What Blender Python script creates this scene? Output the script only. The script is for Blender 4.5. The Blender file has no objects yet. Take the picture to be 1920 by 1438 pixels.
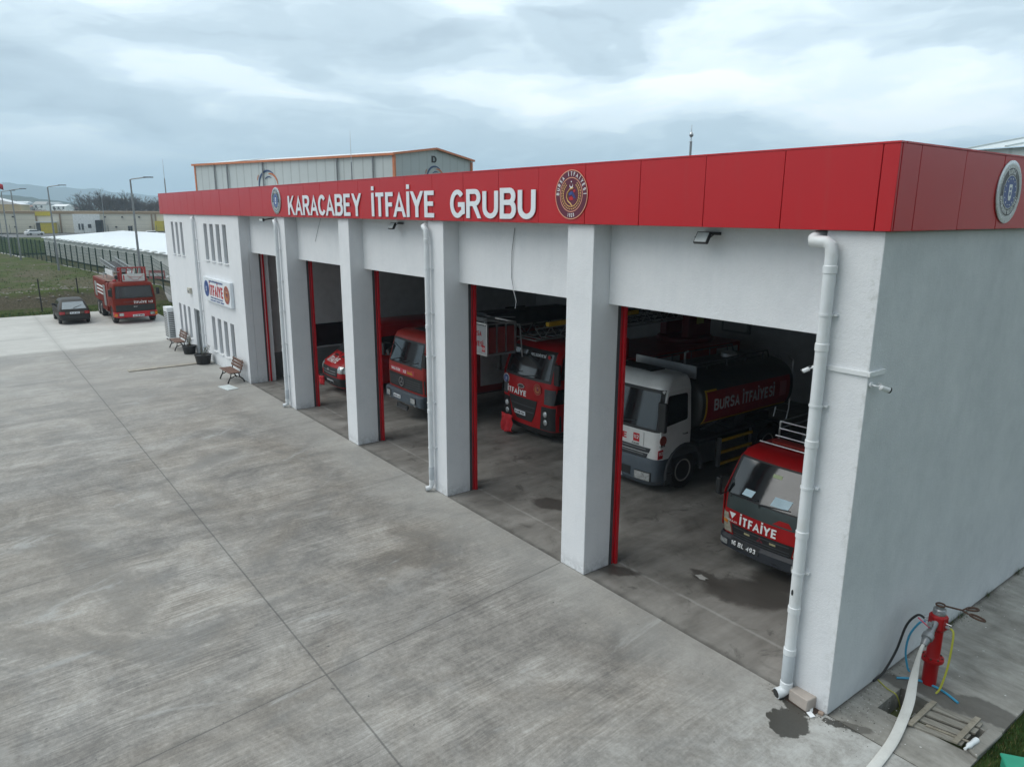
import bpy, bmesh, math, random
from mathutils import Vector, Matrix
R = math.radians
random.seed(7)
SC = bpy.context.scene
COL = SC.collection

# ---------------------------------------------------------------- camera
CAM = Vector((4.1223, -8.4933, 6.56))
YAW, PITCH, ROLL, FPX = R(52.703), R(-13.368), R(0.284), 1355.3
_fw = Vector((-math.sin(YAW)*math.cos(PITCH), math.cos(YAW)*math.cos(PITCH), math.sin(PITCH)))
_rt0 = Vector((math.cos(YAW), math.sin(YAW), 0))
_up0 = _rt0.cross(_fw)
_rt = _rt0*math.cos(ROLL) + _up0*math.sin(ROLL)
_up = -_rt0*math.sin(ROLL) + _up0*math.cos(ROLL)
cam_d = bpy.data.cameras.new("camera")
cam = bpy.data.objects.new("camera", cam_d); COL.objects.link(cam)
cam.matrix_world = Matrix(((_rt.x, _up.x, -_fw.x, CAM.x), (_rt.y, _up.y, -_fw.y, CAM.y), (_rt.z, _up.z, -_fw.z, CAM.z), (0, 0, 0, 1)))
cam_d.sensor_width = 36.0; cam_d.lens = FPX/1920*36.0
cam_d.clip_start = 0.1; cam_d.clip_end = 40000
SC.camera = cam

# ---------------------------------------------------------------- node helper
class G:
    def __init__(s, nt): s.nt = nt
    def n(s, t, **k):
        nd = s.nt.nodes.new(t)
        for a, b in k.items(): setattr(nd, a, b)
        return nd
    def put(s, sock, v):
        if v is None: return
        if hasattr(v, 'is_output'): s.nt.links.new(v, sock)
        else:
            if isinstance(v, (tuple, list)) and len(v) == 3 and sock.type == 'RGBA': v = (*v, 1)
            sock.default_value = v
    def math(s, op, a, b=None, c=None, clamp=False):
        nd = s.n('ShaderNodeMath', operation=op, use_clamp=clamp)
        for i, v in enumerate((a, b, c)): s.put(nd.inputs[i], v)
        return nd.outputs[0]
    def mix(s, f, a, b, mode='MIX'):
        nd = s.n('ShaderNodeMix', data_type='RGBA', blend_type=mode)
        s.put(nd.inputs[0], f); s.put(nd.inputs[6], a); s.put(nd.inputs[7], b)
        return nd.outputs[2]
    def noise(s, vec, scale, det=4, rough=.55, dist=0):
        nd = s.n('ShaderNodeTexNoise'); s.put(nd.inputs['Vector'], vec)
        for k, v in (('Scale', scale), ('Detail', det), ('Roughness', rough), ('Distortion', dist)): s.put(nd.inputs[k], v)
        return nd.outputs[0]
    def ramp(s, f, stops, ease=False):
        nd = s.n('ShaderNodeValToRGB'); cr = nd.color_ramp
        if ease: cr.interpolation = 'EASE'
        while len(cr.elements) < len(stops): cr.elements.new(.5)
        for e, (p, c) in zip(cr.elements, stops):
            e.position = p; e.color = (c, c, c, 1) if isinstance(c, (int, float)) else (*c, 1)
        s.put(nd.inputs[0], f); return nd.outputs[0]
    def step(s, v, a, b):            # smooth 0..1 between a and b
        nd = s.n('ShaderNodeMapRange', interpolation_type='SMOOTHSTEP')
        s.put(nd.inputs[0], v); s.put(nd.inputs[1], a); s.put(nd.inputs[2], b)
        return nd.outputs[0]
    def mapv(s, vec, sc=(1, 1, 1), rot=(0, 0, 0), loc=(0, 0, 0)):
        nd = s.n('ShaderNodeMapping'); s.put(nd.inputs[0], vec)
        nd.inputs[1].default_value = loc; nd.inputs[2].default_value = rot; nd.inputs[3].default_value = sc
        return nd.outputs[0]
    def sep(s, vec):
        nd = s.n('ShaderNodeSeparateXYZ'); s.put(nd.inputs[0], vec); return nd.outputs
    def comb(s, x, y, z):
        nd = s.n('ShaderNodeCombineXYZ')
        for i, v in enumerate((x, y, z)): s.put(nd.inputs[i], v)
        return nd.outputs[0]
    def bump(s, h, strength=.3, dist=.01):
        nd = s.n('ShaderNodeBump'); s.put(nd.inputs['Height'], h)
        nd.inputs['Strength'].default_value = strength; nd.inputs['Distance'].default_value = dist
        return nd.outputs[0]

# ---------------------------------------------------------------- world: overcast sky
HAZE = 3.6e-4
SUN_EL, SUN_AZ = R(52), R(212)         # azimuth clockwise from +Y: light comes from the front left of the facade
w = bpy.data.worlds.new("World"); SC.world = w; w.use_nodes = True
nt = w.node_tree; nt.nodes.clear(); g = G(nt)
sky = g.n('ShaderNodeTexSky', sky_type='NISHITA', sun_disc=False)
sky.sun_elevation = SUN_EL; sky.sun_rotation = SUN_AZ; sky.air_density = 1.3; sky.dust_density = 2.0
bg1 = g.n('ShaderNodeBackground'); g.put(bg1.inputs[0], sky.outputs[0]); bg1.inputs[1].default_value = 0.10
gen = g.n('ShaderNodeTexCoord').outputs['Generated']
sx, sy, sz = g.sep(gen)
zz = g.math('ADD', g.math('MAXIMUM', sz, 0.0), 0.085)
pv = g.comb(g.math('DIVIDE', sx, zz), g.math('DIVIDE', sy, zz), 0.0)
pv = g.mapv(pv, rot=(0, 0, R(-50)), loc=(2.2, 1.2, 0))
pvs = g.mapv(pv, sc=(1.0, 1.0, 1))
warp = g.noise(pvs, .55, 3)
n1 = g.noise(pvs, .27, 5, .46, .3)
n2 = g.noise(g.mapv(pv, loc=(7, 3, 2)), 1.6, 6, .6, .5)
az = g.math('ARCTAN2', sx, sy); elv = g.math('ARCSINE', sz)
wn = g.n('ShaderNodeTexNoise'); g.put(wn.inputs['Vector'], g.comb(g.math('MULTIPLY', az, 3.0), g.math('MULTIPLY', elv, 9.0), 1.7))
wn.inputs['Scale'].default_value = 1.6; wn.inputs['Detail'].default_value = 4; wn.inputs['Roughness'].default_value = .5
wr, wg, wb = g.sep(wn.outputs['Color'])
az = g.math('ADD', az, g.math('MULTIPLY', g.math('SUBTRACT', wr, .5), .34)); elv = g.math('ADD', elv, g.math('MULTIPLY', g.math('SUBTRACT', wg, .5), .13))
soft = g.noise(g.comb(g.math('MULTIPLY', az, 4.0), g.math('MULTIPLY', elv, 14.0), 4.1), 1.15, 4, .46, .2)
cl = g.math('ADD', g.math('MULTIPLY', n1, .30), g.math('ADD', .045, g.math('ADD', g.math('MULTIPLY', n2, .07), g.math('MULTIPLY', soft, .56))))
def sky_dir(u, v):
    d = (_fw+_rt*((u-960)/FPX)-_up*((v-719)/FPX)).normalized(); return math.atan2(d.x, d.y), math.asin(d.z)
# where the big banks of bright and dark cloud hang (azimuth, elevation)
for u, v, du, dv, amp in ((1330, 165, 460, 66, .19), (1800, 190, 280, 78, .13), (980, 205, 260, 44, .08), (60, 275, 190, 42, .12), (330, 300, 200, 26, .07), (1000, 5, 700, 40, .03),
        (520, 130, 380, 55, -.06), (640, 265, 260, 42, -.10), (1300, 290, 420, 36, -.05), (140, 205, 210, 30, -.06), (1750, 60, 300, 45, -.04), (1800, 300, 200, 40, -.03)):
    a0, e0 = sky_dir(u, v); wa, we = du/FPX, dv/FPX
    q = g.math('ADD', g.math('POWER', g.math('ABSOLUTE', g.math('DIVIDE', g.math('SUBTRACT', az, a0), wa)), 2.0), g.math('POWER', g.math('ABSOLUTE', g.math('DIVIDE', g.math('SUBTRACT', elv, e0), we)), 2.0))
    cl = g.math('ADD', cl, g.math('MULTIPLY', g.math('EXPONENT', g.math('MULTIPLY', q, -1.0)), amp))
ccol = g.ramp(cl, [(.35, (.33, .40, .455)), (.45, (.44, .525, .58)), (.51, (.55, .64, .69)), (.60, (.74, .82, .86)), (.72, (.93, .97, .99))], True)
hz = g.math('SUBTRACT', 1.0, g.step(sz, -.01, .085))
ccol = g.mix(g.math('MULTIPLY', hz, .8), ccol, (.31, .47, .585))
bg2 = g.n('ShaderNodeBackground'); 
# unseen sky on the right is dimmed so side wall and jambs get less light
side = g.math('SUBTRACT', 1.0, g.math('MULTIPLY', g.step(g.math('SUBTRACT', g.math('MULTIPLY', sx, .85), g.math('MULTIPLY', sy, .5)), -.02, .55), .52))
g.put(bg2.inputs[0], ccol); g.put(bg2.inputs[1], g.math('MULTIPLY', side, 1.56))
mx = g.n('ShaderNodeMixShader'); mx.inputs[0].default_value = .93
nt.links.new(bg1.outputs[0], mx.inputs[1]); nt.links.new(bg2.outputs[0], mx.inputs[2])
wo = g.n('ShaderNodeOutputWorld'); nt.links.new(mx.outputs[0], wo.inputs[0])

# ---------------------------------------------------------------- sun behind the cloud
sl = bpy.data.lights.new("sun", 'SUN'); sl.energy = 1.9; sl.angle = R(60); sl.color = (1, .96, .9)
so = bpy.data.objects.new("sun", sl); COL.objects.link(so)
sd = Vector((math.sin(SUN_AZ)*math.cos(SUN_EL), math.cos(SUN_AZ)*math.cos(SUN_EL), math.sin(SUN_EL)))
so.rotation_euler = sd.to_track_quat('Z', 'Y').to_euler(); so.location = sd*60
SC.view_settings.view_transform = 'Standard'; SC.view_settings.look = 'None'
SC.view_settings.exposure = 0.18; SC.view_settings.gamma = 1.0
SC.render.engine = 'CYCLES'
SC.cycles.max_bounces = 8; SC.cycles.volume_bounces = 2; SC.cycles.diffuse_bounces = 4; SC.cycles.use_denoising = True

# ---------------------------------------------------------------- picture ray -> world (only to find where things stand)
def ray(u, v): return _fw + _rt*((u-960)/FPX) - _up*((v-719)/FPX)
def onz(u, v, z=0.0):
    d = ray(u, v); return CAM + d*((z-CAM.z)/d.z)
def ony(u, v, y=0.0):
    d = ray(u, v); return CAM + d*((y-CAM.y)/d.y)
def onx(u, v, x=0.0):
    d = ray(u, v); return CAM + d*((x-CAM.x)/d.x)
def atd(u, v, dist):
    d = ray(u, v); return CAM + d*(dist/math.hypot(d.x, d.y))

# ---------------------------------------------------------------- materials
MATS = {}
def mat(name, col, rough=.6, metal=0.0, var=.12, vs=3.0, bump=0.0, bs=60.0, spec=.5, coat=0.0, ior=1.5, dirt=None, dirtamt=.35, ds=2.0):
    if name in MATS: return MATS[name]
    m = bpy.data.materials.new(name); m.use_nodes = True; nt = m.node_tree; g = G(nt)
    b = nt.nodes['Principled BSDF']; tc = g.n('ShaderNodeTexCoord').outputs['Object']
    nz = g.noise(tc, vs, 5, .6)
    c = g.mix(g.step(nz, .25, .75), tuple(x*(1-var) for x in col), tuple(min(1, x*(1+var)) for x in col))
    if dirt:
        dn = g.noise(tc, ds, 7, .68, .4)
        c = g.mix(g.math('MULTIPLY', g.step(dn, .45, .8), dirtamt), c, dirt)
    g.put(b.inputs['Base Color'], c)
    g.put(b.inputs['Roughness'], g.math('ADD', g.math('MULTIPLY', g.noise(tc, vs*2.3, 3), .16), max(0.02, rough-.08)))
    b.inputs['Metallic'].default_value = metal; b.inputs['Specular IOR Level'].default_value = spec
    b.inputs['Coat Weight'].default_value = coat; b.inputs['Coat Roughness'].default_value = .08; b.inputs['IOR'].default_value = ior
    if bump: g.put(b.inputs['Normal'], g.bump(g.noise(tc, bs, 4), bump))
    MATS[name] = m; return m
def custom(name, fn):
    m = bpy.data.materials.new(name); m.use_nodes = True; g = G(m.node_tree)
    fn(g, m.node_tree.nodes['Principled BSDF'], g.n('ShaderNodeTexCoord').outputs['Object']); MATS[name] = m; return m

def wetmask(g, tc, spots, soft=.10, jag=.5):
    wn = g.n('ShaderNodeTexNoise'); g.put(wn.inputs['Vector'], tc)
    for k_, v_ in (('Scale', 2.6), ('Detail', 8), ('Roughness', .68)): wn.inputs[k_].default_value = v_
    wv_ = g.n('ShaderNodeVectorMath', operation='MULTIPLY_ADD'); g.put(wv_.inputs[0], wn.outputs['Color']); wv_.inputs[1].default_value = (jag, jag, 0); g.put(wv_.inputs[2], tc)
    out = None
    for cx, cy, rx, ry, rot in spots:
        m_ = g.n('ShaderNodeMapping', vector_type='TEXTURE'); g.put(m_.inputs[0], wv_.outputs[0]); m_.inputs[1].default_value = (cx+jag*.5, cy+jag*.5, 0); m_.inputs[2].default_value = (0, 0, rot); m_.inputs[3].default_value = (rx, ry, 1)
        x_, y_, z_ = g.sep(m_.outputs[0]); d_ = g.math('SQRT', g.math('ADD', g.math('MULTIPLY', x_, x_), g.math('MULTIPLY', y_, y_)))
        k = g.math('SUBTRACT', 1.0, g.step(d_, 1.0-soft, 1.0+soft)); out = k if out is None else g.math('MAXIMUM', out, k)
    return out
def spot(u, v, rx, ry, rot=0.0): q = onz(u, v); return (q.x, q.y, rx, ry, rot)
def f_yard(g, b, tc):
    x, y, z = g.sep(tc)
    big = g.noise(tc, .22, 5, .6); mid = g.noise(tc, .9, 8, .7, .5)
    dv = g.n('ShaderNodeVectorMath', operation='ADD'); g.put(dv.inputs[0], g.mapv(tc, rot=(0, 0, R(-3))))
    g.put(dv.inputs[1], g.comb(g.math('MULTIPLY', big, .5), 0, 0)); wv = dv.outputs[0]
    s1 = g.noise(g.mapv(wv, sc=(2.6, .34, 1)), 1.3, 10, .74, .3); s2 = g.noise(g.mapv(wv, sc=(16, .5, 1)), 1.6, 8, .72)
    s3 = g.noise(g.mapv(wv, sc=(.8, .2, 1), loc=(4, 9, 0)), .8, 9, .68, .6)
    blot = g.noise(g.mapv(tc, loc=(13, 5, 0)), .55, 10, .72, .9); fine = g.noise(tc, 80, 4, .75); grit = g.noise(tc, 13, 8, .85)
    amt = g.step(g.noise(tc, .4, 4, .6), .38, .62)
    v = g.math('ADD', g.math('MULTIPLY', s1, .12), g.math('ADD', .045, g.math('MULTIPLY', g.math('SUBTRACT', s2, .5), g.math('ADD', .11, g.math('MULTIPLY', amt, .24)))))
    v = g.math('ADD', v, g.math('MULTIPLY', s3, .18)); v = g.math('ADD', v, g.math('MULTIPLY', blot, .30)); v = g.math('ADD', v, g.math('MULTIPLY', g.noise(g.mapv(tc, loc=(31, 2, 0)), 1.9, 9, .74, .8), .12)); v = g.math('ADD', v, g.math('MULTIPLY', big, .10)); v = g.math('ADD', v, g.math('MULTIPLY', g.math('SUBTRACT', grit, .5), .24))
    v = g.math('ADD', g.math('MULTIPLY', g.math('SUBTRACT', v, .43), 2.2), .46)
    c = g.ramp(v, [(.34, (.078, .070, .061)), (.44, (.158, .144, .126)), (.50, (.232, .213, .188)), (.56, (.305, .283, .252)), (.64, (.42, .397, .36)), (.74, (.57, .548, .51))])
    # smudged dark zones, warm and cool mottling
    c = g.mix(g.math('MULTIPLY', g.step(g.noise(tc, .33, 9, .72, 1.0), .50, .64), .62), c, (.105, .103, .098))
    c = g.mix(g.math('MULTIPLY', g.step(g.noise(g.mapv(tc, loc=(9, 9, 0)), .5, 9, .74, .9), .55, .68), .5), c, (.42, .41, .385))
    wt = g.step(g.noise(tc, .30, 6, .65, .6), .40, .62); c = g.mix(.28, c, g.mix(wt, (.18, .18, .176), (.25, .215, .172)))
    oil = g.step(g.noise(g.mapv(tc, loc=(3, 8, 0)), 1.25, 6, .62, .5), .68, .74); c = g.mix(g.math('MULTIPLY', oil, .55), c, (.06, .058, .055))
    # pale washed-out streaks
    ws = g.step(g.noise(g.mapv(wv, sc=(.8, .26, 1), loc=(1.5, 3, 0)), 1.05, 9, .72, 1.2), .585, .72)
    c = g.mix(g.math('MULTIPLY', ws, .62), c, (.45, .46, .45))
    # dusty paler concrete towards the far end
    du_ = g.step(g.math('ADD', g.math('MULTIPLY', x, -1.0), g.math('MULTIPLY', mid, 6.0)), 17.0, 33.0); c = g.mix(g.math('MULTIPLY', du_, .42), c, (.40, .39, .365))
    # brighter apron in front of the pillars and near the corner
    fz = g.math('ADD', y, g.math('MULTIPLY', mid, 1.4)); c = g.mix(g.math('MULTIPLY', g.step(fz, -1.1, .5), .5), c, (.40, .40, .38))
    cr = g.step(g.math('ADD', x, g.math('MULTIPLY', mid, 2.2)), -1.2, 1.8); c = g.mix(g.math('MULTIPLY', cr, .75), c, g.ramp(g.math('ADD', g.math('MULTIPLY', g.noise(tc, 2.2, 9, .75, .6), .7), g.math('MULTIPLY', grit, .3)), [(.36, (.14, .135, .12)), (.46, (.29, .285, .265)), (.54, (.42, .42, .40)), (.66, (.55, .56, .545))]))
    # newer pale pad at the far end
    pe = g.math('ADD', g.math('ADD', x, g.math('MULTIPLY', s3, .5)), g.math('MULTIPLY', mid, .35)); pad = g.math('MULTIPLY', g.math('SUBTRACT', 1.0, g.step(g.math('ADD', pe, g.math('MULTIPLY', g.math('SUBTRACT', blot, .5), 1.8)), -35.9, -35.2)), .92)
    pc = g.ramp(g.math('ADD', g.math('MULTIPLY', mid, .5), g.math('MULTIPLY', s3, .5)), [(.3, (.36, .35, .325)), (.5, (.50, .488, .455)), (.7, (.60, .588, .555))])
    c = g.mix(pad, c, pc)
    # sawn joints
    wob = g.math('MULTIPLY', g.math('SUBTRACT', mid, .5), .03)
    j1 = g.math('ABSOLUTE', g.math('ADD', g.math('ADD', y, 5.02), wob))
    u = g.math('ADD', g.math('ADD', x, g.math('MULTIPLY', y, .115)), 5.44 + 60)
    j2 = g.math('ABSOLUTE', g.math('SUBTRACT', g.math('MODULO', g.math('ADD', u, 3.0), 6.0), 3.0))
    j2 = g.math('ADD', j2, g.math('ABSOLUTE', wob))
    j = g.math('MINIMUM', j1, j2)
    far = g.math('SUBTRACT', 1.0, g.math('MULTIPLY', g.step(g.math('MULTIPLY', x, -1.0), 7.5, 9.0), .45))
    j2 = g.math('ADD', j2, g.step(x, -3.2, -3.0)); j = g.math('MINIMUM', j1, g.math('ADD', j2, g.math('MULTIPLY', g.math('SUBTRACT', 1.0, far), .012)))
    jm = g.math('SUBTRACT', 1.0, g.step(j, .006, .020)); jm = g.math('MULTIPLY', jm, g.math('ADD', g.math('MULTIPLY', g.math('SUBTRACT', 1.0, pad), .40), .22))
    halo = g.math('SUBTRACT', 1.0, g.step(j, .0, .3)); c = g.mix(g.math('MULTIPLY', halo, .16), c, (.12, .115, .11))
    c = g.mix(jm, c, (.035, .034, .032))
    sp = g.step(g.noise(tc, 9, 2, .5), .735, .77); c = g.mix(g.math('MULTIPLY', sp, .75), c, (.04, .04, .04))
    c = g.mix(g.math('MULTIPLY', g.step(fine, .3, .75), .22), c, (.44, .43, .41)); c = g.mix(g.math('MULTIPLY', g.step(g.noise(tc, 45, 5, .8), .5, .8), .35), c, (.10, .097, .09))
    wm = wetmask(g, tc, [spot(1478, 1352, .25, .33, .25), spot(1592, 1362, .30, .10, .6), spot(1490, 1322, .30, .08, 0)], .05, .50)
    c = g.mix(g.math('MULTIPLY', wm, .95), c, g.mix(mid, (.040, .038, .033), (.068, .064, .055)))
    g.put(b.inputs['Base Color'], c); g.put(b.inputs['Roughness'], g.math('SUBTRACT', g.math('ADD', g.math('MULTIPLY', mid, .25), .62), g.math('MULTIPLY', wm, .36)))
    h = g.math('ADD', g.math('MULTIPLY', grit, .7), g.math('MULTIPLY', s2, .6)); h = g.math('SUBTRACT', h, jm)
    g.put(b.inputs['Normal'], g.bump(h, .35, .012))
M_YARD = custom('concrete_yard', f_yard)

def f_floor(g, b, tc):
    x, y, z = g.sep(tc); mid = g.noise(tc, .8, 7, .65, .7); st = g.noise(g.mapv(tc, sc=(1, .2, 1)), 2.2, 6, .65)
    fine = g.noise(tc, 60, 3, .7)
    c = g.ramp(g.math('ADD', g.math('MULTIPLY', mid, .55), g.math('MULTIPLY', st, .45)), [(.36, (.11, .105, .096)), (.48, (.20, .192, .176)), (.60, (.29, .28, .26)), (.74, (.40, .39, .37))])
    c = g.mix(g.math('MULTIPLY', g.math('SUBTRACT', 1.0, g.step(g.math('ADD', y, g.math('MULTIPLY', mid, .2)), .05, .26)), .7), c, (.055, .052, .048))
    ln = g.math('SUBTRACT', 1.0, g.step(g.math('ABSOLUTE', g.math('SUBTRACT', g.math('ADD', y, g.math('MULTIPLY', st, .06)), .92)), .01, .05))
    c = g.mix(g.math('MULTIPLY', g.math('MULTIPLY', ln, .55), g.step(mid, .35, .6)), c, (.42, .42, .40))
    wm = wetmask(g, tc, [spot(1405, 1112, .78, .50, .5), spot(1322, 1080, .34, .20, .2), spot(1460, 1090, .5, .4, .0), spot(1035, 945, .5, .3, .4), spot(1150, 1068, .5, .16, .6)], .22, .55)
    c = g.mix(g.math('MULTIPLY', wm, g.math('ADD', .45, g.math('MULTIPLY', st, .6))), c, (.050, .044, .038))
    c = g.mix(g.math('MULTIPLY', g.step(g.noise(tc, 1.5, 8, .72, .8), .56, .68), .6), c, (.062, .060, .056))
    g.put(b.inputs['Base Color'], c); g.put(b.inputs['Roughness'], g.math('SUBTRACT', g.math('ADD', g.math('MULTIPLY', mid, .3), .42), g.math('MULTIPLY', wm, .18))); g.put(b.inputs['Normal'], g.bump(fine, .2, .008))
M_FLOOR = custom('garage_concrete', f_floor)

def f_path(g, b, tc):
    mid = g.noise(tc, 1.1, 8, .68, .5); st = g.noise(g.mapv(tc, sc=(.7, 3, 1), rot=(0, 0, .3)), 1.8, 6, .65); fine = g.noise(tc, 70, 4, .7)
    x, y, z = g.sep(tc)
    c = g.ramp(g.math('ADD', g.math('MULTIPLY', mid, .6), g.math('MULTIPLY', st, .4)), [(.36, (.15, .143, .127)), (.47, (.25, .24, .215)), (.58, (.345, .335, .305)), (.72, (.50, .495, .47))])
    ed = g.math('SUBTRACT', 1.0, g.step(g.math('ADD', x, g.math('MULTIPLY', g.noise(tc, 3, 5, .7), .12)), .05, .14)); c = g.mix(g.math('MULTIPLY', ed, .75), c, (.045, .043, .04))
    sp = g.step(g.noise(tc, 16, 2, .5), .72, .75); c = g.mix(sp, c, (.6, .6, .58))
    wm = wetmask(g, tc, [spot(1760, 1300, .42, .22, -.2), spot(1850, 1335, .45, .26, .1), spot(1690, 1280, .25, .16, .3), spot(1592, 1362, .30, .10, .6)], .12, .3)
    c = g.mix(g.math('MULTIPLY', wm, .8), c, g.mix(mid, (.075, .070, .061), (.12, .113, .10)))
    g.put(b.inputs['Base Color'], c); b.inputs['Roughness'].default_value = .85; g.put(b.inputs['Normal'], g.bump(g.math('ADD', fine, mid), .4, .012))
M_PATH = custom('path_concrete', f_path)

def f_wet(g, b, tc):
    mid = g.noise(tc, 3.5, 6, .65); fine = g.noise(tc, 60, 3, .7)
    g.put(b.inputs['Base Color'], g.ramp(mid, [(.35, (.052, .050, .045)), (.65, (.10, .097, .088))]))
    b.inputs['Roughness'].default_value = .42; g.put(b.inputs['Normal'], g.bump(fine, .25, .006))
M_WET = custom('wet_concrete', f_wet)

def f_plaster(g, b, tc):
    x, y, z = g.sep(tc)
    big = g.noise(tc, .7, 5, .6); ver = g.noise(g.mapv(tc, sc=(5, 5, .35)), 1.4, 6, .65); gr = g.noise(tc, 26, 5, .75); spk = g.noise(tc, 9, 6, .7)
    c = g.ramp(g.math('ADD', g.math('MULTIPLY', big, .38), g.math('ADD', g.math('MULTIPLY', ver, .22), g.math('MULTIPLY', g.noise(tc, 2.4, 8, .7), .40))), [(.3, (.67, .69, .715)), (.5, (.75, .765, .785)), (.7, (.80, .81, .825))])
    # splash dirt low on the walls, blackened where the wall meets the path
    lo = g.math('SUBTRACT', 1.0, g.step(g.math('ADD', z, g.math('MULTIPLY', g.math('SUBTRACT', spk, .5), .9)), .02, .42))
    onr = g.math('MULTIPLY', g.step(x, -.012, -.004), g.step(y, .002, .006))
    c = g.mix(g.math('MULTIPLY', g.math('MULTIPLY', lo, g.step(spk, .40, .66)), g.math('ADD', .45, g.math('MULTIPLY', onr, .4))), c, (.10, .10, .095))
    # algae stains creeping along the corner edge; side wall face toned greyer and darker all over
    ce = g.math('SUBTRACT', 1.0, g.step(g.math('ADD', g.math('MAXIMUM', g.math('ABSOLUTE', x), g.math('ABSOLUTE', y)), g.math('MULTIPLY', g.math('SUBTRACT', ver, .5), .5)), .0, .13)); ce = g.math('MULTIPLY', ce, g.step(spk, .47, .66))
    c = g.mix(g.math('MULTIPLY', ce, .33), c, (.30, .32, .28))
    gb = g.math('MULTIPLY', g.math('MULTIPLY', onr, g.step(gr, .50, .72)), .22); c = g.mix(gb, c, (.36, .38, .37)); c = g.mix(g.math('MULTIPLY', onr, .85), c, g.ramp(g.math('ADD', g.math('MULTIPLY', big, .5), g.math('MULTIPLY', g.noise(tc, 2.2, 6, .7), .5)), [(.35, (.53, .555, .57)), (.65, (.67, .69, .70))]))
    g.put(b.inputs['Base Color'], c); b.inputs['Roughness'].default_value = .85
    c = g.mix(g.math('MULTIPLY', g.step(g.noise(tc, 34, 6, .8), .45, .7), .10), c, (.42, .44, .45))
    g.put(b.inputs['Base Color'], c)
    g.put(b.inputs['Normal'], g.bump(g.math('ADD', gr, g.math('ADD', g.math('MULTIPLY', g.noise(tc, 90, 2), .6), g.math('MULTIPLY', g.noise(tc, 3.0, 4), 1.2))), .75, .010))
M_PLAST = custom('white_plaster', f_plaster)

def f_acp(g, b, tc):
    nz = g.noise(tc, .9, 5, .6)
    x, y, z = g.sep(tc); ds = g.noise(g.mapv(tc, sc=(6, 6, .5)), 1.5, 6, .7)
    c = g.mix(nz, (.44, .005, .011), (.50, .007, .013)); c = g.mix(g.math('MULTIPLY', g.step(ds, .5, .8), .10), c, (.30, .10, .09))
    g.put(b.inputs['Base Color'], c)
    g.put(b.inputs['Roughness'], g.math('ADD', .30, g.math('MULTIPLY', g.noise(tc, 1.7, 3), .08))); b.inputs['Specular IOR Level'].default_value = .5
    g.put(b.inputs['Normal'], g.bump(g.noise(tc, 1.3, 2), .10, .03))
M_ACP = custom('red_cladding', f_acp)

def f_grass(g, b, tc):
    a = g.noise(tc, .35, 6, .65); c2 = g.noise(tc, 3.0, 6, .7); f = g.noise(tc, 38, 4, .75)
    c = g.ramp(c2, [(.3, (.030, .048, .012)), (.5, (.055, .085, .020)), (.7, (.085, .105, .032))])
    c = g.mix(g.math('MULTIPLY', g.step(a, .52, .68), .6), c, (.10, .083, .05))
    c = g.mix(g.math('MULTIPLY', g.step(f, .5, .8), .5), c, (.11, .13, .05))
    g.put(b.inputs['Base Color'], c); b.inputs['Roughness'].default_value = .95; b.inputs['Specular IOR Level'].default_value = .1
    g.put(b.inputs['Normal'], g.bump(g.math('ADD', f, c2), .9, .06))
M_GRASS = custom('grass_ground', f_grass)
def f_field(g, b, tc):
    x, y, z = g.sep(tc)
    a = g.noise(tc, .16, 7, .68, .6); c2 = g.noise(tc, 1.3, 7, .72); f = g.noise(tc, 9, 5, .75)
    c = g.ramp(c2, [(.3, (.045, .062, .020)), (.5, (.072, .098, .030)), (.7, (.105, .122, .045))])
    dirt = g.ramp(f, [(.3, (.075, .062, .045)), (.6, (.16, .135, .10)), (.8, (.30, .28, .24))])
    rk = g.math('SUBTRACT', 1.0, g.step(g.math('ADD', z, g.math('MULTIPLY', g.math('SUBTRACT', c2, .5), 1.1)), .75, 1.15))
    low = g.math('MULTIPLY', rk, g.step(z, .08, .22))
    pt = g.step(a, .47, .60)
    c = g.mix(g.math('MAXIMUM', g.math('MULTIPLY', pt, .75), g.math('MULTIPLY', low, .9)), c, dirt)
    g.put(b.inputs['Base Color'], c); b.inputs['Roughness'].default_value = .95; b.inputs['Specular IOR Level'].default_value = .1
    g.put(b.inputs['Normal'], g.bump(g.math('ADD', f, c2), .8, .12))
M_FIELD = custom('rough_field', f_field)
def f_ground(g, b, tc):
    a = g.noise(tc, .012, 7, .65, .5); c2 = g.noise(tc, .15, 7, .7)
    c = g.ramp(a, [(.35, (.05, .075, .025)), (.5, (.09, .10, .045)), (.6, (.14, .12, .075)), (.7, (.10, .115, .05))])
    c = g.mix(g.math('MULTIPLY', g.step(c2, .45, .7), .5), c, (.15, .13, .095))
    g.put(b.inputs['Base Color'], c); b.inputs['Roughness'].default_value = .95; b.inputs['Specular IOR Level'].default_value = .1
M_GROUND = custom('far_ground', f_ground)
def f_hill(g, b, tc):
    a = g.noise(tc, .004, 8, .7); c2 = g.noise(tc, .02, 6, .7)
    c = g.ramp(a, [(.35, (.035, .05, .03)), (.5, (.07, .075, .045)), (.65, (.13, .115, .08))])
    g.put(b.inputs['Base Color'], g.mix(g.math('MULTIPLY', c2, .5), c, (.05, .06, .04))); b.inputs['Roughness'].default_value = 1.0; b.inputs['Specular IOR Level'].default_value = 0
M_HILL = custom('hill_scrub', f_hill)

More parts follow.
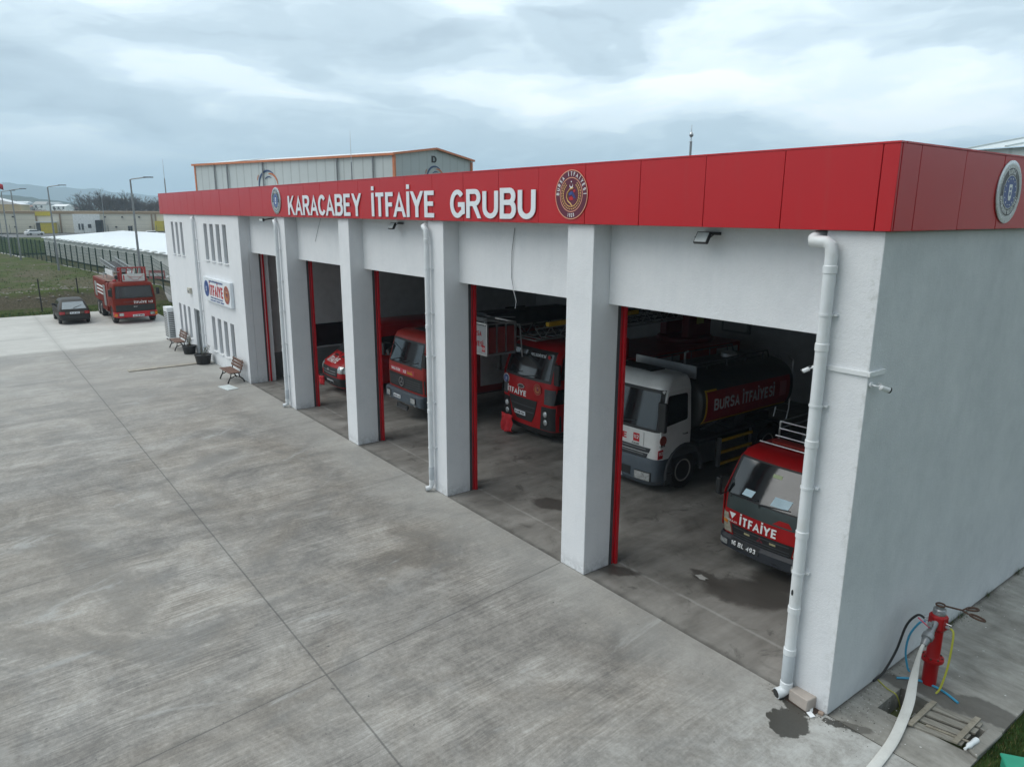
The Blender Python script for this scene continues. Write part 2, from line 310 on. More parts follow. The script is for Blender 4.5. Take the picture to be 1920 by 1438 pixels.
def ribbed(name, col, pitch=.3, axis=0, rough=.45, metal=0.0, dark=.75, strength=.5):
    def f(g, b, tc):
        c = g.sep(tc)[axis]; t = g.math('ABSOLUTE', g.math('SUBTRACT', g.math('FRACT', g.math('DIVIDE', c, pitch)), .5))
        e = g.step(t, .40, .47); nz = g.noise(tc, 1.2, 5, .6)
        base = g.mix(nz, tuple(q*.9 for q in col), tuple(min(1, q*1.06) for q in col))
        g.put(b.inputs['Base Color'], g.mix(g.math('MULTIPLY', e, 1-dark), base, (0, 0, 0)))
        b.inputs['Roughness'].default_value = rough; b.inputs['Metallic'].default_value = metal
        g.put(b.inputs['Normal'], g.bump(g.math('SUBTRACT', 1.0, e), strength, .02))
    return custom(name, f)
def wood(name, c0, c1, sc=(3, 3, 40)):
    def f(g, b, tc):
        n = g.noise(g.mapv(tc, sc=sc), 1.0, 6, .65, .4); n2 = g.noise(tc, 2.0, 4)
        c = g.mix(g.step(n, .3, .7), c0, c1); g.put(b.inputs['Base Color'], g.mix(g.math('MULTIPLY', n2, .3), c, tuple(q*.5 for q in c0)))
        b.inputs['Roughness'].default_value = .75; g.put(b.inputs['Normal'], g.bump(n, .3, .004))
    return custom(name, f)

M_RED = mat('red_paint', (.36, .006, .008), .34, coat=.06, spec=.28, var=.1, dirt=(.10, .012, .012), dirtamt=.3)
M_RED2 = mat('faded_red_paint', (.27, .020, .014), .42, coat=.04, spec=.28, var=.12, dirt=(.12, .03, .022), dirtamt=.4)
M_ORED = mat('orange_red_paint', (.175, .018, .008), .55, spec=.18, var=.14, dirt=(.11, .03, .018), dirtamt=.5)
M_RAIL = mat('red_rail_paint', (.50, .005, .012), .35, coat=.2)
M_WHITE = mat('white_paint', (.70, .71, .70), .32, coat=.3, var=.06, dirt=(.42, .41, .38), dirtamt=.25)
M_OFFW = mat('white_plastic', (.72, .74, .75), .45, var=.06, dirt=(.5, .49, .45), dirtamt=.3)
M_PVC = mat('pvc_pipe', (.68, .71, .73), .38, var=.05, dirt=(.45, .40, .33), dirtamt=.35, ds=1.2)
M_PVCG = mat('grey_pvc_sleeve', (.48, .52, .55), .45, var=.08)
M_BLACK = mat('black_plastic', (.018, .019, .02), .5, var=.25)
M_DGREY = mat('dark_grey_plastic', (.055, .060, .066), .55, var=.15, dirt=(.14, .13, .12), dirtamt=.3)
M_BUMP = mat('blue_grey_bumper', (.065, .085, .105), .5, var=.15, dirt=(.16, .15, .14), dirtamt=.3)
M_GREY = mat('grey_metal', (.30, .31, .32), .4, metal=.6, var=.12)
M_STEEL = mat('bare_steel', (.55, .56, .57), .32, metal=.9, var=.1)
M_DSTEEL = mat('dark_steel', (.10, .105, .11), .45, metal=.7, var=.15)
M_RUST = mat('rusty_iron', (.085, .048, .034), .75, metal=.3, var=.35, vs=12, dirt=(.16, .07, .035), ds=18)
M_GLASS = mat('vehicle_glass', (.010, .012, .014), .03, var=.1, spec=.6, ior=1.65)
M_PANE = mat('window_glass', (.10, .115, .125), .10, var=.08, spec=.9, ior=1.7)
M_LAMP = mat('lamp_lens', (.46, .48, .48), .12, metal=.45, var=.35, vs=14, spec=.9, coat=.6)
M_AMBER = mat('amber_lens', (.62, .21, .02), .2, coat=.4)
M_RLENS = mat('red_lens', (.35, .012, .012), .18, coat=.5)
M_TYRE = mat('tyre_rubber', (.022, .022, .022), .8, var=.2, bump=.2, bs=40)
M_RIM = mat('wheel_rim', (.42, .41, .39), .5, metal=.5, var=.2, dirt=(.12, .10, .08), dirtamt=.5, ds=6)
M_TXTW = mat('white_lettering', (.82, .83, .83), .45, var=.03)
M_TXTR = mat('red_lettering', (.50, .010, .020), .45, var=.03)
M_TXTB = mat('blue_lettering', (.03, .07, .26), .45, var=.03)
M_TXTK = mat('black_lettering', (.02, .02, .022), .5, var=.03)
M_SIGNW = mat('sign_face', (.78, .82, .86), .35, var=.03)
M_SIGNL = mat('raised_letter_acrylic', (.74, .79, .83), .35, var=.04)
M_GOLD = mat('gold_trim', (.66, .40, .14), .45, var=.1)
M_SALM = mat('salmon_trim', (.72, .34, .22), .45, var=.06)
M_MAROON = mat('maroon_enamel', (.115, .012, .035), .4, var=.08)
M_BLUE = mat('blue_enamel', (.030, .075, .26), .35, var=.1)
M_SILVER = mat('brushed_silver', (.50, .53, .54), .28, metal=.75, var=.15)
M_YELL = mat('yellow_paint', (.60, .36, .02), .5, var=.12, dirt=(.25, .17, .05))
M_PAPER = mat('paper', (.78, .80, .82), .8, var=.04)
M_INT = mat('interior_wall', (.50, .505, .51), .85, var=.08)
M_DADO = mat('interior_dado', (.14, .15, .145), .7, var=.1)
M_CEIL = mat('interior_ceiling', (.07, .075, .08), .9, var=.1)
M_VOID = mat('dark_backing', (.03, .012, .012), .7)
M_ROOF = mat('roof_membrane', (.35, .36, .36), .85)

# ---------------------------------------------------------------- mesh helpers
class MB:
    def __init__(s): s.v = []; s.f = []; s.mi = []; s.cur = 0
    def m(s, i): s.cur = i; return s
    def add(s, vs, fs):
        o = len(s.v); s.v += [tuple(v) for v in vs]
        for f in fs: s.f.append(tuple(i+o for i in f)); s.mi.append(s.cur)
        return s
    def box(s, x0, x1, y0, y1, z0, z1, M=None):
        vs = [Vector(p) for p in ((x0, y0, z0), (x1, y0, z0), (x1, y1, z0), (x0, y1, z0), (x0, y0, z1), (x1, y0, z1), (x1, y1, z1), (x0, y1, z1))]
        if M: vs = [M @ v for v in vs]
        return s.add(vs, [(0, 3, 2, 1), (4, 5, 6, 7), (0, 1, 5, 4), (1, 2, 6, 5), (2, 3, 7, 6), (3, 0, 4, 7)])
    def bar(s, a, b, wd, ht=None):
        a, b = Vector(a), Vector(b); d = (b-a); L = d.length; ht = ht or wd
        M = Matrix.Translation(a) @ d.to_track_quat('X', 'Z').to_matrix().to_4x4()
        return s.box(0, L, -wd/2, wd/2, -ht/2, ht/2, M)
    def tube(s, pts, r, n=8, closed=False, flat=1.0):
        pts = [Vector(p) for p in pts]; N = len(pts); rings = []
        prev = None
        for i, p in enumerate(pts):
            if closed: t = pts[(i+1) % N]-pts[i-1]
            else: t = pts[min(i+1, N-1)]-pts[max(i-1, 0)]
            t.normalize()
            if prev is None:
                a = Vector((0, 0, 1)) if abs(t.z) < .9 else Vector((1, 0, 0)); u = t.cross(a).normalized()
            else:
                u = prev-t*prev.dot(t); u.normalize()
            prev = u; vv = t.cross(u); rr = r[i] if isinstance(r, (list, tuple)) else r
            rings.append([p+(u*math.cos(2*math.pi*k/n)+vv*(flat*math.sin(2*math.pi*k/n)))*rr for k in range(n)])
        vs = [v for rg in rings for v in rg]; fs = []
        for i in range(N if closed else N-1):
            j = (i+1) % N
            for k in range(n): fs.append((i*n+k, i*n+(k+1) % n, j*n+(k+1) % n, j*n+k))
        if not closed: fs += [tuple(range(n))[::-1], tuple((N-1)*n+k for k in range(n))]
        return s.add(vs, fs)
    def cyl(s, a, b, r0, r1=None, n=16): return s.tube([a, b], [r0, r0 if r1 is None else r1], n)
    def lathe(s, prof, n=24, M=None, caps=True):
        vs = []; fs = []
        for r, z in prof:
            for k in range(n):
                v = Vector((r*math.cos(2*math.pi*k/n), r*math.sin(2*math.pi*k/n), z)); vs.append(M @ v if M else v)
        for i in range(len(prof)-1):
            for k in range(n): fs.append((i*n+k, i*n+(k+1) % n, (i+1)*n+(k+1) % n, (i+1)*n+k))
        if caps: fs += [tuple(range(n))[::-1], tuple((len(prof)-1)*n+k for k in range(n))]
        return s.add(vs, fs)
    def plate(s, pts, th, off=0.0, flip=None):
        pts = [Vector(p) for p in pts]; nrm = Vector((0, 0, 0)); N = len(pts)
        for i in range(N): nrm += pts[i].cross(pts[(i+1) % N])
        nrm.normalize()
        if flip is not None and nrm.dot(Vector(flip)) < 0: nrm = -nrm; pts = pts[::-1]
        vs = [p+nrm*off for p in pts]+[p+nrm*(off+th) for p in pts]
        fs = [tuple(range(N))[::-1], tuple(range(N, 2*N))]+[(i, (i+1) % N, N+(i+1) % N, N+i) for i in range(N)]
        return s.add(vs, fs)
    def disc(s, c, u, v, ru, rv, th, off=0.0, n=40, r_in=0.0):
        c, u, v = Vector(c), Vector(u), Vector(v); nn = u.cross(v)
        P = lambda k, q: c+u*(ru*q*math.cos(2*math.pi*k/n))+v*(rv*q*math.sin(2*math.pi*k/n))
        if r_in <= 0: return s.plate([P(k, 1) for k in range(n)], th, off, nn)
        vs = []
        for q, h in ((1, off), (1, off+th), (r_in, off+th), (r_in, off)): vs += [P(k, q)+nn*h for k in range(n)]
        fs = []
        for a in range(4):
            b = (a+1) % 4
            for k in range(n): fs.append((a*n+k, a*n+(k+1) % n, b*n+(k+1) % n, b*n+k))
        return s.add(vs, fs)
    def text(s, txt, o, u, v, W, H, th=.004, bold=0.0, sp=1.0, off=0.0, sx=None):
        """cap height H, total width W (or natural if None); o = lower left of the baseline"""
        vs, fs, (x0, x1) = text_mesh(txt, bold, sp); o, u, v = Vector(o), Vector(u), Vector(v); nn = u.cross(v)
        kx = W/(x1-x0) if W else H
        return s.add([o+u*((p[0]-x0)*kx)+v*(p[1]*H)+nn*(off+th*(p[2]+.5)) for p in vs], fs)
    def arc_text(s, txt, c, u, v, r, H, a0, a1, th=.003, bold=.02, off=0.0, inner=False, kx=.9):
        c, u, v = Vector(c), Vector(u), Vector(v); nn = u.cross(v); N = len(txt)
        for i, ch in enumerate(txt):
            if ch == ' ': continue
            a = R(a0+(a1-a0)*(i+.5)/N); d = u*math.cos(a)+v*math.sin(a); t = u*-math.sin(a)+v*math.cos(a)
            vs, fs, (x0, x1) = text_mesh(ch, bold, 1.0); xm = (x0+x1)/2
            ex, ey = (t, -d) if inner else (-t, d); base = c+d*(r+H if inner else r)
            s.add([base+ex*((p[0]-xm)*H*kx)+ey*(p[1]*H)+nn*(off+th*(p[2]+.5)) for p in vs], fs)
        return s
    def build(s, name, mats, parent=None, bevel=0.0, seg=2, smooth=35, recalc=True, loc=None):
        me = bpy.data.meshes.new(name); me.from_pydata(s.v, [], s.f)
        if not isinstance(mats, (list, tuple)): mats = [mats]
        for m in mats: me.materials.append(m)
        me.polygons.foreach_set('material_index', s.mi)
        if recalc:
            bm = bmesh.new(); bm.from_mesh(me); bmesh.ops.recalc_face_normals(bm, faces=bm.faces); bm.to_mesh(me); bm.free()
        if smooth:
            me.polygons.foreach_set('use_smooth', [True]*len(me.polygons))
            if hasattr(me, 'set_sharp_from_angle'): me.set_sharp_from_angle(angle=R(smooth))
        me.update()
        o = bpy.data.objects.new(name, me); COL.objects.link(o)
        if parent: o.parent = parent
        if loc: o.location = loc
        if bevel:
            md = o.modifiers.new('bevel', 'BEVEL'); md.width = bevel; md.segments = seg; md.limit_method = 'ANGLE'; md.angle_limit = R(40)
        return o

_tc = {}
def _arc(cx, cy, rx, ry, a0, a1, n=10): return [(cx+rx*math.cos(R(a0+(a1-a0)*k/n)), cy+ry*math.sin(R(a0+(a1-a0)*k/n))) for k in range(n+1)]
_S = _arc(.5, .75, .5, .25, 20, 270)+_arc(.5, .25, .5, .25, 90, -160)[1:]
_U = [(0, 1), (0, .32)]+_arc(.5, .32, .5, .32, 180, 360)+[(1, 1)]
_O = _arc(.5, .5, .5, .5, 90, 450, 24)
_DOT = lambda x: [('dot', x)]
GLYPH = {                                   # (width, strokes on the unit square, dots above)
 'A': (.74, [[(-.03, -.2), (.5, 1.03), (1.03, -.2)], [(.20, .27), (.80, .27)]]), 'B': (.66, [[(0, -.2), (0, 1.2)], [(0, 1), (.55, 1)]+_arc(.62, .77, .33, .23, 90, -90)+[(.0, .54)], [(0, .54), (.6, .54)]+_arc(.66, .27, .34, .27, 90, -90)+[(.0, 0)]]),
 'C': (.66, [_arc(.53, .5, .53, .5, 38, 322, 20)]), 'D': (.68, [[(0, -.2), (0, 1.2)], [(0, 1), (.4, 1)]+_arc(.42, .5, .58, .5, 90, -90, 14)+[(0, 0)]]), 'E': (.60, [[(1, 1), (0, 1), (0, 0), (1, 0)], [(0, .52), (.9, .52)]]),
 'F': (.56, [[(1, 1), (0, 1), (0, -.2)], [(0, .50), (.86, .50)]]), 'G': (.72, [_arc(.5, .5, .5, .5, 42, 312, 20)+[(1, .16), (1, .47), (.56, .47)]]), 'H': (.66, [[(0, -.2), (0, 1.2)], [(1, -.2), (1, 1.2)], [(0, .52), (1, .52)]]),
 'I': (.0, [[(.5, -.2), (.5, 1.2)]]), 'J': (.5, [[(1, 1.2), (1, .3)]+_arc(.5, .3, .5, .3, 0, -170)]), 'K': (.70, [[(0, -.2), (0, 1.2)], [(.03, .32), (.95, 1.25)], [(.36, .62), (1.04, -.25)]]), 'L': (.56, [[(0, 1.2), (0, 0), (1, 0)]]),
 'M': (.80, [[(0, -.2), (0, 1), (.5, .1), (1, 1), (1, -.2)]]), 'N': (.68, [[(0, -.2), (0, 1), (1, 0), (1, 1.2)]]), 'O': (.72, [_O]), 'P': (.62, [[(0, -.2), (0, 1.2)], [(0, 1), (.6, 1)]+_arc(.64, .74, .36, .26, 90, -90)+[(0, .48)]]),
 'R': (.68, [[(0, -.2), (0, 1.2)], [(0, 1), (.6, 1)]+_arc(.62, .75, .34, .25, 90, -90)+[(0, .5)], [(.52, .5), (1.02, -.22)]]), 'S': (.64, [_S]), 'T': (.62, [[(-.08, 1), (1.08, 1)], [(.5, .95), (.5, -.2)]]), 'U': (.68, [_U]),
 'V': (.70, [[(-.03, 1.2), (.5, -.03), (1.03, 1.2)]]), 'X': (.68, [[(-.02, -.2), (1.02, 1.2)], [(-.02, 1.2), (1.02, -.2)]]), 'Y': (.70, [[(-.05, 1.22), (.5, .42), (1.05, 1.22)], [(.5, .5), (.5, -.2)]]), 'Z': (.62, [[(0, 1), (1, 1), (0, 0), (1, 0)]]),
 '0': (.58, [_O]), '1': (.34, [[(.0, .76), (.75, 1.05), (.75, -.2)]]), '2': (.58, [_arc(.5, .72, .5, .28, 170, -30)+[(0, 0), (1, 0)]]), '3': (.58, [_arc(.48, .76, .47, .24, 160, -90), _arc(.48, .26, .52, .26, 90, -165)]),
 '4': (.60, [[(.76, -.2), (.76, 1), (0, .30), (1.1, .30)]]), '5': (.58, [[(.9, 1), (.1, 1), (.03, .52)]+_arc(.46, .31, .54, .31, 130, -160)]), '6': (.58, [_arc(.55, .62, .5, .38, 40, 180)+[(0, .4)]+_arc(.5, .30, .5, .30, 180, 540, 18)]), '7': (.56, [[(0, 1), (1, 1), (.3, -.2)]]),
 '8': (.58, [_arc(.5, .76, .46, .24, -90, 270, 18), _arc(.5, .26, .5, .26, 90, 450, 18)]), '9': (.58, [_arc(.45, .38, .5, .38, 220, 360)+[(1, .6)]+_arc(.5, .70, .5, .30, 0, 360, 18)])}
GLYPH['İ'] = (.0, GLYPH['I'][1], [.5]); GLYPH['Ü'] = (.68, GLYPH['U'][1], [.2, .8]); GLYPH['Ö'] = (.72, GLYPH['O'][1], [.2, .8]); GLYPH['Ş'] = (.64, GLYPH['S'][1]+[[(.5, -.06), (.5, -.30)]])
KERN = {'FA': .13, 'AY': .08, 'TA': .1, 'AV': .08, 'RA': .03, 'CA': .04, 'AC': .03}
def text_mesh(txt, bold, sp):
    """plain upright sans-serif capitals drawn as strokes: (points with cap height 1, faces, (x0, x1))"""
    k = (txt, bold, sp)
    if k in _tc: return _tc[k]
    t = .125+bold*1.7; h = t/2; V, F = [], []; x = 0.0; lay = 0
    for ci, ch in enumerate(txt):
        x -= KERN.get(txt[max(ci-1, 0):ci+1], 0)
        if ch == ' ': x += .34; continue
        gl = GLYPH.get(ch) or GLYPH.get(ch.upper()) or GLYPH['O']; small = ch.islower(); S = .74 if small else 1.0
        w_ = max(gl[0]*S, t); sx_, sy_ = w_-2*h, S-2*h
        for st in gl[1]:
            P = []
            for px, py in st:
                q = Vector((h+px*sx_, h+py*sy_))
                if not P or (q-P[-1]).length > .012: P.append(q)
            n = len(P); closed = (P[0]-P[-1]).length < 1e-4; L, Rr = [], []
            for i in range(n):
                a = P[i]-P[i-1] if i else (P[0]-P[-2] if closed else P[1]-P[0]); b = P[i+1]-P[i] if i < n-1 else (P[1]-P[0] if closed else P[-1]-P[-2])
                a, b = a.normalized(), b.normalized(); nn = Vector((-a.y-b.y, a.x+b.x)); nn = nn.normalized() if nn.length > 1e-6 else Vector((-a.y, a.x)); c = max(.38, nn.dot(Vector((-a.y, a.x)))); L.append(P[i]+nn*h/c); Rr.append(P[i]-nn*h/c)
            lo = -.32 if ch == 'Ş' else 0; zt = .5+.04*(lay % 3); lay += 1; o = len(V)
            for q in (-.5, zt):
                for p, r_ in zip(L, Rr):
                    for e in (p, r_): V.append((x+min(max(e.x, -.04), w_+.04), min(max(e.y, lo), S), q))
            for i in range(n-1):
                a0, a1, b0, b1 = o+2*i, o+2*i+1, o+2*i+2, o+2*i+3; m_ = 2*n; F += [(a0+m_, a1+m_, b1+m_, b0+m_), (a0, b0, b0+m_, a0+m_), (a1, a1+m_, b1+m_, b1)]
            if not closed: F += [(o, o+2*n, o+2*n+1, o+1), (o+2*n-2, o+2*n-1, o+4*n-1, o+4*n-2)]
        for d in (gl[2] if len(gl) > 2 else ()):
            cx = x+h+d*sx_; o = len(V)
            for q in (-.5, .5): V += [(cx-h, 1.10, q), (cx+h, 1.10, q), (cx+h, 1.10+t*1.05, q), (cx-h, 1.10+t*1.05, q)]
            F += [(o+4, o+5, o+6, o+7), (o, o+1, o+5, o+4), (o+1, o+2, o+6, o+5), (o+2, o+3, o+7, o+6), (o+3, o, o+4, o+7)]
        x += w_+.105*sp
    _tc[k] = (V, F, (0.0, max(.01, x-.105*sp))); return _tc[k]

def rp(poly, r, n=3):                     # round the corners of a 2-D polygon
    out = []; N = len(poly)
    for i in range(N):
        p = Vector(poly[i]); a = Vector(poly[i-1])-p; b = Vector(poly[(i+1) % N])-p
        rr = min(r, a.length*.45, b.length*.45); a.normalize(); b.normalize()
        p0 = p+a*rr; p1 = p+b*rr
        for k in range(n+1):
            t = k/n; out.append(tuple(p0*(1-t)**2+p*2*t*(1-t)+p1*t*t))
    return out
def rect(x0, x1, z0, z1, r=0): return rp([(x0, z0), (x1, z0), (x1, z1), (x0, z1)], r) if r else [(x0, z0), (x1, z0), (x1, z1), (x0, z1)]

def tag(o, label=None, cat=None, group=None, kind=None):
    for k, v in (('label', label), ('category', cat), ('group', group), ('kind', kind)):
        if v: o[k] = v
    return o
def thing(name, label, cat, loc=(0, 0, 0), rz=0.0, group=None):
    o = bpy.data.objects.new(name, None); COL.objects.link(o); o.location = loc; o.rotation_euler = (0, 0, rz); o.empty_display_size = .3
    return tag(o, label, cat, group)
def dup(o, parent=None):
    c = o.copy(); COL.objects.link(c)
    if parent: c.parent = parent
    for ch in list(o.children): dup(ch, c)
    return c

# lofted vehicle shells: levels of (z, half width, y front, y back, front corner radius, rear corner radius, front bulge)
class Shell:
    def __init__(s, lv): s.lv = lv
    def at(s, z):
        L = s.lv
        if z <= L[0][0]: return L[0]
        for a, b in zip(L, L[1:]):
            if z <= b[0]:
                t = (z-a[0])/max(1e-9, b[0]-a[0]); return tuple(p+(q-p)*t for p, q in zip(a, b))
        return L[-1]
    def fy(s, x, z):
        _, w, yf, yb, rf, rb, k = s.at(z); ax = min(abs(x), w)
        if ax <= w-rf: return yf+k*(ax/w)**2
        d = ax-(w-rf); return yf+k*((w-rf)/w)**2+rf-math.sqrt(max(0, rf*rf-d*d))
    def by(s, x, z):
        _, w, yf, yb, rf, rb, k = s.at(z); ax = min(abs(x), w)
        if ax <= w-rb: return yb
        d = ax-(w-rb); return yb-rb+math.sqrt(max(0, rb*rb-d*d))
    def w(s, z): return s.at(z)[1]
    def mesh(s, mb):
        n = 6; rings = []
        for L in s.lv:
            z, w, yf, yb, rf, rb, k = L; pts = []
            xs = [-w+rf*(1-math.cos(math.pi/2*i/n)) for i in range(n+1)]+[(-1+2*i/6)*(w-rf) for i in range(1, 6)]
            xs += [w-rf*(1-math.cos(math.pi/2*i/n)) for i in range(n, -1, -1)]
            for x in xs: pts.append((x, s.fy(x, z), z))
            bx = [w-rb*(1-math.cos(math.pi/2*i/4)) for i in range(5)]+[-(w-rb*(1-math.cos(math.pi/2*i/4))) for i in range(4, -1, -1)]
            for x in bx: pts.append((x, s.by(x, z), z))
            rings.append(pts)
        N = len(rings[0]); vs = [p for r in rings for p in r]; fs = []
        for i in range(len(rings)-1):
            for k in range(N): fs.append((i*N+k, i*N+(k+1) % N, (i+1)*N+(k+1) % N, (i+1)*N+k))
        fs += [tuple(range(N))[::-1], tuple((len(rings)-1)*N+k for k in range(N))]
        mb.add(vs, fs); return mb
    def patch(s, mb, z0, z1, xl0, xr0, xl1=None, xr1=None, off=.012, th=.03, nx=10, nz=4, back=False):
        """panel that follows the front (or rear) surface between two heights; edges may slope"""
        xl1 = xl0 if xl1 is None else xl1; xr1 = xr0 if xr1 is None else xr1
        F = s.by if back else s.fy; sg = 1 if back else -1; P = []
        for d in (off, off-th):
            for j in range(nz+1):
                t = j/nz; z = z0+(z1-z0)*t; a = xl0+(xl1-xl0)*t; b = xr0+(xr1-xr0)*t
                for i in range(nx+1):
                    x = a+(b-a)*i/nx; P.append((x, F(x, z)+sg*d, z))
        A = (nx+1)*(nz+1); q = lambda i, j, l: l*A+j*(nx+1)+i; fs = []
        for j in range(nz):
            for i in range(nx):
                fs.append((q(i, j, 0), q(i+1, j, 0), q(i+1, j+1, 0), q(i, j+1, 0))); fs.append((q(i, j, 1), q(i, j+1, 1), q(i+1, j+1, 1), q(i+1, j, 1)))
        for i in range(nx):
            for j in (0, nz): fs.append((q(i, j, 0), q(i+1, j, 0), q(i+1, j, 1), q(i, j, 1)))
        for j in range(nz):
            for i in (0, nx): fs.append((q(i, j, 0), q(i, j+1, 0), q(i, j+1, 1), q(i, j, 1)))
        mb.add(P, fs); return mb
    def side(s, mb, poly, sd, off=.008, th=.03):
        """panel on the side surface; poly in (y, z)"""
        N = len(poly); a = [(sd*(s.w(z)+off), y, z) for y, z in poly]; b = [(sd*(s.w(z)+off-th), y, z) for y, z in poly]
        mb.add(a+b, [tuple(range(N)), tuple(range(N, 2*N))[::-1]]+[(i, (i+1) % N, N+(i+1) % N, N+i) for i in range(N)]); return mb
    def front_text(s, mb, txt, x0, z0, W, H, bold=.02, off=.016, flip=1, sp=1.0):
        vs, fs, (a, b) = text_mesh(txt, bold, sp); P = []
        for p in vs:
            x = x0+(p[0]-a)/(b-a)*W; z = z0+p[1]*H; P.append((x, s.fy(x, z)-off-.003*(p[2]+.5), z))
        mb.add(P, fs); return mb
    def back_text(s, mb, txt, x0, z0, W, H, bold=.02, off=.02):
        vs, fs, (a, b) = text_mesh(txt, bold, 1.0); P = []
        for p in vs:
            x = x0-(p[0]-a)/(b-a)*W; z = z0+p[1]*H; P.append((x, s.by(x, z)+off+.003*(p[2]+.5), z))
        mb.add(P, fs); return mb

def wheel(parent, x, y, r, wd, sd, rim=None, holes=8):
    """tyre with a dished rim as its child; axle along x, outer face towards sd"""
    M = Matrix.Translation((x, y, r)) @ Matrix.Rotation(R(90)*sd, 4, 'Y')
    h = wd/2; rr = r*.60
    b = MB(); b.lathe([(rr, -h*.8), (r*.9, -h), (r*.975, -h*.8), (r, -h*.45), (r, h*.45), (r*.975, h*.8), (r*.9, h), (rr, h*.82)], 28, M)
    t = b.build('wheel', M_TYRE, parent, smooth=40)
    c = MB(); c.lathe([(rr*1.04, h*.70), (rr*1.0, h*.92), (rr*.88, h*.84), (rr*.80, h*.40), (rr*.45, h*.30), (rr*.40, h*.62), (rr*.30, h*.74), (rr*.12, h*.78)], 28, M)
    for k in range(holes):
        a = 2*math.pi*k/holes; q = rr*.63
        c.m(1).lathe([(rr*.11, h*.33), (rr*.11, h*.40)], 8, M @ Matrix.Translation((q*math.cos(a), q*math.sin(a), 0)))
    c.build('rim', [rim or M_RIM, M_BLACK], t, smooth=40)
    return t
def mirror(parent, x, y, z, sd, w=.2, h=.36, arm=.18):
    b = MB(); b.tube([(sd*x, y+.05, z+h*.5), (sd*(x+arm*.6), y-.10, z+h*.56), (sd*(x+arm), y-.12, z+h*.3)], .014, 6)
    b.tube([(sd*x, y+.05, z-h*.45), (sd*(x+arm*.6), y-.10, z-h*.52), (sd*(x+arm), y-.12, z-h*.3)], .014, 6)
    m = b.build('mirror_arm', M_BLACK, parent)
    c = MB(); c.box(sd*(x+arm)-w/2, sd*(x+arm)+w/2, y-.17, y-.07, z-h/2, z+h/2)
    c.build('mirror', M_BLACK, parent, bevel=.03, seg=3)
    return m
def plate_no(sh, parent, txt, x, z, W=.5, H=.11, back=False, dark=False):
    b = MB(); sh.patch(b, z, z+H, x-W/2, x+W/2, off=.03, th=.02, nx=2, nz=1, back=back)
    p = b.build('number_plate', [M_BLACK if dark else M_SIGNW], parent)
    t = MB()
    if back: sh.back_text(t, txt, x+W*.43, z+H*.22, W*.86, H*.58, .03, .032)
    else: sh.front_text(t, txt, x-W*.43, z+H*.22, W*.86, H*.58, .03, .034)
    t.build('plate_lettering', M_TXTW if dark else M_TXTK, p)
def headlights(sh, parent, xs, z0, z1, w, off=.02, lens=None):
    for x in xs:
        b = MB(); sh.patch(b, z0-.015, z1+.015, x-w/2-.015, x+w/2+.015, off=off, th=.05, nx=4, nz=2)
        h = b.build('headlight', M_BLACK, parent)
        c = MB(); sh.patch(c, z0, z1, x-w/2, x+w/2, off=off+.014, th=.02, nx=5, nz=3); c.build('lens', lens or M_LAMP, h)
def wipers(sh, parent, xs, z, L=.55, rise=.12, off=.04):
    for x in xs:
        b = MB(); pts = [(x+L*t, sh.fy(x+L*t, z+rise*t)-off, z+rise*t) for t in (0, .35, .7, 1)]
        b.tube([(x, sh.fy(x, z-.06)-off, z-.06)]+pts, .011, 5); b.build('wiper', M_BLACK, parent)
def arch(sh, parent, y, z, r, sd, name='wheel_arch', m=None, off=.012):
    pts = [(y+r*math.cos(R(a)), max(sh.lv[0][0]+.01, z+r*math.sin(R(a)))) for a in range(-20, 201, 20)]
    b = MB(); sh.side(b, pts, sd, off, .08); b.build(name, m or M_BLACK, parent)
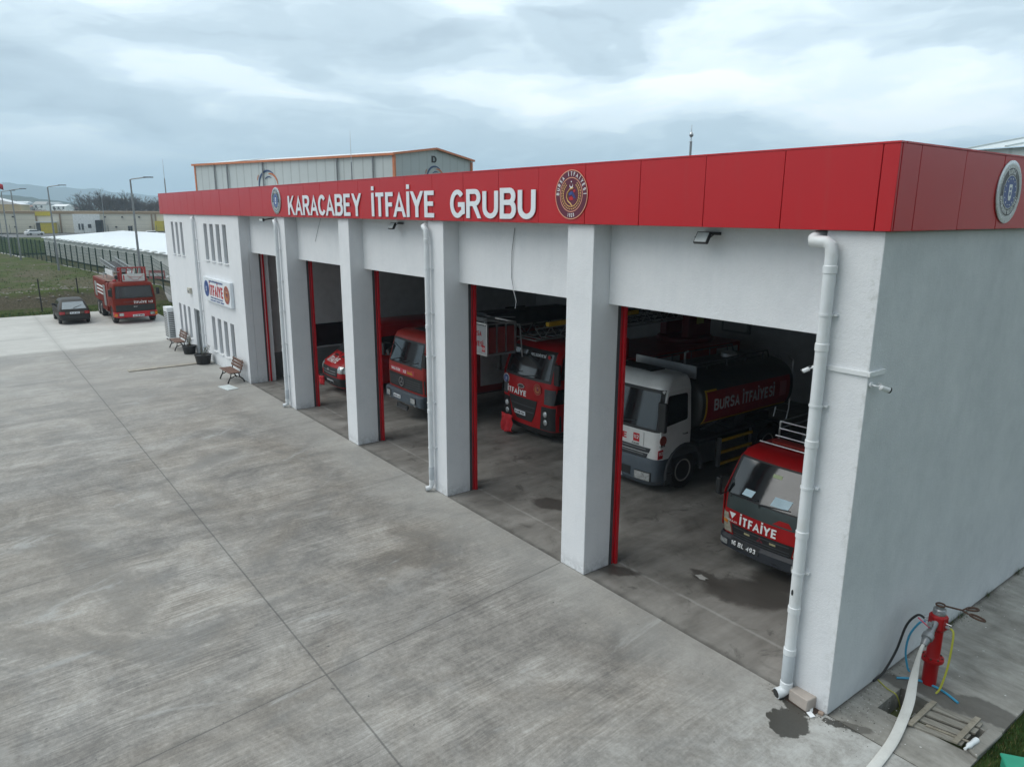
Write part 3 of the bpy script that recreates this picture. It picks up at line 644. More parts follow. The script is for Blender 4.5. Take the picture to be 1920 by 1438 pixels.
def wreath_emblem(b, c, u, v, r, th=.012, text=True):
    """round fire-brigade crest: maroon enamel, salmon rings, lettering, gold wreath, white crescent; material slots 0..5"""
    nn = Vector(u).cross(Vector(v)); P = lambda x, y: Vector(c)+Vector(u)*x*r+Vector(v)*y*r
    b.m(0).disc(c, u, v, r*.985, r*.985, th, 0); b.m(1).disc(c, u, v, r, r, .004, th*.8, r_in=.965, n=48); b.m(1).disc(c, u, v, r*.70, r*.70, .004, th*.8, r_in=.955, n=44)
    if text:
        b.m(2).arc_text("BURSA İTFAİYESİ", c, u, v, r*.755, r*.165, 184, -4, off=th, kx=.95); b.arc_text("1923", c, u, v, r*.755, r*.15, 254, 286, off=th, inner=True, kx=.9)
    b.m(3)
    for sg in (-1, 1):
        for k in range(13):
            a = R(-84+sg*0+k*11.2); rad = .53
            for e in (-.05, .05):
                x, y = sg*(rad+e)*math.cos(a), (rad+e)*math.sin(a)
                t = Vector((-sg*math.sin(a)*.8-sg*math.cos(a)*e*6, math.cos(a)*.8-math.sin(a)*-e*6)); t.normalize(); q = Vector((-t.y, t.x))
                pp = [Vector((x, y))+t*.055, Vector((x, y))+q*.028, Vector((x, y))-t*.055, Vector((x, y))-q*.028]
                b.plate([P(*w_) for w_ in pp], .004, th, nn)
    b.m(2)
    oc = [(.10*math.cos(R(a)), .36+.10*math.sin(R(a))) for a in range(140, 401, 20)]; ic = [(.082*math.cos(R(a)), .395+.082*math.sin(R(a))) for a in range(390, 149, -20)]
    b.plate([P(*q) for q in oc+ic], .004, th, nn); b.disc(P(0, .52), u, v, r*.03, r*.03, .004, th, n=8)
    b.m(3).tube([P(*q)+nn*th for q in ((.14, .27), (-.08, .22), (-.24, .07), (-.27, -.1), (-.2, -.25), (-.02, -.36), (.08, -.46))], r*.03, 6)
    b.m(4); b.plate([P(*q) for q in ((-.17, .05), (.02, .14), (.10, .03), (-.1, -.03))], .004, th, nn)
    for d in (0, .08): b.plate([P(*q) for q in ((-.02+d, .12), (.02+d, .13), (.22+d, -.14), (.18+d, -.15))], .005, th, nn)
    b.m(5); b.plate([P(*q) for q in ((-.12, -.12), (.02, -.06), (.14, -.14), (.12, -.22), (-.10, -.22))], .004, th, nn)
    b.plate([P(*q) for q in ((.12, .18), (.24, .22), (.26, .12), (.16, .08))], .004, th, nn)
EMB1 = [M_MAROON, M_SALM, M_TXTW, M_GOLD, M_BLUE, M_TXTR]
def city_emblem(b, c, u, v, r, th=.03, text=True):
    """round municipal badge: silver rim, dark ring with lettering, blue centre with stars and a white column; slots 0..3"""
    nn = Vector(u).cross(Vector(v)); P = lambda x, y: Vector(c)+Vector(u)*x*r+Vector(v)*y*r
    b.m(0).lathe([(r, 0), (r, th*.6), (r*.93, th), (r*.80, th*.9), (r*.77, th*.75)], 48, Matrix.Translation(c) @ Matrix((Vector(u), Vector(v), nn)).transposed().to_4x4())
    b.m(1).disc(c, u, v, r*.77, r*.77, .004, th*.75); b.m(0).disc(c, u, v, r*.79, r*.79, .004, th*.8, r_in=.965)
    b.m(2).disc(c, u, v, r*.52, r*.52, .004, th*.75+.003); b.m(0).disc(c, u, v, r*.54, r*.54, .005, th*.75+.003, r_in=.95)
    b.m(3)
    if text:
        b.arc_text("BURSA", c, u, v, r*.575, r*.15, 118, 62, off=th*.75+.004, bold=.03, kx=.85); b.arc_text("BÜYÜKŞEHİR BELEDİYESİ", c, u, v, r*.58, r*.135, 192, 348, off=th*.75+.004, inner=True, bold=.02, kx=.8)
    for k in range(14):
        a = R(90+k*360/14+12.8); q = P(.42*math.cos(a), .42*math.sin(a)); b.disc(q, u, v, r*.025, r*.025, .004, th*.75+.007, n=5)
    b.plate([P(*q) for q in ((-.10, .24), (.10, .24), (.12, .20), (.12, -.16), (.07, -.27), (-.07, -.27), (-.12, -.16), (-.12, .20))], .004, th*.75+.007, nn)
    b.m(2); b.plate([P(*q) for q in ((-.05, .14), (.05, .14), (.05, .06), (-.05, .06))], .003, th*.75+.011, nn); b.plate([P(*q) for q in ((-.05, .0), (.05, .0), (.05, -.12), (-.05, -.12))], .003, th*.75+.011, nn)
EMB2 = [M_SILVER, M_DSTEEL, M_BLUE, M_TXTW]

# ================================================================ THE SETTING
def struct(name, mb, m, **k): return tag(mb.build(name, m, **k), kind='structure')
b = MB(); S_ = 14000
b.add([(-5950, -2550, -.30), (450, -2550, -.30), (450, 5950, -.30), (-5950, 5950, -.30)], [(0, 1, 2, 3)]); struct('ground', b, M_GROUND, smooth=0)
# concrete yard in front (a slab) and the concrete floor of the hall behind the pillars
PX0, PX1, PY0, PY1, PW = .30, 1.46, .72, 1.66, .05     # inspection pit beside the hydrant
b = MB(); b.box(-50.5, 1.55, -45, 0, -.25, 0); b.box(-50.5, -36.0, 0, 1.5, -.25, 0); struct('concrete_yard', b, M_YARD, smooth=0)
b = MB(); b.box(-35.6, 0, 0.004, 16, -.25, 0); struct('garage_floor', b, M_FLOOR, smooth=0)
b = MB()
q = [(.004, .02), (1.55, .02), (1.55, 30), (.004, 30)]
ip = [(.23, .93), (.78, 1.68), (1.60, 1.24), (1.05, .49)]      # pit outline (slanting to the wall as in the photo)
def inset(poly, d):
    c = Vector((sum(p[0] for p in poly)/4, sum(p[1] for p in poly)/4)); return [tuple(Vector(p)+(c-Vector(p)).normalized()*d) for p in poly]
ip = [(.20, .80), (.62, 1.62), (1.47, 1.42), (1.36, .34)]
def slab_with_hole(b, outer, hole, z1, z0, iz):
    n = len(outer); vs = [(x, y, z1) for x, y in outer]+[(x, y, z1) for x, y in hole]+[(x, y, iz) for x, y in hole]+[(x, y, z0) for x, y in outer]
    fs = [(i, (i+1) % n, n+(i+1) % n, n+i) for i in range(n)]+[(n+i, n+(i+1) % n, 2*n+(i+1) % n, 2*n+i) for i in range(n)]
    fs += [(2*n, 2*n+1, 2*n+2, 2*n+3)]+[(i, 3*n+i, 3*n+(i+1) % n, (i+1) % n) for i in range(n)]
    b.add(vs, fs)
pit_o = [tuple(onz(1645, 1326)[:2]), tuple(onz(1690, 1289)[:2]), tuple(onz(1858, 1376)[:2]), tuple(onz(1806, 1406)[:2])]
slab_with_hole(b, [(.004, .02), (.004, 30), (1.55, 30), (1.55, .02)], pit_o, 0.0, -.25, -.62)
struct('side_path', b, M_PATH, smooth=0)
b = MB()
def lawn_sheet(b, x0, x1, y0, y1, z, step):
    nx = int((x1-x0)/step); ny = int((y1-y0)/step); vs = []
    for j in range(ny+1):
        for i in range(nx+1): vs.append((x0+(x1-x0)*i/nx, y0+(y1-y0)*j/ny, z+random.uniform(-.02, .02)))
    b.add(vs, [(j*(nx+1)+i, j*(nx+1)+i+1, (j+1)*(nx+1)+i+1, (j+1)*(nx+1)+i) for j in range(ny) for i in range(nx)])
lawn_sheet(b, 1.55, 26, -14, 30, -.045, .8); lawn_sheet(b, -50.5, -35.7, 1.5, 7.0, -.03, .6)
lawn_sheet(b, -52.6, -50.5, -45, 7, -.03, .6); struct('lawn', b, M_GRASS, recalc=False)
# grass blades on the near lawn
b = MB()
for k in range(15000):
    x = 1.56+abs(random.gauss(0, .9)); y = random.uniform(-1.6, 3.6)
    if x > 4.5: continue
    a = random.uniform(0, 6.28); h = random.uniform(.025, .065)*random.choice((1, 1, 1.5)); wd = random.uniform(.004, .008); l = random.uniform(.01, .05); dx, dy = math.cos(a), math.sin(a)
    b.m(0 if random.random() < .62 else (1 if random.random() < .7 else 2)).add([(x-dy*wd, y+dx*wd, -.06), (x+dy*wd, y-dx*wd, -.06), (x+dx*l, y+dy*l, -.05+h)], [(0, 1, 2)])
M_BL = [mat('blade_green', (.045, .095, .022), .7, var=.3, spec=.2), mat('blade_dark', (.030, .060, .016), .7, var=.3, spec=.2), mat('blade_dry', (.16, .14, .06), .8, var=.3, spec=.2)]
tag(b.build('grass', M_BL, recalc=False, smooth=0), kind='stuff')
b = MB()
for k in range(420):
    cl_ = random.choice((3.4, 3.7, 4.1, 5.2, 6.6, 7.4, 8.1, 9.5)); x = .01+abs(random.gauss(0, .03)); y = cl_+random.gauss(0, .10); h = random.uniform(.02, .13); dx, dy = random.uniform(-.04, .06), random.uniform(-.05, .05); wd = .006
    b.m(random.choice((0, 1, 1, 2))).add([(x, y-wd, 0), (x, y+wd, 0), (x+dx, y+dy, h)], [(0, 1, 2)])
tag(b.build('weeds', M_BL, recalc=False, smooth=0), kind='stuff')
b = MB()
for k in range(700):
    if random.random() < .5: x, y = .01+abs(random.gauss(0, .12)), random.uniform(.1, 9)
    elif random.random() < .5: x, y = random.gauss(.35, .25), random.gauss(.75, .35)
    else: x, y = random.uniform(-.9, .3), -abs(random.gauss(.05, .12))
    if x < .0 and y > -.01: continue
    r = random.uniform(.003, .011); a = random.uniform(0, 6.28); b.m(random.choice((0, 0, 1))).add([(x+r*math.cos(a+q), y+r*math.sin(a+q), .001+.5*r*(q > 3)) for q in (0, 1.4, 2.9, 4.4)], [(0, 1, 2, 3)])
tag(b.build('grit', [mat('dark_grit', (.07, .06, .05), .9), mat('pale_grit', (.45, .44, .42), .9)], recalc=False, smooth=0), kind='stuff')
# rough field on a low bank beyond the yard, stones on its slope
from mathutils import noise as mn
def field_z(x, y):
    t = min(1, max(0, (-52.7-x)/1.7)); t = t*t*(3-2*t)
    return -.05+t*(1.15+.25*mn.noise((x*.06, y*.06, 3)))+.10*t*mn.noise((x*.5, y*.5, 1))+.16*t*mn.noise((x*.2, y*.2, 5))
fence_y = lambda x: 2.5+(x+61.7)*.1246
b = MB(); xs = [-52.6-.35*i for i in range(30)]+[-63.1-1.6*i for i in range(1, 80)]; ys = [0+i/40 for i in range(41)]
vs = []
for x in xs:
    y1 = fence_y(x)-.1; y0 = -62.0
    for t in ys: y = y1+(y0-y1)*(t**1.6); vs.append((x, y, field_z(x, y)))
n = len(ys); b.add(vs, [(i*n+j, i*n+j+1, (i+1)*n+j+1, (i+1)*n+j) for i in range(len(xs)-1) for j in range(n-1)])
struct('field', b, M_FIELD, recalc=False)
b = MB()
for k in range(620):
    x = -53.4-abs(random.gauss(1.6, 1.5)); y = random.uniform(-30, 2.0)
    if random.random() < .15: x -= random.uniform(0, 30)
    if y > fence_y(x)-.5: continue
    r = random.uniform(.03, .13)*(1.6 if random.random() < .12 else 1); z = field_z(x, y); vs = []
    for sgn in ((1, 0, 0), (-1, 0, 0), (0, 1, 0), (0, -1, 0), (0, 0, 1), (0, 0, -1)): vs.append((x+sgn[0]*r*random.uniform(.6, 1.4), y+sgn[1]*r*random.uniform(.6, 1.4), z+sgn[2]*r*random.uniform(.4, .8)))
    b.add(vs, [(0, 2, 4), (2, 1, 4), (1, 3, 4), (3, 0, 4), (2, 0, 5), (1, 2, 5), (3, 1, 5), (0, 3, 5)])
tag(b.build('stones', mat('field_stone', (.22, .205, .175), .9, var=.3), smooth=0), kind='stuff')
# grass tufts and dry weeds on the field and lawn strips
b = MB()
for k in range(3800):
    if random.random() < .35: x, y = random.uniform(-52.6, -50.6), random.uniform(-12, 5); z = -.03
    elif random.random() < .2: x, y = random.uniform(-49, -36), random.uniform(1.6, 6.5); z = -.03
    else:
        x = -54.5-abs(random.gauss(0, 14)); y = random.uniform(-26, 3)
        if y > fence_y(x)-.3: continue
        z = field_z(x, y)
    for q in range(3):
        a = random.uniform(0, 6.28); h = random.uniform(.03, .14); dx, dy = math.cos(a), math.sin(a); wd = .022; x += random.gauss(0, .12); y += random.gauss(0, .12)
        b.m(random.choice((0, 0, 1, 2))).add([(x-dy*wd, y+dx*wd, z-.02), (x+dy*wd, y-dx*wd, z-.02), (x+dx*.08, y+dy*.08, z+h)], [(0, 1, 2)])
tag(b.build('field_grass', M_BL, recalc=False, smooth=0), kind='stuff')
# lane and bare earth beyond the fence
M_LANE = mat('lane_concrete', (.27, .26, .245), .85, var=.2, vs=.8, dirt=(.16, .14, .12))
b = MB(); vs = []
for x in (-47, -60, -80, -110, -200): vs += [(x, fence_y(x)+.2, -.05), (x, fence_y(x)+4.2, -.05)]
b.add(vs, [(0, 2, 3, 1), (2, 4, 5, 3), (4, 6, 7, 5), (6, 8, 9, 7)]); struct('lane', b, M_LANE, recalc=False)
b = MB(); b.add([(-224, -90, -.06), (-136, -90, -.06), (-128, 60, -.06), (-210, 80, -.06)], [(0, 1, 2, 3)]); struct('verge', b, M_GRASS, recalc=False)
b = MB(); b.add([(-252, -90, -.02), (-224, -90, -.02), (-196, 60, -.02), (-226, 80, -.02)], [(0, 1, 2, 3)]); struct('road', b, mat('yard_asphalt', (.13, .13, .13), .9, vs=.5), recalc=False)
# earth ridge behind the lawn strip
b = MB(); vs = []; NX = 60
for i in range(NX+1):
    x = -51+17*i/NX; h = .75+.3*mn.noise((x*.4, 0, 2))+.14*mn.noise((x*1.7, 4, 0)); c = 7.6+.4*mn.noise((x*.3, 7, 1))
    for dy, f in ((-1.2, -.05), (-.7, .55), (-.25, .95), (.2, 1), (.8, .5), (1.5, -.05)): vs.append((x, c+dy+.1*mn.noise((x*2, dy, 0)), h*f+.06*mn.noise((x*3, dy*3, 3))))
b.add(vs, [(i*6+j, i*6+j+1, (i+1)*6+j+1, (i+1)*6+j) for i in range(NX) for j in range(5)]); struct('earth_bank', b, mat('bare_earth', (.13, .105, .08), .95, var=.3, vs=1.5, bump=.6, bs=9, dirt=(.07, .085, .03)))
# hills
def ridge(name, pts, depth, seed, amp):
    """pts: (azimuth pixel x, pixel y of the crest, distance)"""
    b = MB(); vs = []; N = 90
    xs_ = [p[0] for p in pts]
    def lerp(u, k):
        for a, c in zip(pts, pts[1:]):
            if u <= c[0]: t = (u-a[0])/(c[0]-a[0]); return a[k]+(c[k]-a[k])*t
        return pts[-1][k]
    for i in range(N+1):
        u = xs_[0]+(xs_[-1]-xs_[0])*i/N; v = lerp(u, 1)+amp*mn.noise((u*.02+seed, seed, 0))+amp*.4*mn.noise((u*.09, seed, 2)); d = lerp(u, 2)
        p = atd(u, v, d); dr = Vector((p.x-CAM.x, p.y-CAM.y, 0)).normalized()
        for f, hh in ((-1, -1), (-.55, .32), (-.2, .78), (0, 1), (.5, .6), (1.2, -1)):
            jx = depth*.12*mn.noise((u*.03, f*3, seed)); z = p.z*hh if hh > 0 else -5.0
            vs.append((p.x+dr.x*(f*depth+jx), p.y+dr.y*(f*depth+jx), z*(1+.16*mn.noise((u*.05, f*5, seed+4)) if 0 < hh < 1 else 1)))
    b.add(vs, [(i*6+j, i*6+j+1, (i+1)*6+j+1, (i+1)*6+j) for i in range(N) for j in range(5)])
    struct(name, b, M_HILL)
ridge('hills', [(-300, 362, 1700), (0, 366, 1700), (60, 370, 1700), (130, 380, 1750), (220, 389, 1800), (420, 394, 1900), (900, 396, 2000)], 260, 1.0, 3)
ridge('mountains', [(-260, 334, 4300), (0, 343, 4400), (110, 352, 4400), (200, 358, 4500), (300, 368, 4600), (450, 376, 4700), (800, 388, 4800), (1300, 393, 4800)], 700, 6.0, 6)

# ================================================================ THE FIRE STATION
H0, H1, DO, BX, DEP = 6.36, 7.315, 5.01, -35.6, 15.0
XR = [0.0, -4.805, -9.523, -14.303, -19.06, -23.78]
st = thing('fire_station', 'long white fire station with a red fascia and five open vehicle bays', 'building', (0, 0, 0))
def wall_holes(b, x0, x1, z0, z1, holes, y0, y1):
    xs = sorted({x0, x1, *[h[0] for h in holes], *[h[1] for h in holes]}); zs = sorted({z0, z1, *[h[2] for h in holes], *[h[3] for h in holes]})
    solid = lambda i, j: 0 <= i < len(xs)-1 and 0 <= j < len(zs)-1 and not any(h[0] <= (xs[i]+xs[i+1])/2 <= h[1] and h[2] <= (zs[j]+zs[j+1])/2 <= h[3] for h in holes)
    for i in range(len(xs)-1):
        for j in range(len(zs)-1):
            if not solid(i, j): continue
            a, c, d, e = xs[i], xs[i+1], zs[j], zs[j+1]
            b.add([(a, y0, d), (c, y0, d), (c, y0, e), (a, y0, e), (a, y1, d), (c, y1, d), (c, y1, e), (a, y1, e)], [(0, 1, 2, 3), (5, 4, 7, 6)]+([] if solid(i-1, j) else [(0, 3, 7, 4)])+([] if solid(i+1, j) else [(1, 5, 6, 2)])+([] if solid(i, j-1) else [(0, 4, 5, 1)])+([] if solid(i, j+1) else [(3, 2, 6, 7)]))
# pillars of the bays
for k, x in enumerate(XR[:5]):
    wd = .71 if k == 0 else .65
    if k: b = MB(); b.box(x-wd, x, 0, .65, 0, H0); b.build('pillar', M_PLAST, st, bevel=.012, seg=2)
    b = MB(); b.box(XR[k+1]+.001, x-wd-.001, .40, .63, DO, H0); b.build('lintel', M_PLAST, st, bevel=.008)
# side wall, rear wall, office block
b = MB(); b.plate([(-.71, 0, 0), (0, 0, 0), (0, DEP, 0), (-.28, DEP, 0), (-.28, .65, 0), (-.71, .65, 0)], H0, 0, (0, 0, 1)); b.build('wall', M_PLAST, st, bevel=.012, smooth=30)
WIN = [(-28.55+.885*i, -28.05+.885*i, z, z+1.5) for i in range(4) for z in (.6, 4.5)]+[(-34.25+.85*i, -33.80+.85*i, z, z+1.5) for i in range(3) for z in (.6, 4.5)]
DOOR = (-31.45, -30.2, 0.0, 2.12)
b = MB(); wall_holes(b, BX, XR[5], 0, H0, WIN+[DOOR], 0, .30); b.build('wall', M_PLAST, st, bevel=.01)
b = MB(); b.box(BX+.002, BX+.25, .302, DEP, 0, H0); b.build('wall', M_PLAST, st)
b = MB(); b.box(BX+.252, -.282, DEP-.25, DEP-.002, 0, H0); b.build('wall', M_INT, st)
b = MB(); b.box(XR[5]-.30, XR[5]-.002, .302, 1.0, 0, H0); b.build('wall', M_PLAST, st)
PXI = XR[5]-.62
b = MB()
def xwall(b, x0, x1, y0, y1, z0, z1, holes):     # a wall running along y, with holes (y0,y1,z0,z1)
    t = MB(); wall_holes(t, y0, y1, z0, z1, holes, 0, 1)
    b.add([(x0+(x1-x0)*(1-p[1]), p[0], p[2]) for p in t.v], t.f)
xwall(b, PXI-.2, PXI, 1.002, DEP-.26, 1.0, 3.8, [(3.0, 4.55, 1.05, 2.0), (4.7, 6.2, 1.05, 2.0)]); b.build('partition_wall', M_INT, st)
b = MB(); b.box(PXI-.2, PXI+.012, 1.002, DEP-.26, 0, .998); b.build('dado', M_DADO, st)
b = MB(); b.box(PXI-.2, PXI+.25, 1.002, DEP-.26, 3.802, H0-.01); b.build('beam', M_INT, st)
for y0, y1 in ((3.0, 4.55), (4.7, 6.2)):
    b = MB(); b.box(PXI-.14, PXI-.11, y0, y1, 1.05, 2.0); b.build('window', M_GLASS, st)
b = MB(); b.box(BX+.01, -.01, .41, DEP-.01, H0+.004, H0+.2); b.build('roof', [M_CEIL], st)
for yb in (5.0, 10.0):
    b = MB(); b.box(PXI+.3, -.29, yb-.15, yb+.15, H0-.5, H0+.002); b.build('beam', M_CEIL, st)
# windows and door of the office block
for x0, x1, z0, z1 in WIN:
    b = MB(); f = .035
    b.box(x0, x1, .12, .17, z0, z0+f); b.box(x0, x1, .12, .17, z1-f, z1); b.box(x0, x0+f, .12, .17, z0+f, z1-f); b.box(x1-f, x1, .12, .17, z0+f, z1-f); b.box(x0+f, x1-f, .12, .17, z0+.95, z0+.985)
    wf = b.build('window', M_GREY, st)
    b = MB(); b.box(x0+f, x1-f, .138, .150, z0+f, z1-f); b.build('pane', M_PANE, wf)
    b = MB(); b.box(x0-.04, x1+.04, -.06, .118, z0-.045, z0-.002); b.build('sill', M_OFFW, wf, bevel=.006)
x0, x1, z0, z1 = DOOR
b = MB(); b.box(x0, x0+.07, .10, .18, 0, z1); b.box(x1-.07, x1, .10, .18, 0, z1); b.box(x0+.07, x1-.07, .10, .18, z1-.07, z1); b.box(x0+.60, x0+.66, .10, .18, 0, z1-.07)
dr = b.build('door', M_GREY, st); b = MB(); b.box(x0+.07, x0+.60, .13, .15, 0.02, z1-.07); b.box(x0+.66, x1-.07, .13, .15, .02, z1-.07); b.build('pane', M_PANE, dr)
b = MB(); b.tube([(x0+.56, .10, 1.0), (x0+.56, .06, 1.0), (x0+.56, .06, 1.15), (x0+.56, .10, 1.15)], .012, 6); b.build('handle', M_STEEL, dr)
# red door rails on the inner side of each pillar
for x in XR[1:]:
    b = MB(); b.m(1).box(x-.05, x+.004, .655, .72, 0.01, 5.3); b.m(0).box(x-.05, x+.012, .721, .742, .01, 5.3); b.m(1).box(x-.045, x-.004, .743, .764, .02, 5.3); b.m(0).box(x-.05, x+.055, .765, .83, .01, 5.3)
    b.build('door_rail', [M_RAIL, M_DGREY], st, bevel=.004)
for k, x in enumerate(XR[:5]):
    wd = .71 if k == 0 else .65
    b = MB(); b.box(x-wd-.045, x-wd+.05, .66, .80, 0.01, 5.3); b.build('door_rail', M_RAIL, st, bevel=.004)
# fascia: cladding cassettes with open joints in front of a dark carrier
FY, FX, FL = -.085, .095, -35.93
b = MB(); b.box(FL+.05, FX-.05, FY+.045, .40, H0+.012, H1-.02); b.box(-.30, FX-.05, .401, DEP-.4, H0+.012, H1-.02); b.box(FL+.05, FL+.4, .401, DEP-.4, H0+.012, H1-.02); b.build('fascia_carrier', M_VOID, st)
seams = [FX]+[-.10-1.2135*k for k in range(30)]
seams = [s for s in seams if s > FL+.3]+[FL]
for a, c in zip(seams, seams[1:]):
    g1 = .004; t = random.uniform(-.002, .002)
    b = MB(); b.box(c+g1, a-g1, FY+t, FY+.04, H0, H1); b.build('fascia_panel', M_ACP, st, bevel=.006)
ys = [FY+.045, .41]+[.41+1.2*k for k in range(1, 13)]
for a, c in zip(ys, ys[1:]):
    t = random.uniform(-.002, .002)
    b = MB(); b.box(FX-.04, FX+t, a+.005, c-.005, H0, H1); b.build('fascia_panel', M_ACP, st, bevel=.006)
    b = MB(); b.box(FL, FL+.04, a+.005, c-.005, H0, H1); b.build('fascia_panel', M_ACP, st, bevel=.006)
b = MB(); b.box(FL, FX, FY-.006, FY+.12, H1+.002, H1+.022); b.box(FX-.12, FX+.006, FY+.121, DEP-.4, H1+.002, H1+.022); b.build('coping', M_RAIL, st)
# down-pipes
def drainpipe(x, r, grey=None):
    b = MB(); zt = 6.12
    pts = [(x-.27, .36, H0-.02), (x-.27, .20, H0-.06), (x-.27, .02, zt+.16), (x-.27, -.07, zt+.13), (x-.25, -.10, zt+.10), (x-.18, -.105, zt+.10), (x-.08, -.105, zt+.10), (x-.02, -.105, zt+.06), (x, -.105, zt-.05), (x, -.105, zt-.3), (x, -.105, 1.0), (x, -.105, .20), (x, -.125, .125), (x-.03, -.17, .085), (x-.06, -.24, .075)]
    if x < -5: pts = [(x-.22, .38, H0-.03), (x-.2, .2, H0-.06), (x-.17, -.02, zt+.13), (x-.15, -.09, zt+.10), (x-.08, -.105, zt+.08), (x-.02, -.105, zt+.03), (x, -.105, zt-.08), (x, -.105, 1.0), (x, -.105, .2), (x, -.13, .11), (x-.05, -.2, .075), (x-.07, -.24, .07)]
    b.tube(pts, r, 16)
    zs = [zt-.22, 4.95, 3.7, 2.45, 1.35, .72, .20] if x > -5 else [zt-.2, 4.0, 2.0, .25]
    for z in zs: b.lathe([(r, z-.05), (r*1.13, z-.045), (r*1.13, z+.04), (r, z+.05)], 16, Matrix.Translation((x, -.105, 0)), caps=False)
    b.m(1).tube([(x-.04, -.19, .083), (x-.063, -.244, .0745)] if x > -5 else [(x-.05, -.2, .075), (x-.073, -.244, .07)], r*.86, 14)
    if x > -5: b.m(1).disc((x-.01, -.105-r-.001, 1.62), (1, 0, 0), (0, 0, 1), .016, .045, .003, n=7)
    p = b.build('drainpipe', [M_PVC, M_BLACK], st)
    for z in ([5.35, 4.2, 3.1, 1.9] if x > -5 else [5.3, 4.3, 3.3, 2.2, 1.1]):
        c = MB(); c.lathe([(r+.002, z-.014), (r+.010, z-.014), (r+.010, z+.014), (r+.002, z+.014)], 16, Matrix.Translation((x, -.105, 0)), caps=False); c.box(x+r*.4, x+r+.045, -.06, -.002, z-.012, z+.012); c.build('clamp', M_PVC, p)
    for z0, z1 in ([(.26, .70)] if x > -5 else [(.3, .62)]):
        c = MB(); c.lathe([(r+.003, z0), (r+.006, z0+.01), (r+.006, z1-.01), (r+.003, z1)], 16, Matrix.Translation((x, -.105, 0)), caps=False); c.build('pipe_sleeve', M_PVCG, p)
drainpipe(-.565, .075); drainpipe(-10.05, .062); drainpipe(-19.56, .062); drainpipe(-29.78, .062)
# cable duct round the corner
b = MB(); b.box(-.50, 0.001, -.032, -.001, 4.66, 4.72); b.box(.001, .032, -.032, .34, 4.66, 4.72); b.build('cable_duct', M_OFFW, st, bevel=.004)

# ---- fixed to the station: lettering, badges, sign, lamps, cameras
LY = FY-.012
def word(txt, xa, xb, z0=6.425, cap=.565):
    ws = [text_mesh(ch, .024, 1.0)[2] for ch in txt]; gap = .075; kn = [KERN.get(txt[i-1:i+1], 0) if i else 0 for i in range(len(txt))]; tot = sum(q[1]-q[0] for q in ws)+gap*(len(txt)-1)-sum(kn); k = (xb-xa)/tot; x = xa
    for ch, q, kk in zip(txt, ws, kn):
        x -= kk*k
        wd = (q[1]-q[0])*k; b = MB(); b.text(ch, (x, LY, z0), (1, 0, 0), (0, 0, 1), wd, cap, th=.014, bold=.024, off=0); b.build('letter', M_SIGNL, sg); x += wd+gap*k
sg = thing('sign_lettering', 'white raised letters of the station name along the red fascia', 'lettering', (0, 0, 0))
word("KARACABEY", -18.33, -13.25); word("İTFAİYE", -12.66, -9.64); word("GRUBU", -9.05, -6.22)
b = MB(); wreath_emblem(b, (-5.28, FY-.004, 6.84), (1, 0, 0), (0, 0, 1), .405); tag(b.build('round_crest', EMB1), 'maroon round fire brigade crest with gold wreath after the lettering', 'emblem')
b = MB(); city_emblem(b, (-19.36, FY-.004, 6.86), (1, 0, 0), (0, 0, 1), .41); tag(b.build('round_badge', EMB2), 'blue and silver round city badge before the first fascia letter', 'emblem')
b = MB(); city_emblem(b, (FX+.004, 3.06, 6.85), (0, 1, 0), (0, 0, 1), .415, .02); tag(b.build('round_badge', EMB2), 'blue and silver round city badge on the short side fascia', 'emblem')
sb = thing('sign_board', 'white sign board between window rows of the office block', 'sign', (-26.92, -.04, 3.30))
b = MB(); b.box(-1.90, 1.90, -.10, .035, -.50, .50); b.build('board', [M_SIGNW], sb, bevel=.01)
b = MB(); b.text("İTFAİYE", (-.98, -.104, -.22), (1, 0, 0), (0, 0, 1), 1.92, .44, .006, .04); b.build('lettering', M_TXTR, sb)
b = MB(); b.text("BURSA BÜYÜKŞEHİR BELEDİYESİ", (-.98, -.104, .335), (1, 0, 0), (0, 0, 1), 1.92, .07, .004, .02); b.text("İTFAİYE DAİRESİ BAŞKANLIĞI", (-.9, -.104, -.335), (1, 0, 0), (0, 0, 1), 1.7, .055, .004, .02); b.text("KARACABEY  İTFAİYE  GRUBU", (-.95, -.104, -.445), (1, 0, 0), (0, 0, 1), 1.9, .06, .004, .02); b.build('small_lettering', M_TXTB, sb)
b = MB(); city_emblem(b, (-1.42, -.104, .02), (1, 0, 0), (0, 0, 1), .34, .012, text=False); b.build('badge', [M_BLUE, M_BLUE, M_BLUE, M_TXTW], sb)
b = MB(); wreath_emblem(b, (1.42, -.104, -.02), (1, 0, 0), (0, 0, 1), .36, .01, text=False); b.build('crest', [mat('brown_enamel', (.26, .05, .035), .45), M_SALM, M_TXTW, M_GOLD, M_BLUE, M_TXTR], sb)
def floodlight(x, label):
    t = thing('floodlight', label, 'floodlight', (x, .40, 6.22), 0, 'floodlights under the fascia')
    t.scale = (.7, .7, .7)
    M = Matrix.Translation((0, -.36, -.02)) @ Matrix.Rotation(R(-30), 4, 'X')
    b = MB(); b.box(-.17, .17, -.02, .04, -.13, .13, M); b.box(-.15, .15, .04, .075, -.10, .10, M); b.build('housing', M_BLACK, t, bevel=.008)
    b = MB(); b.box(-.145, .145, -.026, -.021, -.105, .105, M); b.build('lens', mat('led_panel', (.62, .66, .66), .2), t)
    b = MB(); b.tube([(-.19, -.36, -.02), (-.19, -.2, .06), (-.19, -.002, .06)], .012, 6); b.tube([(.19, -.36, -.02), (.19, -.2, .06), (.19, -.002, .06)], .012, 6); b.box(-.2, .2, -.03, -.001, .03, .09); b.build('bracket', M_BLACK, t)
floodlight(-2.70, 'black floodlight under the fascia over the bay nearest the corner')
floodlight(-12.12, 'black floodlight under the fascia below the second word')
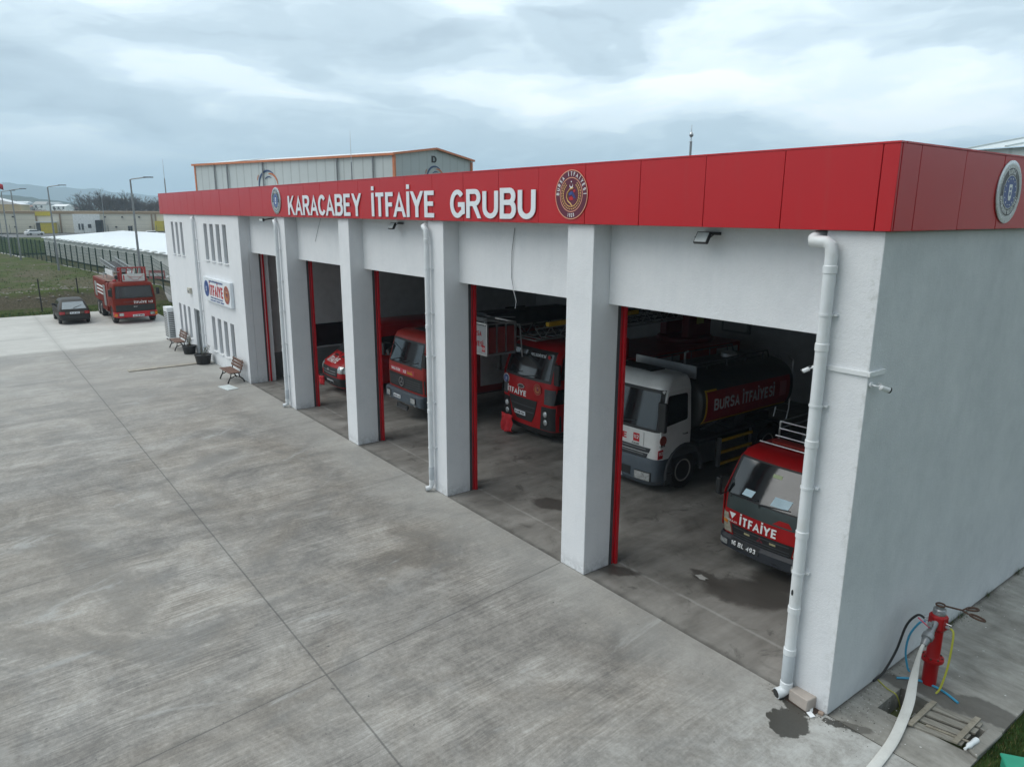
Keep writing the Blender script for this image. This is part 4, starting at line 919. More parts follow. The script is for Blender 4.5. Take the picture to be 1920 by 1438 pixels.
t = thing('floodlight', 'dark floodlight seen edge on over the farthest open bay', 'floodlight', (-21.2, .40, 6.24), 0, 'floodlights under the fascia')
b = MB(); b.box(-.2, .2, -.42, -.36, -.05, .05); b.box(-.14, .14, -.36, -.31, -.03, .03); b.build('housing', M_BLACK, t, bevel=.01)
b = MB(); b.box(-.17, .17, -.424, -.421, -.04, .04); b.build('lens', MATS['led_panel'], t)
b = MB(); b.tube([(-.10, -.34, 0), (-.10, -.002, .05)], .014, 6); b.tube([(.10, -.34, 0), (.10, -.002, .05)], .014, 6); b.build('bracket', M_BLACK, t)
def camera_(loc, dirv, label, base, k=.8):
    t = thing('security_camera', label, 'camera', loc, 0, 'security cameras on the walls'); t.scale = (k, k, k); d = Vector(dirv).normalized(); bs = Vector(base)
    b = MB(); b.cyl((0, 0, 0), bs*.03, .045, n=16); b.tube([bs*.03, bs*.08+Vector((0, 0, -.01)), bs*.10+d*.05], .014, 8); b.build('mount', M_OFFW, t)
    p = bs*.10+d*.05; b = MB(); b.tube([p, p+d*.02, p+d*.16], [.03, .05, .05], 16); b.build('housing', M_OFFW, t)
    b = MB(); b.cyl(p+d*.161, p+d*.185, .050, n=16); b.m(1).plate([p+d*.10+Vector((0, 0, .054))+Vector((-d.y, d.x, 0))*s1*.04+d*s2*.1 for s1, s2 in ((-1, -1), (1, -1), (1, 1.25), (-1, 1.25))], .006); b.build('hood', [M_BLACK, M_OFFW], t)
camera_((.002, .06, 4.56), (.45, .80, -.32), 'white security camera on the side wall under the cable duct', (1, 0, 0))
camera_((-.70, -.002, 4.66), (-.75, -.15, -.45), 'white security camera behind the nearest drainpipe facing the bay', (0, -1, 0), .55)
camera_((BX+.25, -.002, 3.35), (-.3, -.8, -.4), 'small white security camera at the far end of the office block', (0, -1, 0))
b = MB(); p = ony(356, 545, -.05); b.box(p.x-.2, p.x+.2, -.12, -.001, p.z-.13, p.z+.13); b.m(1).box(p.x-.16, p.x+.16, -.126, -.121, p.z-.10, p.z+.02)
tag(b.build('wall_lamp', [mat('beige_plastic', (.52, .50, .43), .5), M_LAMP], bevel=.01), 'small beige box lamp on the wall above the office door', 'lamp')
# loose cables hanging on the lintels
b = MB(); P = [ony(965, 428, .38), ony(960, 470, .37), ony(959, 520, .38), ony(963, 545, .34), ony(968, 565, .30), ony(966, 579, .27)]; b.tube(P, .008, 5); tag(b.build('loose_cable', M_GREY), 'thin grey cable hanging from the lintel into the middle bay', 'cable')
b = MB(); P = [ony(601, 410, .38), ony(596, 430, .385), ony(591, 453, .385)]; b.tube(P, .006, 5); tag(b.build('loose_cable', M_GREY), 'short thin cable hanging on the lintel of the second farthest bay', 'cable')
# lightning rods on the roof
def mast(u, v0, v1, y, label, kind):
    p = ony(u, v1, y); q = ony(u, v0, y); t = thing('roof_mast', label, 'mast', (p.x, p.y, H0+.2), 0, 'masts on the station roof'); h = q.z-H0-.2
    b = MB(); b.cyl((0, 0, 0), (0, 0, h*.62 if kind else h*.80), .035, .028, 8); b.box(-.1, .1, -.1, .1, 0, .02); b.build('pole', M_GREY, t)
    b = MB(); b.cyl((0, 0, h*.62 if kind else h*.80), (0, 0, h), .014, .006, 6)
    if not kind: b.lathe([(.02, h*.86), (.05, h*.88), (.05, h*.90), (.02, h*.92)], 10); b.lathe([(.012, h*.80), (.045, h*.81), (.012, h*.82)], 10)
    b.build('rod', M_STEEL, t)
mast(311, 297, 362, 1.2, 'thin lightning rod at the far left end of the roof', 1)
mast(660, 246, 334, 6, 'tall thin lightning rod in front of the steel hall', 1)
mast(1294, 235, 294, 6, 'grey mast with a knobbed tip above the fascia on the right', 0)

# ================================================================ VEHICLES
def cab_shell(root, lv, m, name='cab', bev=0.0):
    s = Shell(lv); b = MB(); s.mesh(b); s.ob = b.build(name, m, root, smooth=38); return s
def windshield(s, root, z0, z1, w0, w1, surround=.05, split=False):
    b = MB(); s.patch(b, z0-surround, z1+surround, -w0-surround, w0+surround, -w1-surround, w1+surround, off=.010, th=.03, nx=32, nz=10)
    f = b.build('windshield_surround', M_BLACK, root)
    b = MB(); s.patch(b, z0, z1, -w0, w0, -w1, w1, off=.018, th=.012, nx=32, nz=10); return b.build('windshield', M_GLASS, f)
def side_windows(s, root, poly, door=None, handle=None, m=None):
    for sd in (-1, 1):
        if door:
            b = MB(); s.side(b, rp(door, .06), sd, .012, .02); d = b.build('door', m, root, bevel=.006)
            if handle:
                h = MB(); h.tube([(sd*(s.w(handle[1])+.012), handle[0]-.08, handle[1]), (sd*(s.w(handle[1])+.05), handle[0]-.06, handle[1]), (sd*(s.w(handle[1])+.05), handle[0]+.06, handle[1]), (sd*(s.w(handle[1])+.012), handle[0]+.08, handle[1])], .012, 6); h.build('handle', M_BLACK, d)
        b = MB(); s.side(b, rp(poly, .07), sd, .022, .02); b.build('side_window', M_GLASS, root)
def box(name, m, parent, x0, x1, y0, y1, z0, z1, bevel=.02, seg=2):
    b = MB(); b.box(x0, x1, y0, y1, z0, z1); return b.build(name, m, parent, bevel=bevel, seg=seg)
def shutter(parent, sd, x, y0, y1, z0, z1, m=None):
    b = MB(); b.m(0).box(min(sd*(x-.03), sd*(x+.012)), max(sd*(x-.03), sd*(x+.012)), y0, y1, z0, z1)
    n = int((z1-z0)/.07)
    for k in range(n): z = z0+(z1-z0)*(k+.5)/n; a = sd*(x+.012); c = sd*(x+.020); b.box(min(a, c), max(a, c), y0+.02, y1-.02, z-.025, z+.025)
    return b.build('shutter', m or mat('shutter_aluminium', (.42, .43, .43), .42, metal=.5, dirt=(.3, .28, .25)), parent)
def light_bar(parent, y, z, w, m=None, bar=True):
    b = MB()
    if bar: b.m(0).box(-w, w, y-.10, y+.10, z, z+.05)
    l = b.build('light_bar', M_BLACK, parent, bevel=.01) if bar else parent
    for sd in (-1, 1):
        c = MB(); c.lathe([(.105, z+.05), (.11, z+.10), (.095, z+.17), (.05, z+.195)], 14, Matrix.Translation((sd*(w-.14), y, 0))); c.build('beacon', M_RLENS, l)
def ladder_mesh(b, a, c, w, h=.22, rungs=20, rail=.035):
    """lattice ladder from a to c: two rails each side, rungs and diagonals"""
    a, c = Vector(a), Vector(c)
    up = Vector((0, 0, 1))
    for sd in (-1, 1):
        o = Vector((sd*w, 0, 0)); b.bar(a+o, c+o, rail); b.bar(a+o+up*h, c+o+up*h, rail*.8)
        for k in range(rungs):
            p = a+(c-a)*(k/rungs)+o; q = a+(c-a)*((k+1)/rungs)+o; b.bar(p if k % 2 else p+up*h, q+up*h if k % 2 else q, rail*.45)
    for k in range(rungs+1):
        p = a+(c-a)*(k/rungs); b.bar(p-Vector((w, 0, 0)), p+Vector((w, 0, 0)), rail*.6)

# ---- white water tanker (fourth bay of the hall, right beside the small truck)
t = thing('water_tanker', 'white cab water tanker carrying a dark tank with a red lettered band', 'fire truck', (-7.80, 3.85, 0), 0, 'fire engines parked in the hall')
s = cab_shell(t, [(.86, 1.21, .05, 1.28, .2, .05, .10), (1.1, 1.22, .02, 1.28, .2, .05, .11), (1.55, 1.22, .02, 1.28, .2, .05, .12), (2.50, 1.16, .22, 1.28, .18, .06, .12), (2.68, 1.13, .30, 1.27, .2, .08, .12), (2.79, 1.07, .42, 1.24, .24, .1, .1), (2.84, .94, .58, 1.14, .26, .13, .06)], M_WHITE)
windshield(s, t, 1.62, 2.46, 1.11, 1.06, .07)
b = MB(); s.patch(b, 1.17, 1.50, -.80, .80, off=.016, th=.02); b.build('front_panel', M_WHITE, t, bevel=.008)
for z0, z1, w0 in ((1.02, 1.14, 1.0), (.885, .995, .92)):
    b = MB(); s.patch(b, z0, z1, -w0+.05, w0-.05, -w0, w0, off=.022, th=.03, nx=16); gr = b.build('grille', M_DGREY, t, bevel=.01)
    c = MB(); s.patch(c, z0+.065, z0+.085, -w0+.12, w0-.12, off=.03, th=.01, nx=14); c.build('grille_slat', M_GREY, gr)
b = MB(); s.front_text(b, "İTFAİYE", -.70, 1.25, 1.02, .15, .035, .02); b.build('lettering', M_TXTR, t)
def sticker112(b, F, x, z, w, h):
    b.m(0); F(b, x, z, w, h); 
b = MB(); s.patch(b, 1.24, 1.44, .50, .68, off=.02, th=.004, nx=2, nz=1); b.m(1); s.front_text(b, "112", .515, 1.31, .15, .09, .02, .024); b.build('emergency_sticker', [M_TXTR, M_TXTW], t)
b = MB(); s.front_text(b, "Axor", .46, 1.17, .22, .05, .0, .02); b.build('badge_lettering', M_TXTK, t)
lb = Shell([(.22, 1.15, .03, .50, .25, .05, .12), (.34, 1.22, -.06, .52, .25, .05, .13), (.74, 1.23, -.05, .52, .25, .05, .13), (.88, 1.21, .0, .52, .25, .05, .12)]); b = MB(); lb.mesh(b); b.build('bumper', M_BUMP, t)
headlights(lb, t, (-.86, .86), .36, .55, .42)
b = MB(); lb.patch(b, .40, .60, -.5, .5, off=.012, th=.03); b.build('air_intake', M_BLACK, t); plate_no(lb, t, "16 BLN 72", 0, .30)
wipers(s, t, (-.85, -.1), 1.64, .62, .10)
side_windows(s, t, [(.30, 1.68), (1.10, 1.76), (1.10, 2.40), (.42, 2.40)], [(.17, 1.0), (1.20, 1.0), (1.20, 2.48), (.40, 2.48), (.17, 1.66)], (1.02, 1.42), M_WHITE)
for sd in (-1, 1):
    mirror(t, 1.14, .18, 1.98, sd, .24, .70, .20)
    arch(s, t, 1.05, .47, .62, sd, m=M_DGREY, off=.03)
    b = MB(); pts = [(sd*1.235, 1.05+.66*math.cos(R(a)), .47+.66*math.sin(R(a))) for a in range(-8, 189, 14)]; b.tube(pts, .045, 8, flat=1.0); b.build('mudguard', M_DGREY, t)
    b = MB(); b.box(sd*1.10-.12, sd*1.10+.12, .40, .62, .20, .80); b.box(sd*1.16-.09, sd*1.16+.09, .34, .64, .46, .52); b.build('cab_step', M_DGREY, t, bevel=.02)
b = MB(); s.side(b, [(.25+.12*math.cos(k*.524), 1.36+.12*math.sin(k*.524)) for k in range(12)], 1, .020, .01); b.build('round_sticker', mat('brown_enamel', (.26, .05, .035), .45) if 'brown_enamel' not in MATS else MATS['brown_enamel'], t)
b = MB(); s.side(b, [(.10, .92), (.27, .92), (.27, 1.14), (.10, 1.14)], 1, .016, .01); b.m(1).text("112", (1.24, .115, 1.02), (0, 1, 0), (0, 0, 1), .14, .08, .004, .02); b.build('emergency_sticker', [M_TXTR, M_TXTW], t)
b = MB(); b.text("1824", (1.242, .12, 1.21), (0, 1, 0), (0, 0, 1), .2, .055, .004, .02); b.build('badge_lettering', M_TXTK, t)
b = MB(); b.box(-.72, .46, .60, 1.10, 2.83, 2.87); b.build('roof_hatch', M_BLACK, t, bevel=.03, seg=3)
# tank
TA, TB, TZ = 1.20, .76, 1.93
def tank_x(z, k=1.0): return TA*k*max(0, 1-abs((z-TZ)/(TB*k))**2.7)**(1/2.7)
def tank_ring(k, n=44):
    P = []
    for i in range(n):
        a = 2*math.pi*i/n; ca, sa = math.cos(a), math.sin(a); P.append((math.copysign(abs(ca)**(2/2.7), ca)*TA*k, TZ+math.copysign(abs(sa)**(2/2.7), sa)*TB*k))
    return P
b = MB(); rs = [(1.60, .82), (1.63, .92), (1.70, .985), (1.78, 1.0), (5.50, 1.0), (5.58, .985), (5.66, .90)]; vs = []
for y, k in rs: vs += [(x, y, z) for x, z in tank_ring(k)]
n = 44; b.add(vs, [(i*n+j, i*n+(j+1) % n, (i+1)*n+(j+1) % n, (i+1)*n+j) for i in range(len(rs)-1) for j in range(n)]+[tuple(range(n))[::-1], tuple((len(rs)-1)*n+j for j in range(n))])
tk = b.build('tank', mat('dark_tank_paint', (.045, .048, .05), .38, coat=.2, dirt=(.09, .085, .08)), t)
for sd in (-1, 1):
    def band(b, y0, y1, z0, z1, off, nz=8):
        vs = []
        for l in (off, off-.015):
            for j in range(nz+1):
                z = z0+(z1-z0)*j/nz
                for y in (y0, y1): vs.append((sd*(tank_x(z)+l), y, z))
        m_ = 2*(nz+1); fs = []
        for l in (0, 1): fs += [(l*m_+2*j, l*m_+2*j+1, l*m_+2*j+3, l*m_+2*j+2) for j in range(nz)]
        fs += [(0, 1, m_+1, m_), (2*nz, 2*nz+1, m_+2*nz+1, m_+2*nz)]+[(2*j+e, 2*j+2+e, m_+2*j+2+e, m_+2*j+e) for j in range(nz) for e in (0, 1)]
        b.add(vs, fs)
    b = MB(); band(b, 1.86, 5.40, 1.50, 2.27, .006); st_ = b.build('stripe', mat('dark_red_band', (.26, .010, .016), .4), tk)
    b = MB(); band(b, 1.80, 1.855, 1.45, 2.32, .008); band(b, 1.86, 2.25, 2.275, 2.315, .008, 1); band(b, 1.86, 5.40, 1.455, 1.495, .008, 1); b.build('trim_line', M_YELL, tk)
    b = MB(); vs, fs, (a, c) = text_mesh("BURSA İTFAİYESİ", .035, 1.0); P = []
    for p in vs:
        z = 1.78+p[1]*.30; yy = (p[0]-a)/(c-a)*2.55; P.append((sd*(tank_x(z)+.012+.003*p[2]), 2.12+yy if sd > 0 else 2.12+2.55-yy, z))
    b.add(P, fs); b.build('lettering', mat('grey_lettering', (.56, .56, .57), .5), tk)
    b = MB(); band(b, 4.92, 5.22, 1.74, 2.14, .010); b.build('emergency_sticker', mat('pale_red_sticker', (.40, .12, .13), .5), tk)
box('splash_board', M_GREY, t, -.95, 1.02, 1.56, 1.60, 2.62, 2.94, .006)
b = MB()
for x in (-.62, .55): b.tube([(x, 1.9, 2.64), (x, 1.95, 2.86), (x, 5.2, 2.86), (x, 5.3, 2.64)], .02, 6)
for y in (2.6, 3.4, 4.2, 5.0): b.tube([(.55, y, 2.66), (.55, y, 2.86)], .015, 6); b.tube([(-.62, y, 2.66), (-.62, y, 2.86)], .015, 6)
b.build('top_rail', M_DSTEEL, t)
b = MB(); b.box(-.45, .40, 2.0, 5.2, 2.685, 2.71); b.build('walkway', M_DSTEEL, t)
b = MB(); b.tube([(-.1, 2.5, 2.69), (-.1, 2.5, 3.0), (-.1, 2.62, 3.02)], .03, 8); b.lathe([(.22, 2.71), (.22, 2.80), (.18, 2.83)], 18, Matrix.Translation((-.05, 4.3, 0))); b.build('fill_hatch', M_STEEL, t)
box('chassis', M_BLACK, t, -.45, .45, .4, 5.7, .55, 1.02)
for x0, x1 in ((-1.12, -.5), (.5, 1.12)): box('tool_box', M_DGREY, t, x0, x1, 1.75, 2.42, .42, .98, .03)
box('side_deck', M_DSTEEL, t, -1.15, 1.15, 1.7, 4.0, 1.03, 1.10, .01)
b = MB(); b.lathe([(.22, 0), (.22, .7)], 16, Matrix.Translation((.82, 2.55, 1.12)) @ Matrix.Rotation(R(-90), 4, 'X')); b.box(.55, 1.0, 3.3, 3.7, 1.11, 1.45); b.tube([(.7, 2.3, 1.15), (1.0, 2.5, 1.4), (1.05, 3.0, 1.2), (.9, 3.5, 1.15)], .04, 8); b.build('pump_gear', M_DSTEEL, t)
for sd in (-1, 1):
    b = MB(); b.m(0).box(sd*1.17-.04, sd*1.17+.04, 2.44, 2.52, .24, 1.0)
    for z in (.30, .60, .92): b.m(1).box(sd*1.18-.02, sd*1.18+.02, 2.52, 3.85, z-.035, z+.035)
    b.m(0).box(sd*1.16-.03, sd*1.16+.01, 3.78, 3.84, .3, 1.02)
    b.build('guard_rail', [M_GREY, M_YELL], t)
    wheel(t, sd*1.08, 1.05, .47, .30, sd); wheel(t, sd*1.06, 4.55, .47, .34, sd)
    b = MB(); pts = [(sd*1.06, 4.55+.62*math.cos(R(a)), .47+.60*math.sin(R(a))) for a in range(10, 171, 16)]
    for q0, q1 in zip(pts, pts[1:]): b.bar(q0, q1, .38, .02)
    b.build('mudguard', M_BLACK, t)
b = MB(); b.box(-1.1, 1.1, 5.62, 5.75, .5, .8); b.build('rear_bumper', M_DGREY, t, bevel=.02)
b = MB(); b.tube([(1.0, 5.7, .9), (1.0, 5.78, 1.2), (1.0, 5.78, 2.6), (1.0, 5.5, 2.75)], .02, 6); b.tube([(.6, 5.7, .9), (.6, 5.78, 1.2), (.6, 5.78, 2.6), (.6, 5.5, 2.75)], .02, 6)
for k in range(7): b.tube([(.6, 5.78, 1.1+.22*k), (1.0, 5.78, 1.1+.22*k)], .014, 6)
b.build('rear_ladder', M_STEEL, t)

# ---- small red fire truck nearest the corner
t = thing('light_fire_truck', 'small red fire truck with dark front band and steel roof rack by corner pillar', 'fire truck', (-2.88, 2.58, 0), 0, 'fire engines parked in the hall')
s = cab_shell(t, [(.50, .93, .05, 1.55, .2, .05, .09), (.85, .945, .0, 1.55, .22, .05, .10), (1.24, .945, .03, 1.55, .22, .05, .10), (1.36, .94, .06, 1.55, .16, .05, .10), (2.02, .875, .38, 1.55, .14, .06, .08), (2.14, .84, .48, 1.52, .17, .08, .07), (2.22, .74, .66, 1.44, .2, .12, .05)], M_RED)
b = MB(); s.patch(b, 1.07, 1.34, -.92, .92, off=.010, th=.02, nx=16); b.build('front_band', mat('dark_green_band', (.035, .05, .05), .4, coat=.2), t)
b = MB(); s.patch(b, 1.10, 1.20, .22, .60, .34, .52, off=.012, th=.01, nx=4); b.build('fuel_flap', M_RED, t)
windshield(s, t, 1.37, 2.03, .885, .825, .025)
b = MB(); s.front_text(b, "İTFAİYE", -.46, .845, .80, .165, .04, .014); b.build('lettering', M_TXTW, t)
b = MB(); s.front_text(b, "VOLKAN", -.76, .835, .24, .04, .01, .012); P = [(-.72, 1.02), (-.56, 1.02), (-.64, .90)]; b.add([(x, s.fy(x, z)-.014, z) for x, z in P], [(0, 1, 2)]); b.build('badge_lettering', M_TXTW, t)
b = MB(); s.patch(b, .54, .80, -.60, .60, -.66, .66, off=.014, th=.03, nx=12); gr = b.build('grille', M_BLACK, t)
c = MB()
for z in (.58, .635, .745): s.patch(c, z, z+.018, -.58, .58, off=.024, th=.012, nx=12, nz=1)
c.build('grille_slat', M_DGREY, gr); c = MB()
for a in (90, 210, 330):
    d = Vector((math.cos(R(a)), math.sin(R(a)))); n_ = Vector((-d.y, d.x)); P = [Vector((0, 0)), d*.04+n_*.024, d*.08, d*.04-n_*.024]
    c.add([(p.x, s.fy(p.x, .70+p.y)-.022, .70+p.y) for p in P], [(0, 1, 2, 3)])
c.build('grille_badge', mat('dull_red_badge', (.16, .02, .03), .4), gr)
c = MB(); s.patch(c, .69, .725, -.34, -.22, off=.022, th=.01, nx=2, nz=1); s.patch(c, .69, .725, .20, .32, off=.022, th=.01, nx=2, nz=1); c.build('grille_lamp', mat('yellowed_lens', (.42, .38, .22), .4), gr)
for sd in (-1, 1):
    b = MB(); xs = sorted((sd*.915, sd*.64)); xt = sorted((sd*.925, sd*.74)); s.patch(b, .60, .98, xs[0], xs[1], xt[0], xt[1], off=.016, th=.04, nx=6, nz=4); h = b.build('headlight', mat('yellowed_headlight', (.40, .37, .29), .15, metal=.2, var=.3, vs=10, coat=.6), t)
    c = MB(); xm = sd*.80; s.patch(c, .78, .84, xm-.06, xm+.06, off=.022, th=.01, nx=3, nz=2); c.build('lens', M_AMBER, h)
lb = Shell([(.24, .90, .08, .5, .22, .04, .10), (.32, .95, -.05, .5, .22, .04, .11), (.50, .955, -.06, .5, .22, .04, .11), (.56, .94, .0, .5, .2, .04, .1)]); b = MB(); lb.mesh(b); b.build('bumper', mat('dark_bumper', (.026, .030, .038), .5, dirt=(.07, .07, .07)), t)
for sd in (-1, 1):
    b = MB(); lb.patch(b, .37, .47, sd*.78-.10, sd*.78+.10, off=.012, th=.02, nx=4, nz=2); b.build('fog_lamp', M_LAMP, t)
b = MB(); lb.patch(b, .30, .38, .30, .42, off=.008, th=.01, nx=2, nz=1); lb.patch(b, .30, .38, -.46, -.32, off=.008, th=.01, nx=2, nz=1); b.build('tow_hook_slot', M_BLACK, t)
plate_no(lb, t, "16 BL 493", -.28, .41, .64, .14, dark=True)
wipers(s, t, (-.72, -.08, ), 1.37, .58, .05)
side_windows(s, t, [(.26, 1.38), (1.22, 1.32), (1.22, 2.0), (.58, 2.0)], [(.16, .64), (1.30, .64), (1.30, 2.06), (.56, 2.06), (.16, 1.36)], (1.12, 1.18), M_RED)
for sd in (-1, 1): mirror(t, .93, .16, 1.46, sd, .10, .34, .06)
for x, w_, h_, z in ((-.40, .22, .15, 1.42), (.28, .34, .2, 1.41)):
    b = MB()
    y = lambda zz, xx: s.fy(xx, zz)-.026
    b.add([(x-w_/2, y(z, x-w_/2), z), (x+w_/2, y(z, x+w_/2), z), (x+w_/2+.05, y(z+h_*.8, x+w_/2+.05), z+h_*.8), (x-w_/2+.05, y(z+h_*.8, x-w_/2+.05), z+h_*.8)], [(0, 1, 2, 3)])
    b.build('dash_paper', mat('pale_blue_paper', (.50, .66, .74), .7), t)
b = MB(); s.patch(b, 1.86, 1.92, -.02, .16, off=.024, th=.004, nx=2, nz=1); b.build('rear_view_mirror', mat('green_grey_mirror', (.35, .42, .22), .4), t)
b = MB()
for k, (y, z, x) in enumerate(((.86, 2.27, .72), (1.22, 2.34, .62), (1.34, 2.46, .62), (1.34, 2.60, .62))): b.tube([(-x, y, z), (.88, y, z)], .018, 8)
for x in (-.62, 0, .62): b.tube([(x, 1.34, 2.2), (x, 1.34, 2.62)], .018, 6)
for x in (-.62, .86):
    for z in (2.46, 2.60): b.tube([(x, 1.34, z), (x, 3.9, z)], .018, 8)
b.build('roof_rack', M_STEEL, t)
box('light_bar', M_RED2, t, -.55, .35, .98, 1.2, 2.20, 2.30, .03)
box('body', M_RED, t, -.92, .92, 1.62, 4.6, .75, 2.0, .03)
for sd in (-1, 1): shutter(t, sd, .92, 1.8, 3.0, .9, 1.85); shutter(t, sd, .92, 3.1, 4.4, .9, 1.85)
b = MB(); b.box(-.8, .8, 1.7, 4.4, 2.005, 2.10); b.lathe([(.2, 2.1), (.2, 2.3)], 16, Matrix.Translation((-.35, 2.1, 0))); b.box(0, .5, 2.0, 3.6, 2.1, 2.28); b.build('roof_gear', M_DSTEEL, t, bevel=.01)
box('chassis', M_BLACK, t, -.4, .4, .4, 4.6, .42, .75)
for sd in (-1, 1):
    wheel(t, sd*.82, .92, .38, .22, sd, holes=6); wheel(t, sd*.82, 3.5, .38, .24, sd, holes=6); arch(s, t, .92, .38, .46, sd)

# ---- red ladder truck of the middle-right bay
t = thing('ladder_truck', 'red ladder truck with rescue basket above its cab and black hexagonal grille', 'fire truck', (-12.02, 4.25, 0), 0, 'fire engines parked in the hall')
s = cab_shell(t, [(.42, 1.22, .06, 1.9, .26, .05, .10), (1.2, 1.24, 0, 1.9, .26, .05, .12), (1.76, 1.24, .02, 1.9, .26, .05, .12), (2.62, 1.16, .30, 1.9, .24, .06, .12), (2.76, 1.10, .42, 1.88, .26, .1, .1), (2.88, .92, .66, 1.78, .3, .15, .08)], M_RED)
windshield(s, t, 1.90, 2.62, .98, .92, .075)
b = MB(); s.front_text(b, "BELEDİYESİ", .02, 2.50, .62, .075, .02, .030); b.build('windshield_lettering', M_SIGNW, t)
b = MB(); c0 = (.78, s.fy(.78, 2.53)-.032, 2.53); b.disc(c0, (1, 0, 0), (0, 0, 1), .06, .06, .004, 0, 16); b.build('windshield_sticker', M_TXTR, t)
b = MB(); s.front_text(b, "İTFAİYE", -.86, 1.30, .98, .16, .04, .012); b.build('lettering', M_TXTW, t)
b = MB(); c0 = (-.14, s.fy(-.14, 1.58)-.01, 1.58); b.m(0).disc(c0, (1, 0, 0), (0, 0, 1), .15, .065, .02, 0, 28); b.m(1).disc(c0, (1, 0, 0), (0, 0, 1), .125, .05, .004, .02, 24); b.build('oval_badge', [M_STEEL, M_DSTEEL], t)
b = MB(); c0 = (-.96, s.fy(-.96, 1.66)-.012, 1.66); city_emblem(b, c0, (1, 0, 0), (0, 0, 1), .15, .008, text=False); b.build('city_badge', [M_SILVER, M_BLUE, M_BLUE, M_TXTW], t)
b = MB(); c0 = (.58, s.fy(.58, 1.60)-.012, 1.60); wreath_emblem(b, c0, (1, 0, 0), (0, 0, 1), .16, .006, text=False); b.build('crest', [M_RED2, M_SALM, M_TXTW, M_GOLD, M_BLUE, M_TXTR], t)
b = MB(); s.patch(b, .80, 1.24, -.62, .44, -.76, .58, off=.016, th=.03, nx=8); s.patch(b, .56, .80, -.40, .30, -.62, .44, off=.016, th=.03, nx=8); gr = b.build('grille', M_BLACK, t)
c = MB(); s.patch(c, 1.0, 1.03, -.66, .48, off=.024, th=.01); s.patch(c, .84, .87, -.6, .42, off=.024, th=.01); c.build('grille_slat', M_DGREY, gr)
for sd in (-1, 1):
    b = MB(); xs = sorted((sd*.86, sd*1.20)); s.patch(b, 1.22, 1.66, xs[0], xs[1], off=.014, th=.03, nx=8, nz=4); b.build('corner_panel', M_DGREY, t)
    b = MB(); xs = sorted((sd*.66, sd*1.23)); xt = sorted((sd*.76, sd*1.235)); s.patch(b, .44, 1.14, xs[0], xs[1], xt[0], xt[1], off=.018, th=.04, nx=8, nz=4); cp = b.build('lamp_panel', M_BLACK, t)
    for z in (.92, .68):
        c = MB(); q = Vector((sd*.90, s.fy(sd*.90, z)-.02, z)); c.lathe([(.085, 0), (.085, .02), (.06, .035), (.02, .04)], 18, Matrix.Translation(q) @ Matrix.Rotation(R(90), 4, 'X')); c.build('headlight', M_LAMP, cp)
plate_no(s, t, "16 ANB 754", -.22, .70, .52, .12)
wipers(s, t, (-.8, -.05), 1.90, .6, .10); wipers(s, t, (-.1,), 2.55, .45, -.12, .05)
side_windows(s, t, [(.32, 1.94), (1.2, 1.94), (1.2, 2.56), (.46, 2.56)], [(.2, .9), (1.3, .9), (1.3, 2.64), (.44, 2.64), (.2, 1.9)], (1.12, 1.66), M_RED)
for sd in (-1, 1):
    mirror(t, 1.18, .2, 2.15, sd, .22, .6, .2); arch(s, t, 1.25, .5, .62, sd); wheel(t, sd*1.08, 1.25, .5, .3, sd); wheel(t, sd*1.06, 6.6, .5, .34, sd)
    b = MB(); s.side(b, [(.10, 1.25), (.55, 1.25), (.55, 1.68), (.22, 1.68)], sd, .016, .02); b.build('lower_window', M_GLASS, t)
lb = Shell([(.24, 1.05, .14, 1.0, .3, .05, .10), (.42, 1.2, .06, 1.0, .28, .05, .1)]); b = MB(); lb.mesh(b); b.build('bumper', M_BLACK, t)
box('body', M_RED2, t, -1.22, 1.22, 2.05, 8.6, .72, 2.25, .03)
for sd in (-1, 1):
    for y0, y1 in ((2.2, 3.6), (3.75, 5.4), (7.3, 8.45)): shutter(t, sd, 1.22, y0, y1, .95, 2.1)
box('crew_roof', M_RED, t, -1.1, 1.1, 1.95, 3.2, 2.255, 2.86, .05, 3)
box('chassis', M_BLACK, t, -.45, .45, .4, 8.6, .45, .72)
b = MB(); b.lathe([(.95, 2.26), (.95, 2.42), (.8, 2.45)], 28, Matrix.Translation((0, 7.1, 0))); b.box(-.62, -.34, 6.5, 7.7, 2.45, 3.55); b.box(.34, .62, 6.5, 7.7, 2.45, 3.55); b.box(-.34, .34, 7.3, 7.7, 2.45, 3.2); b.build('turntable', mat('dark_turret_red', (.13, .010, .009), .45, dirt=(.05, .02, .02)), t, bevel=.03)
b = MB(); b.box(.63, .66, 6.9, 7.25, 2.9, 3.15); b.build('warning_label', mat('dim_yellow_label', (.4, .38, .1), .5), t)
b = MB(); b.m(0); ladder_mesh(b, (-.05, .10, 2.98), (-.05, 7.0, 3.10), .42, .34, 24, .05); b.m(1); ladder_mesh(b, (-.05, .10, 3.08), (-.05, 6.4, 3.20), .32, .30, 22, .045)
b.m(2).bar((.42, .5, 3.42), (.42, 4.2, 3.50), .13, .12); b.m(1).box(-.5, .5, 1.2, 1.6, 2.92, 2.98)
b.build('ladder', [mat('ladder_alloy', (.36, .37, .37), .4, metal=.7), M_DSTEEL, M_YELL], t)
bk = MB(); x0, x1, y0, y1, z0, z1 = -1.95, -.42, -1.02, -.02, 2.56, 3.44
for x in (x0, x1):
    for y in (y0, y1): bk.bar((x, y, z0), (x, y, z1), .05)
for z in (z0, z1):
    for x in (x0, x1): bk.bar((x, y0, z), (x, y1, z), .045)
    for y in (y0, y1): bk.bar((x0, y, z), (x1, y, z), .045)
for f in (.33, .66): bk.bar((x1, y0+f*(y1-y0), z0), (x1, y0+f*(y1-y0), z1), .035)
bk.box(x0, x1, y0, y1, z0-.04, z0-.001); kb = bk.build('basket', M_STEEL, t)
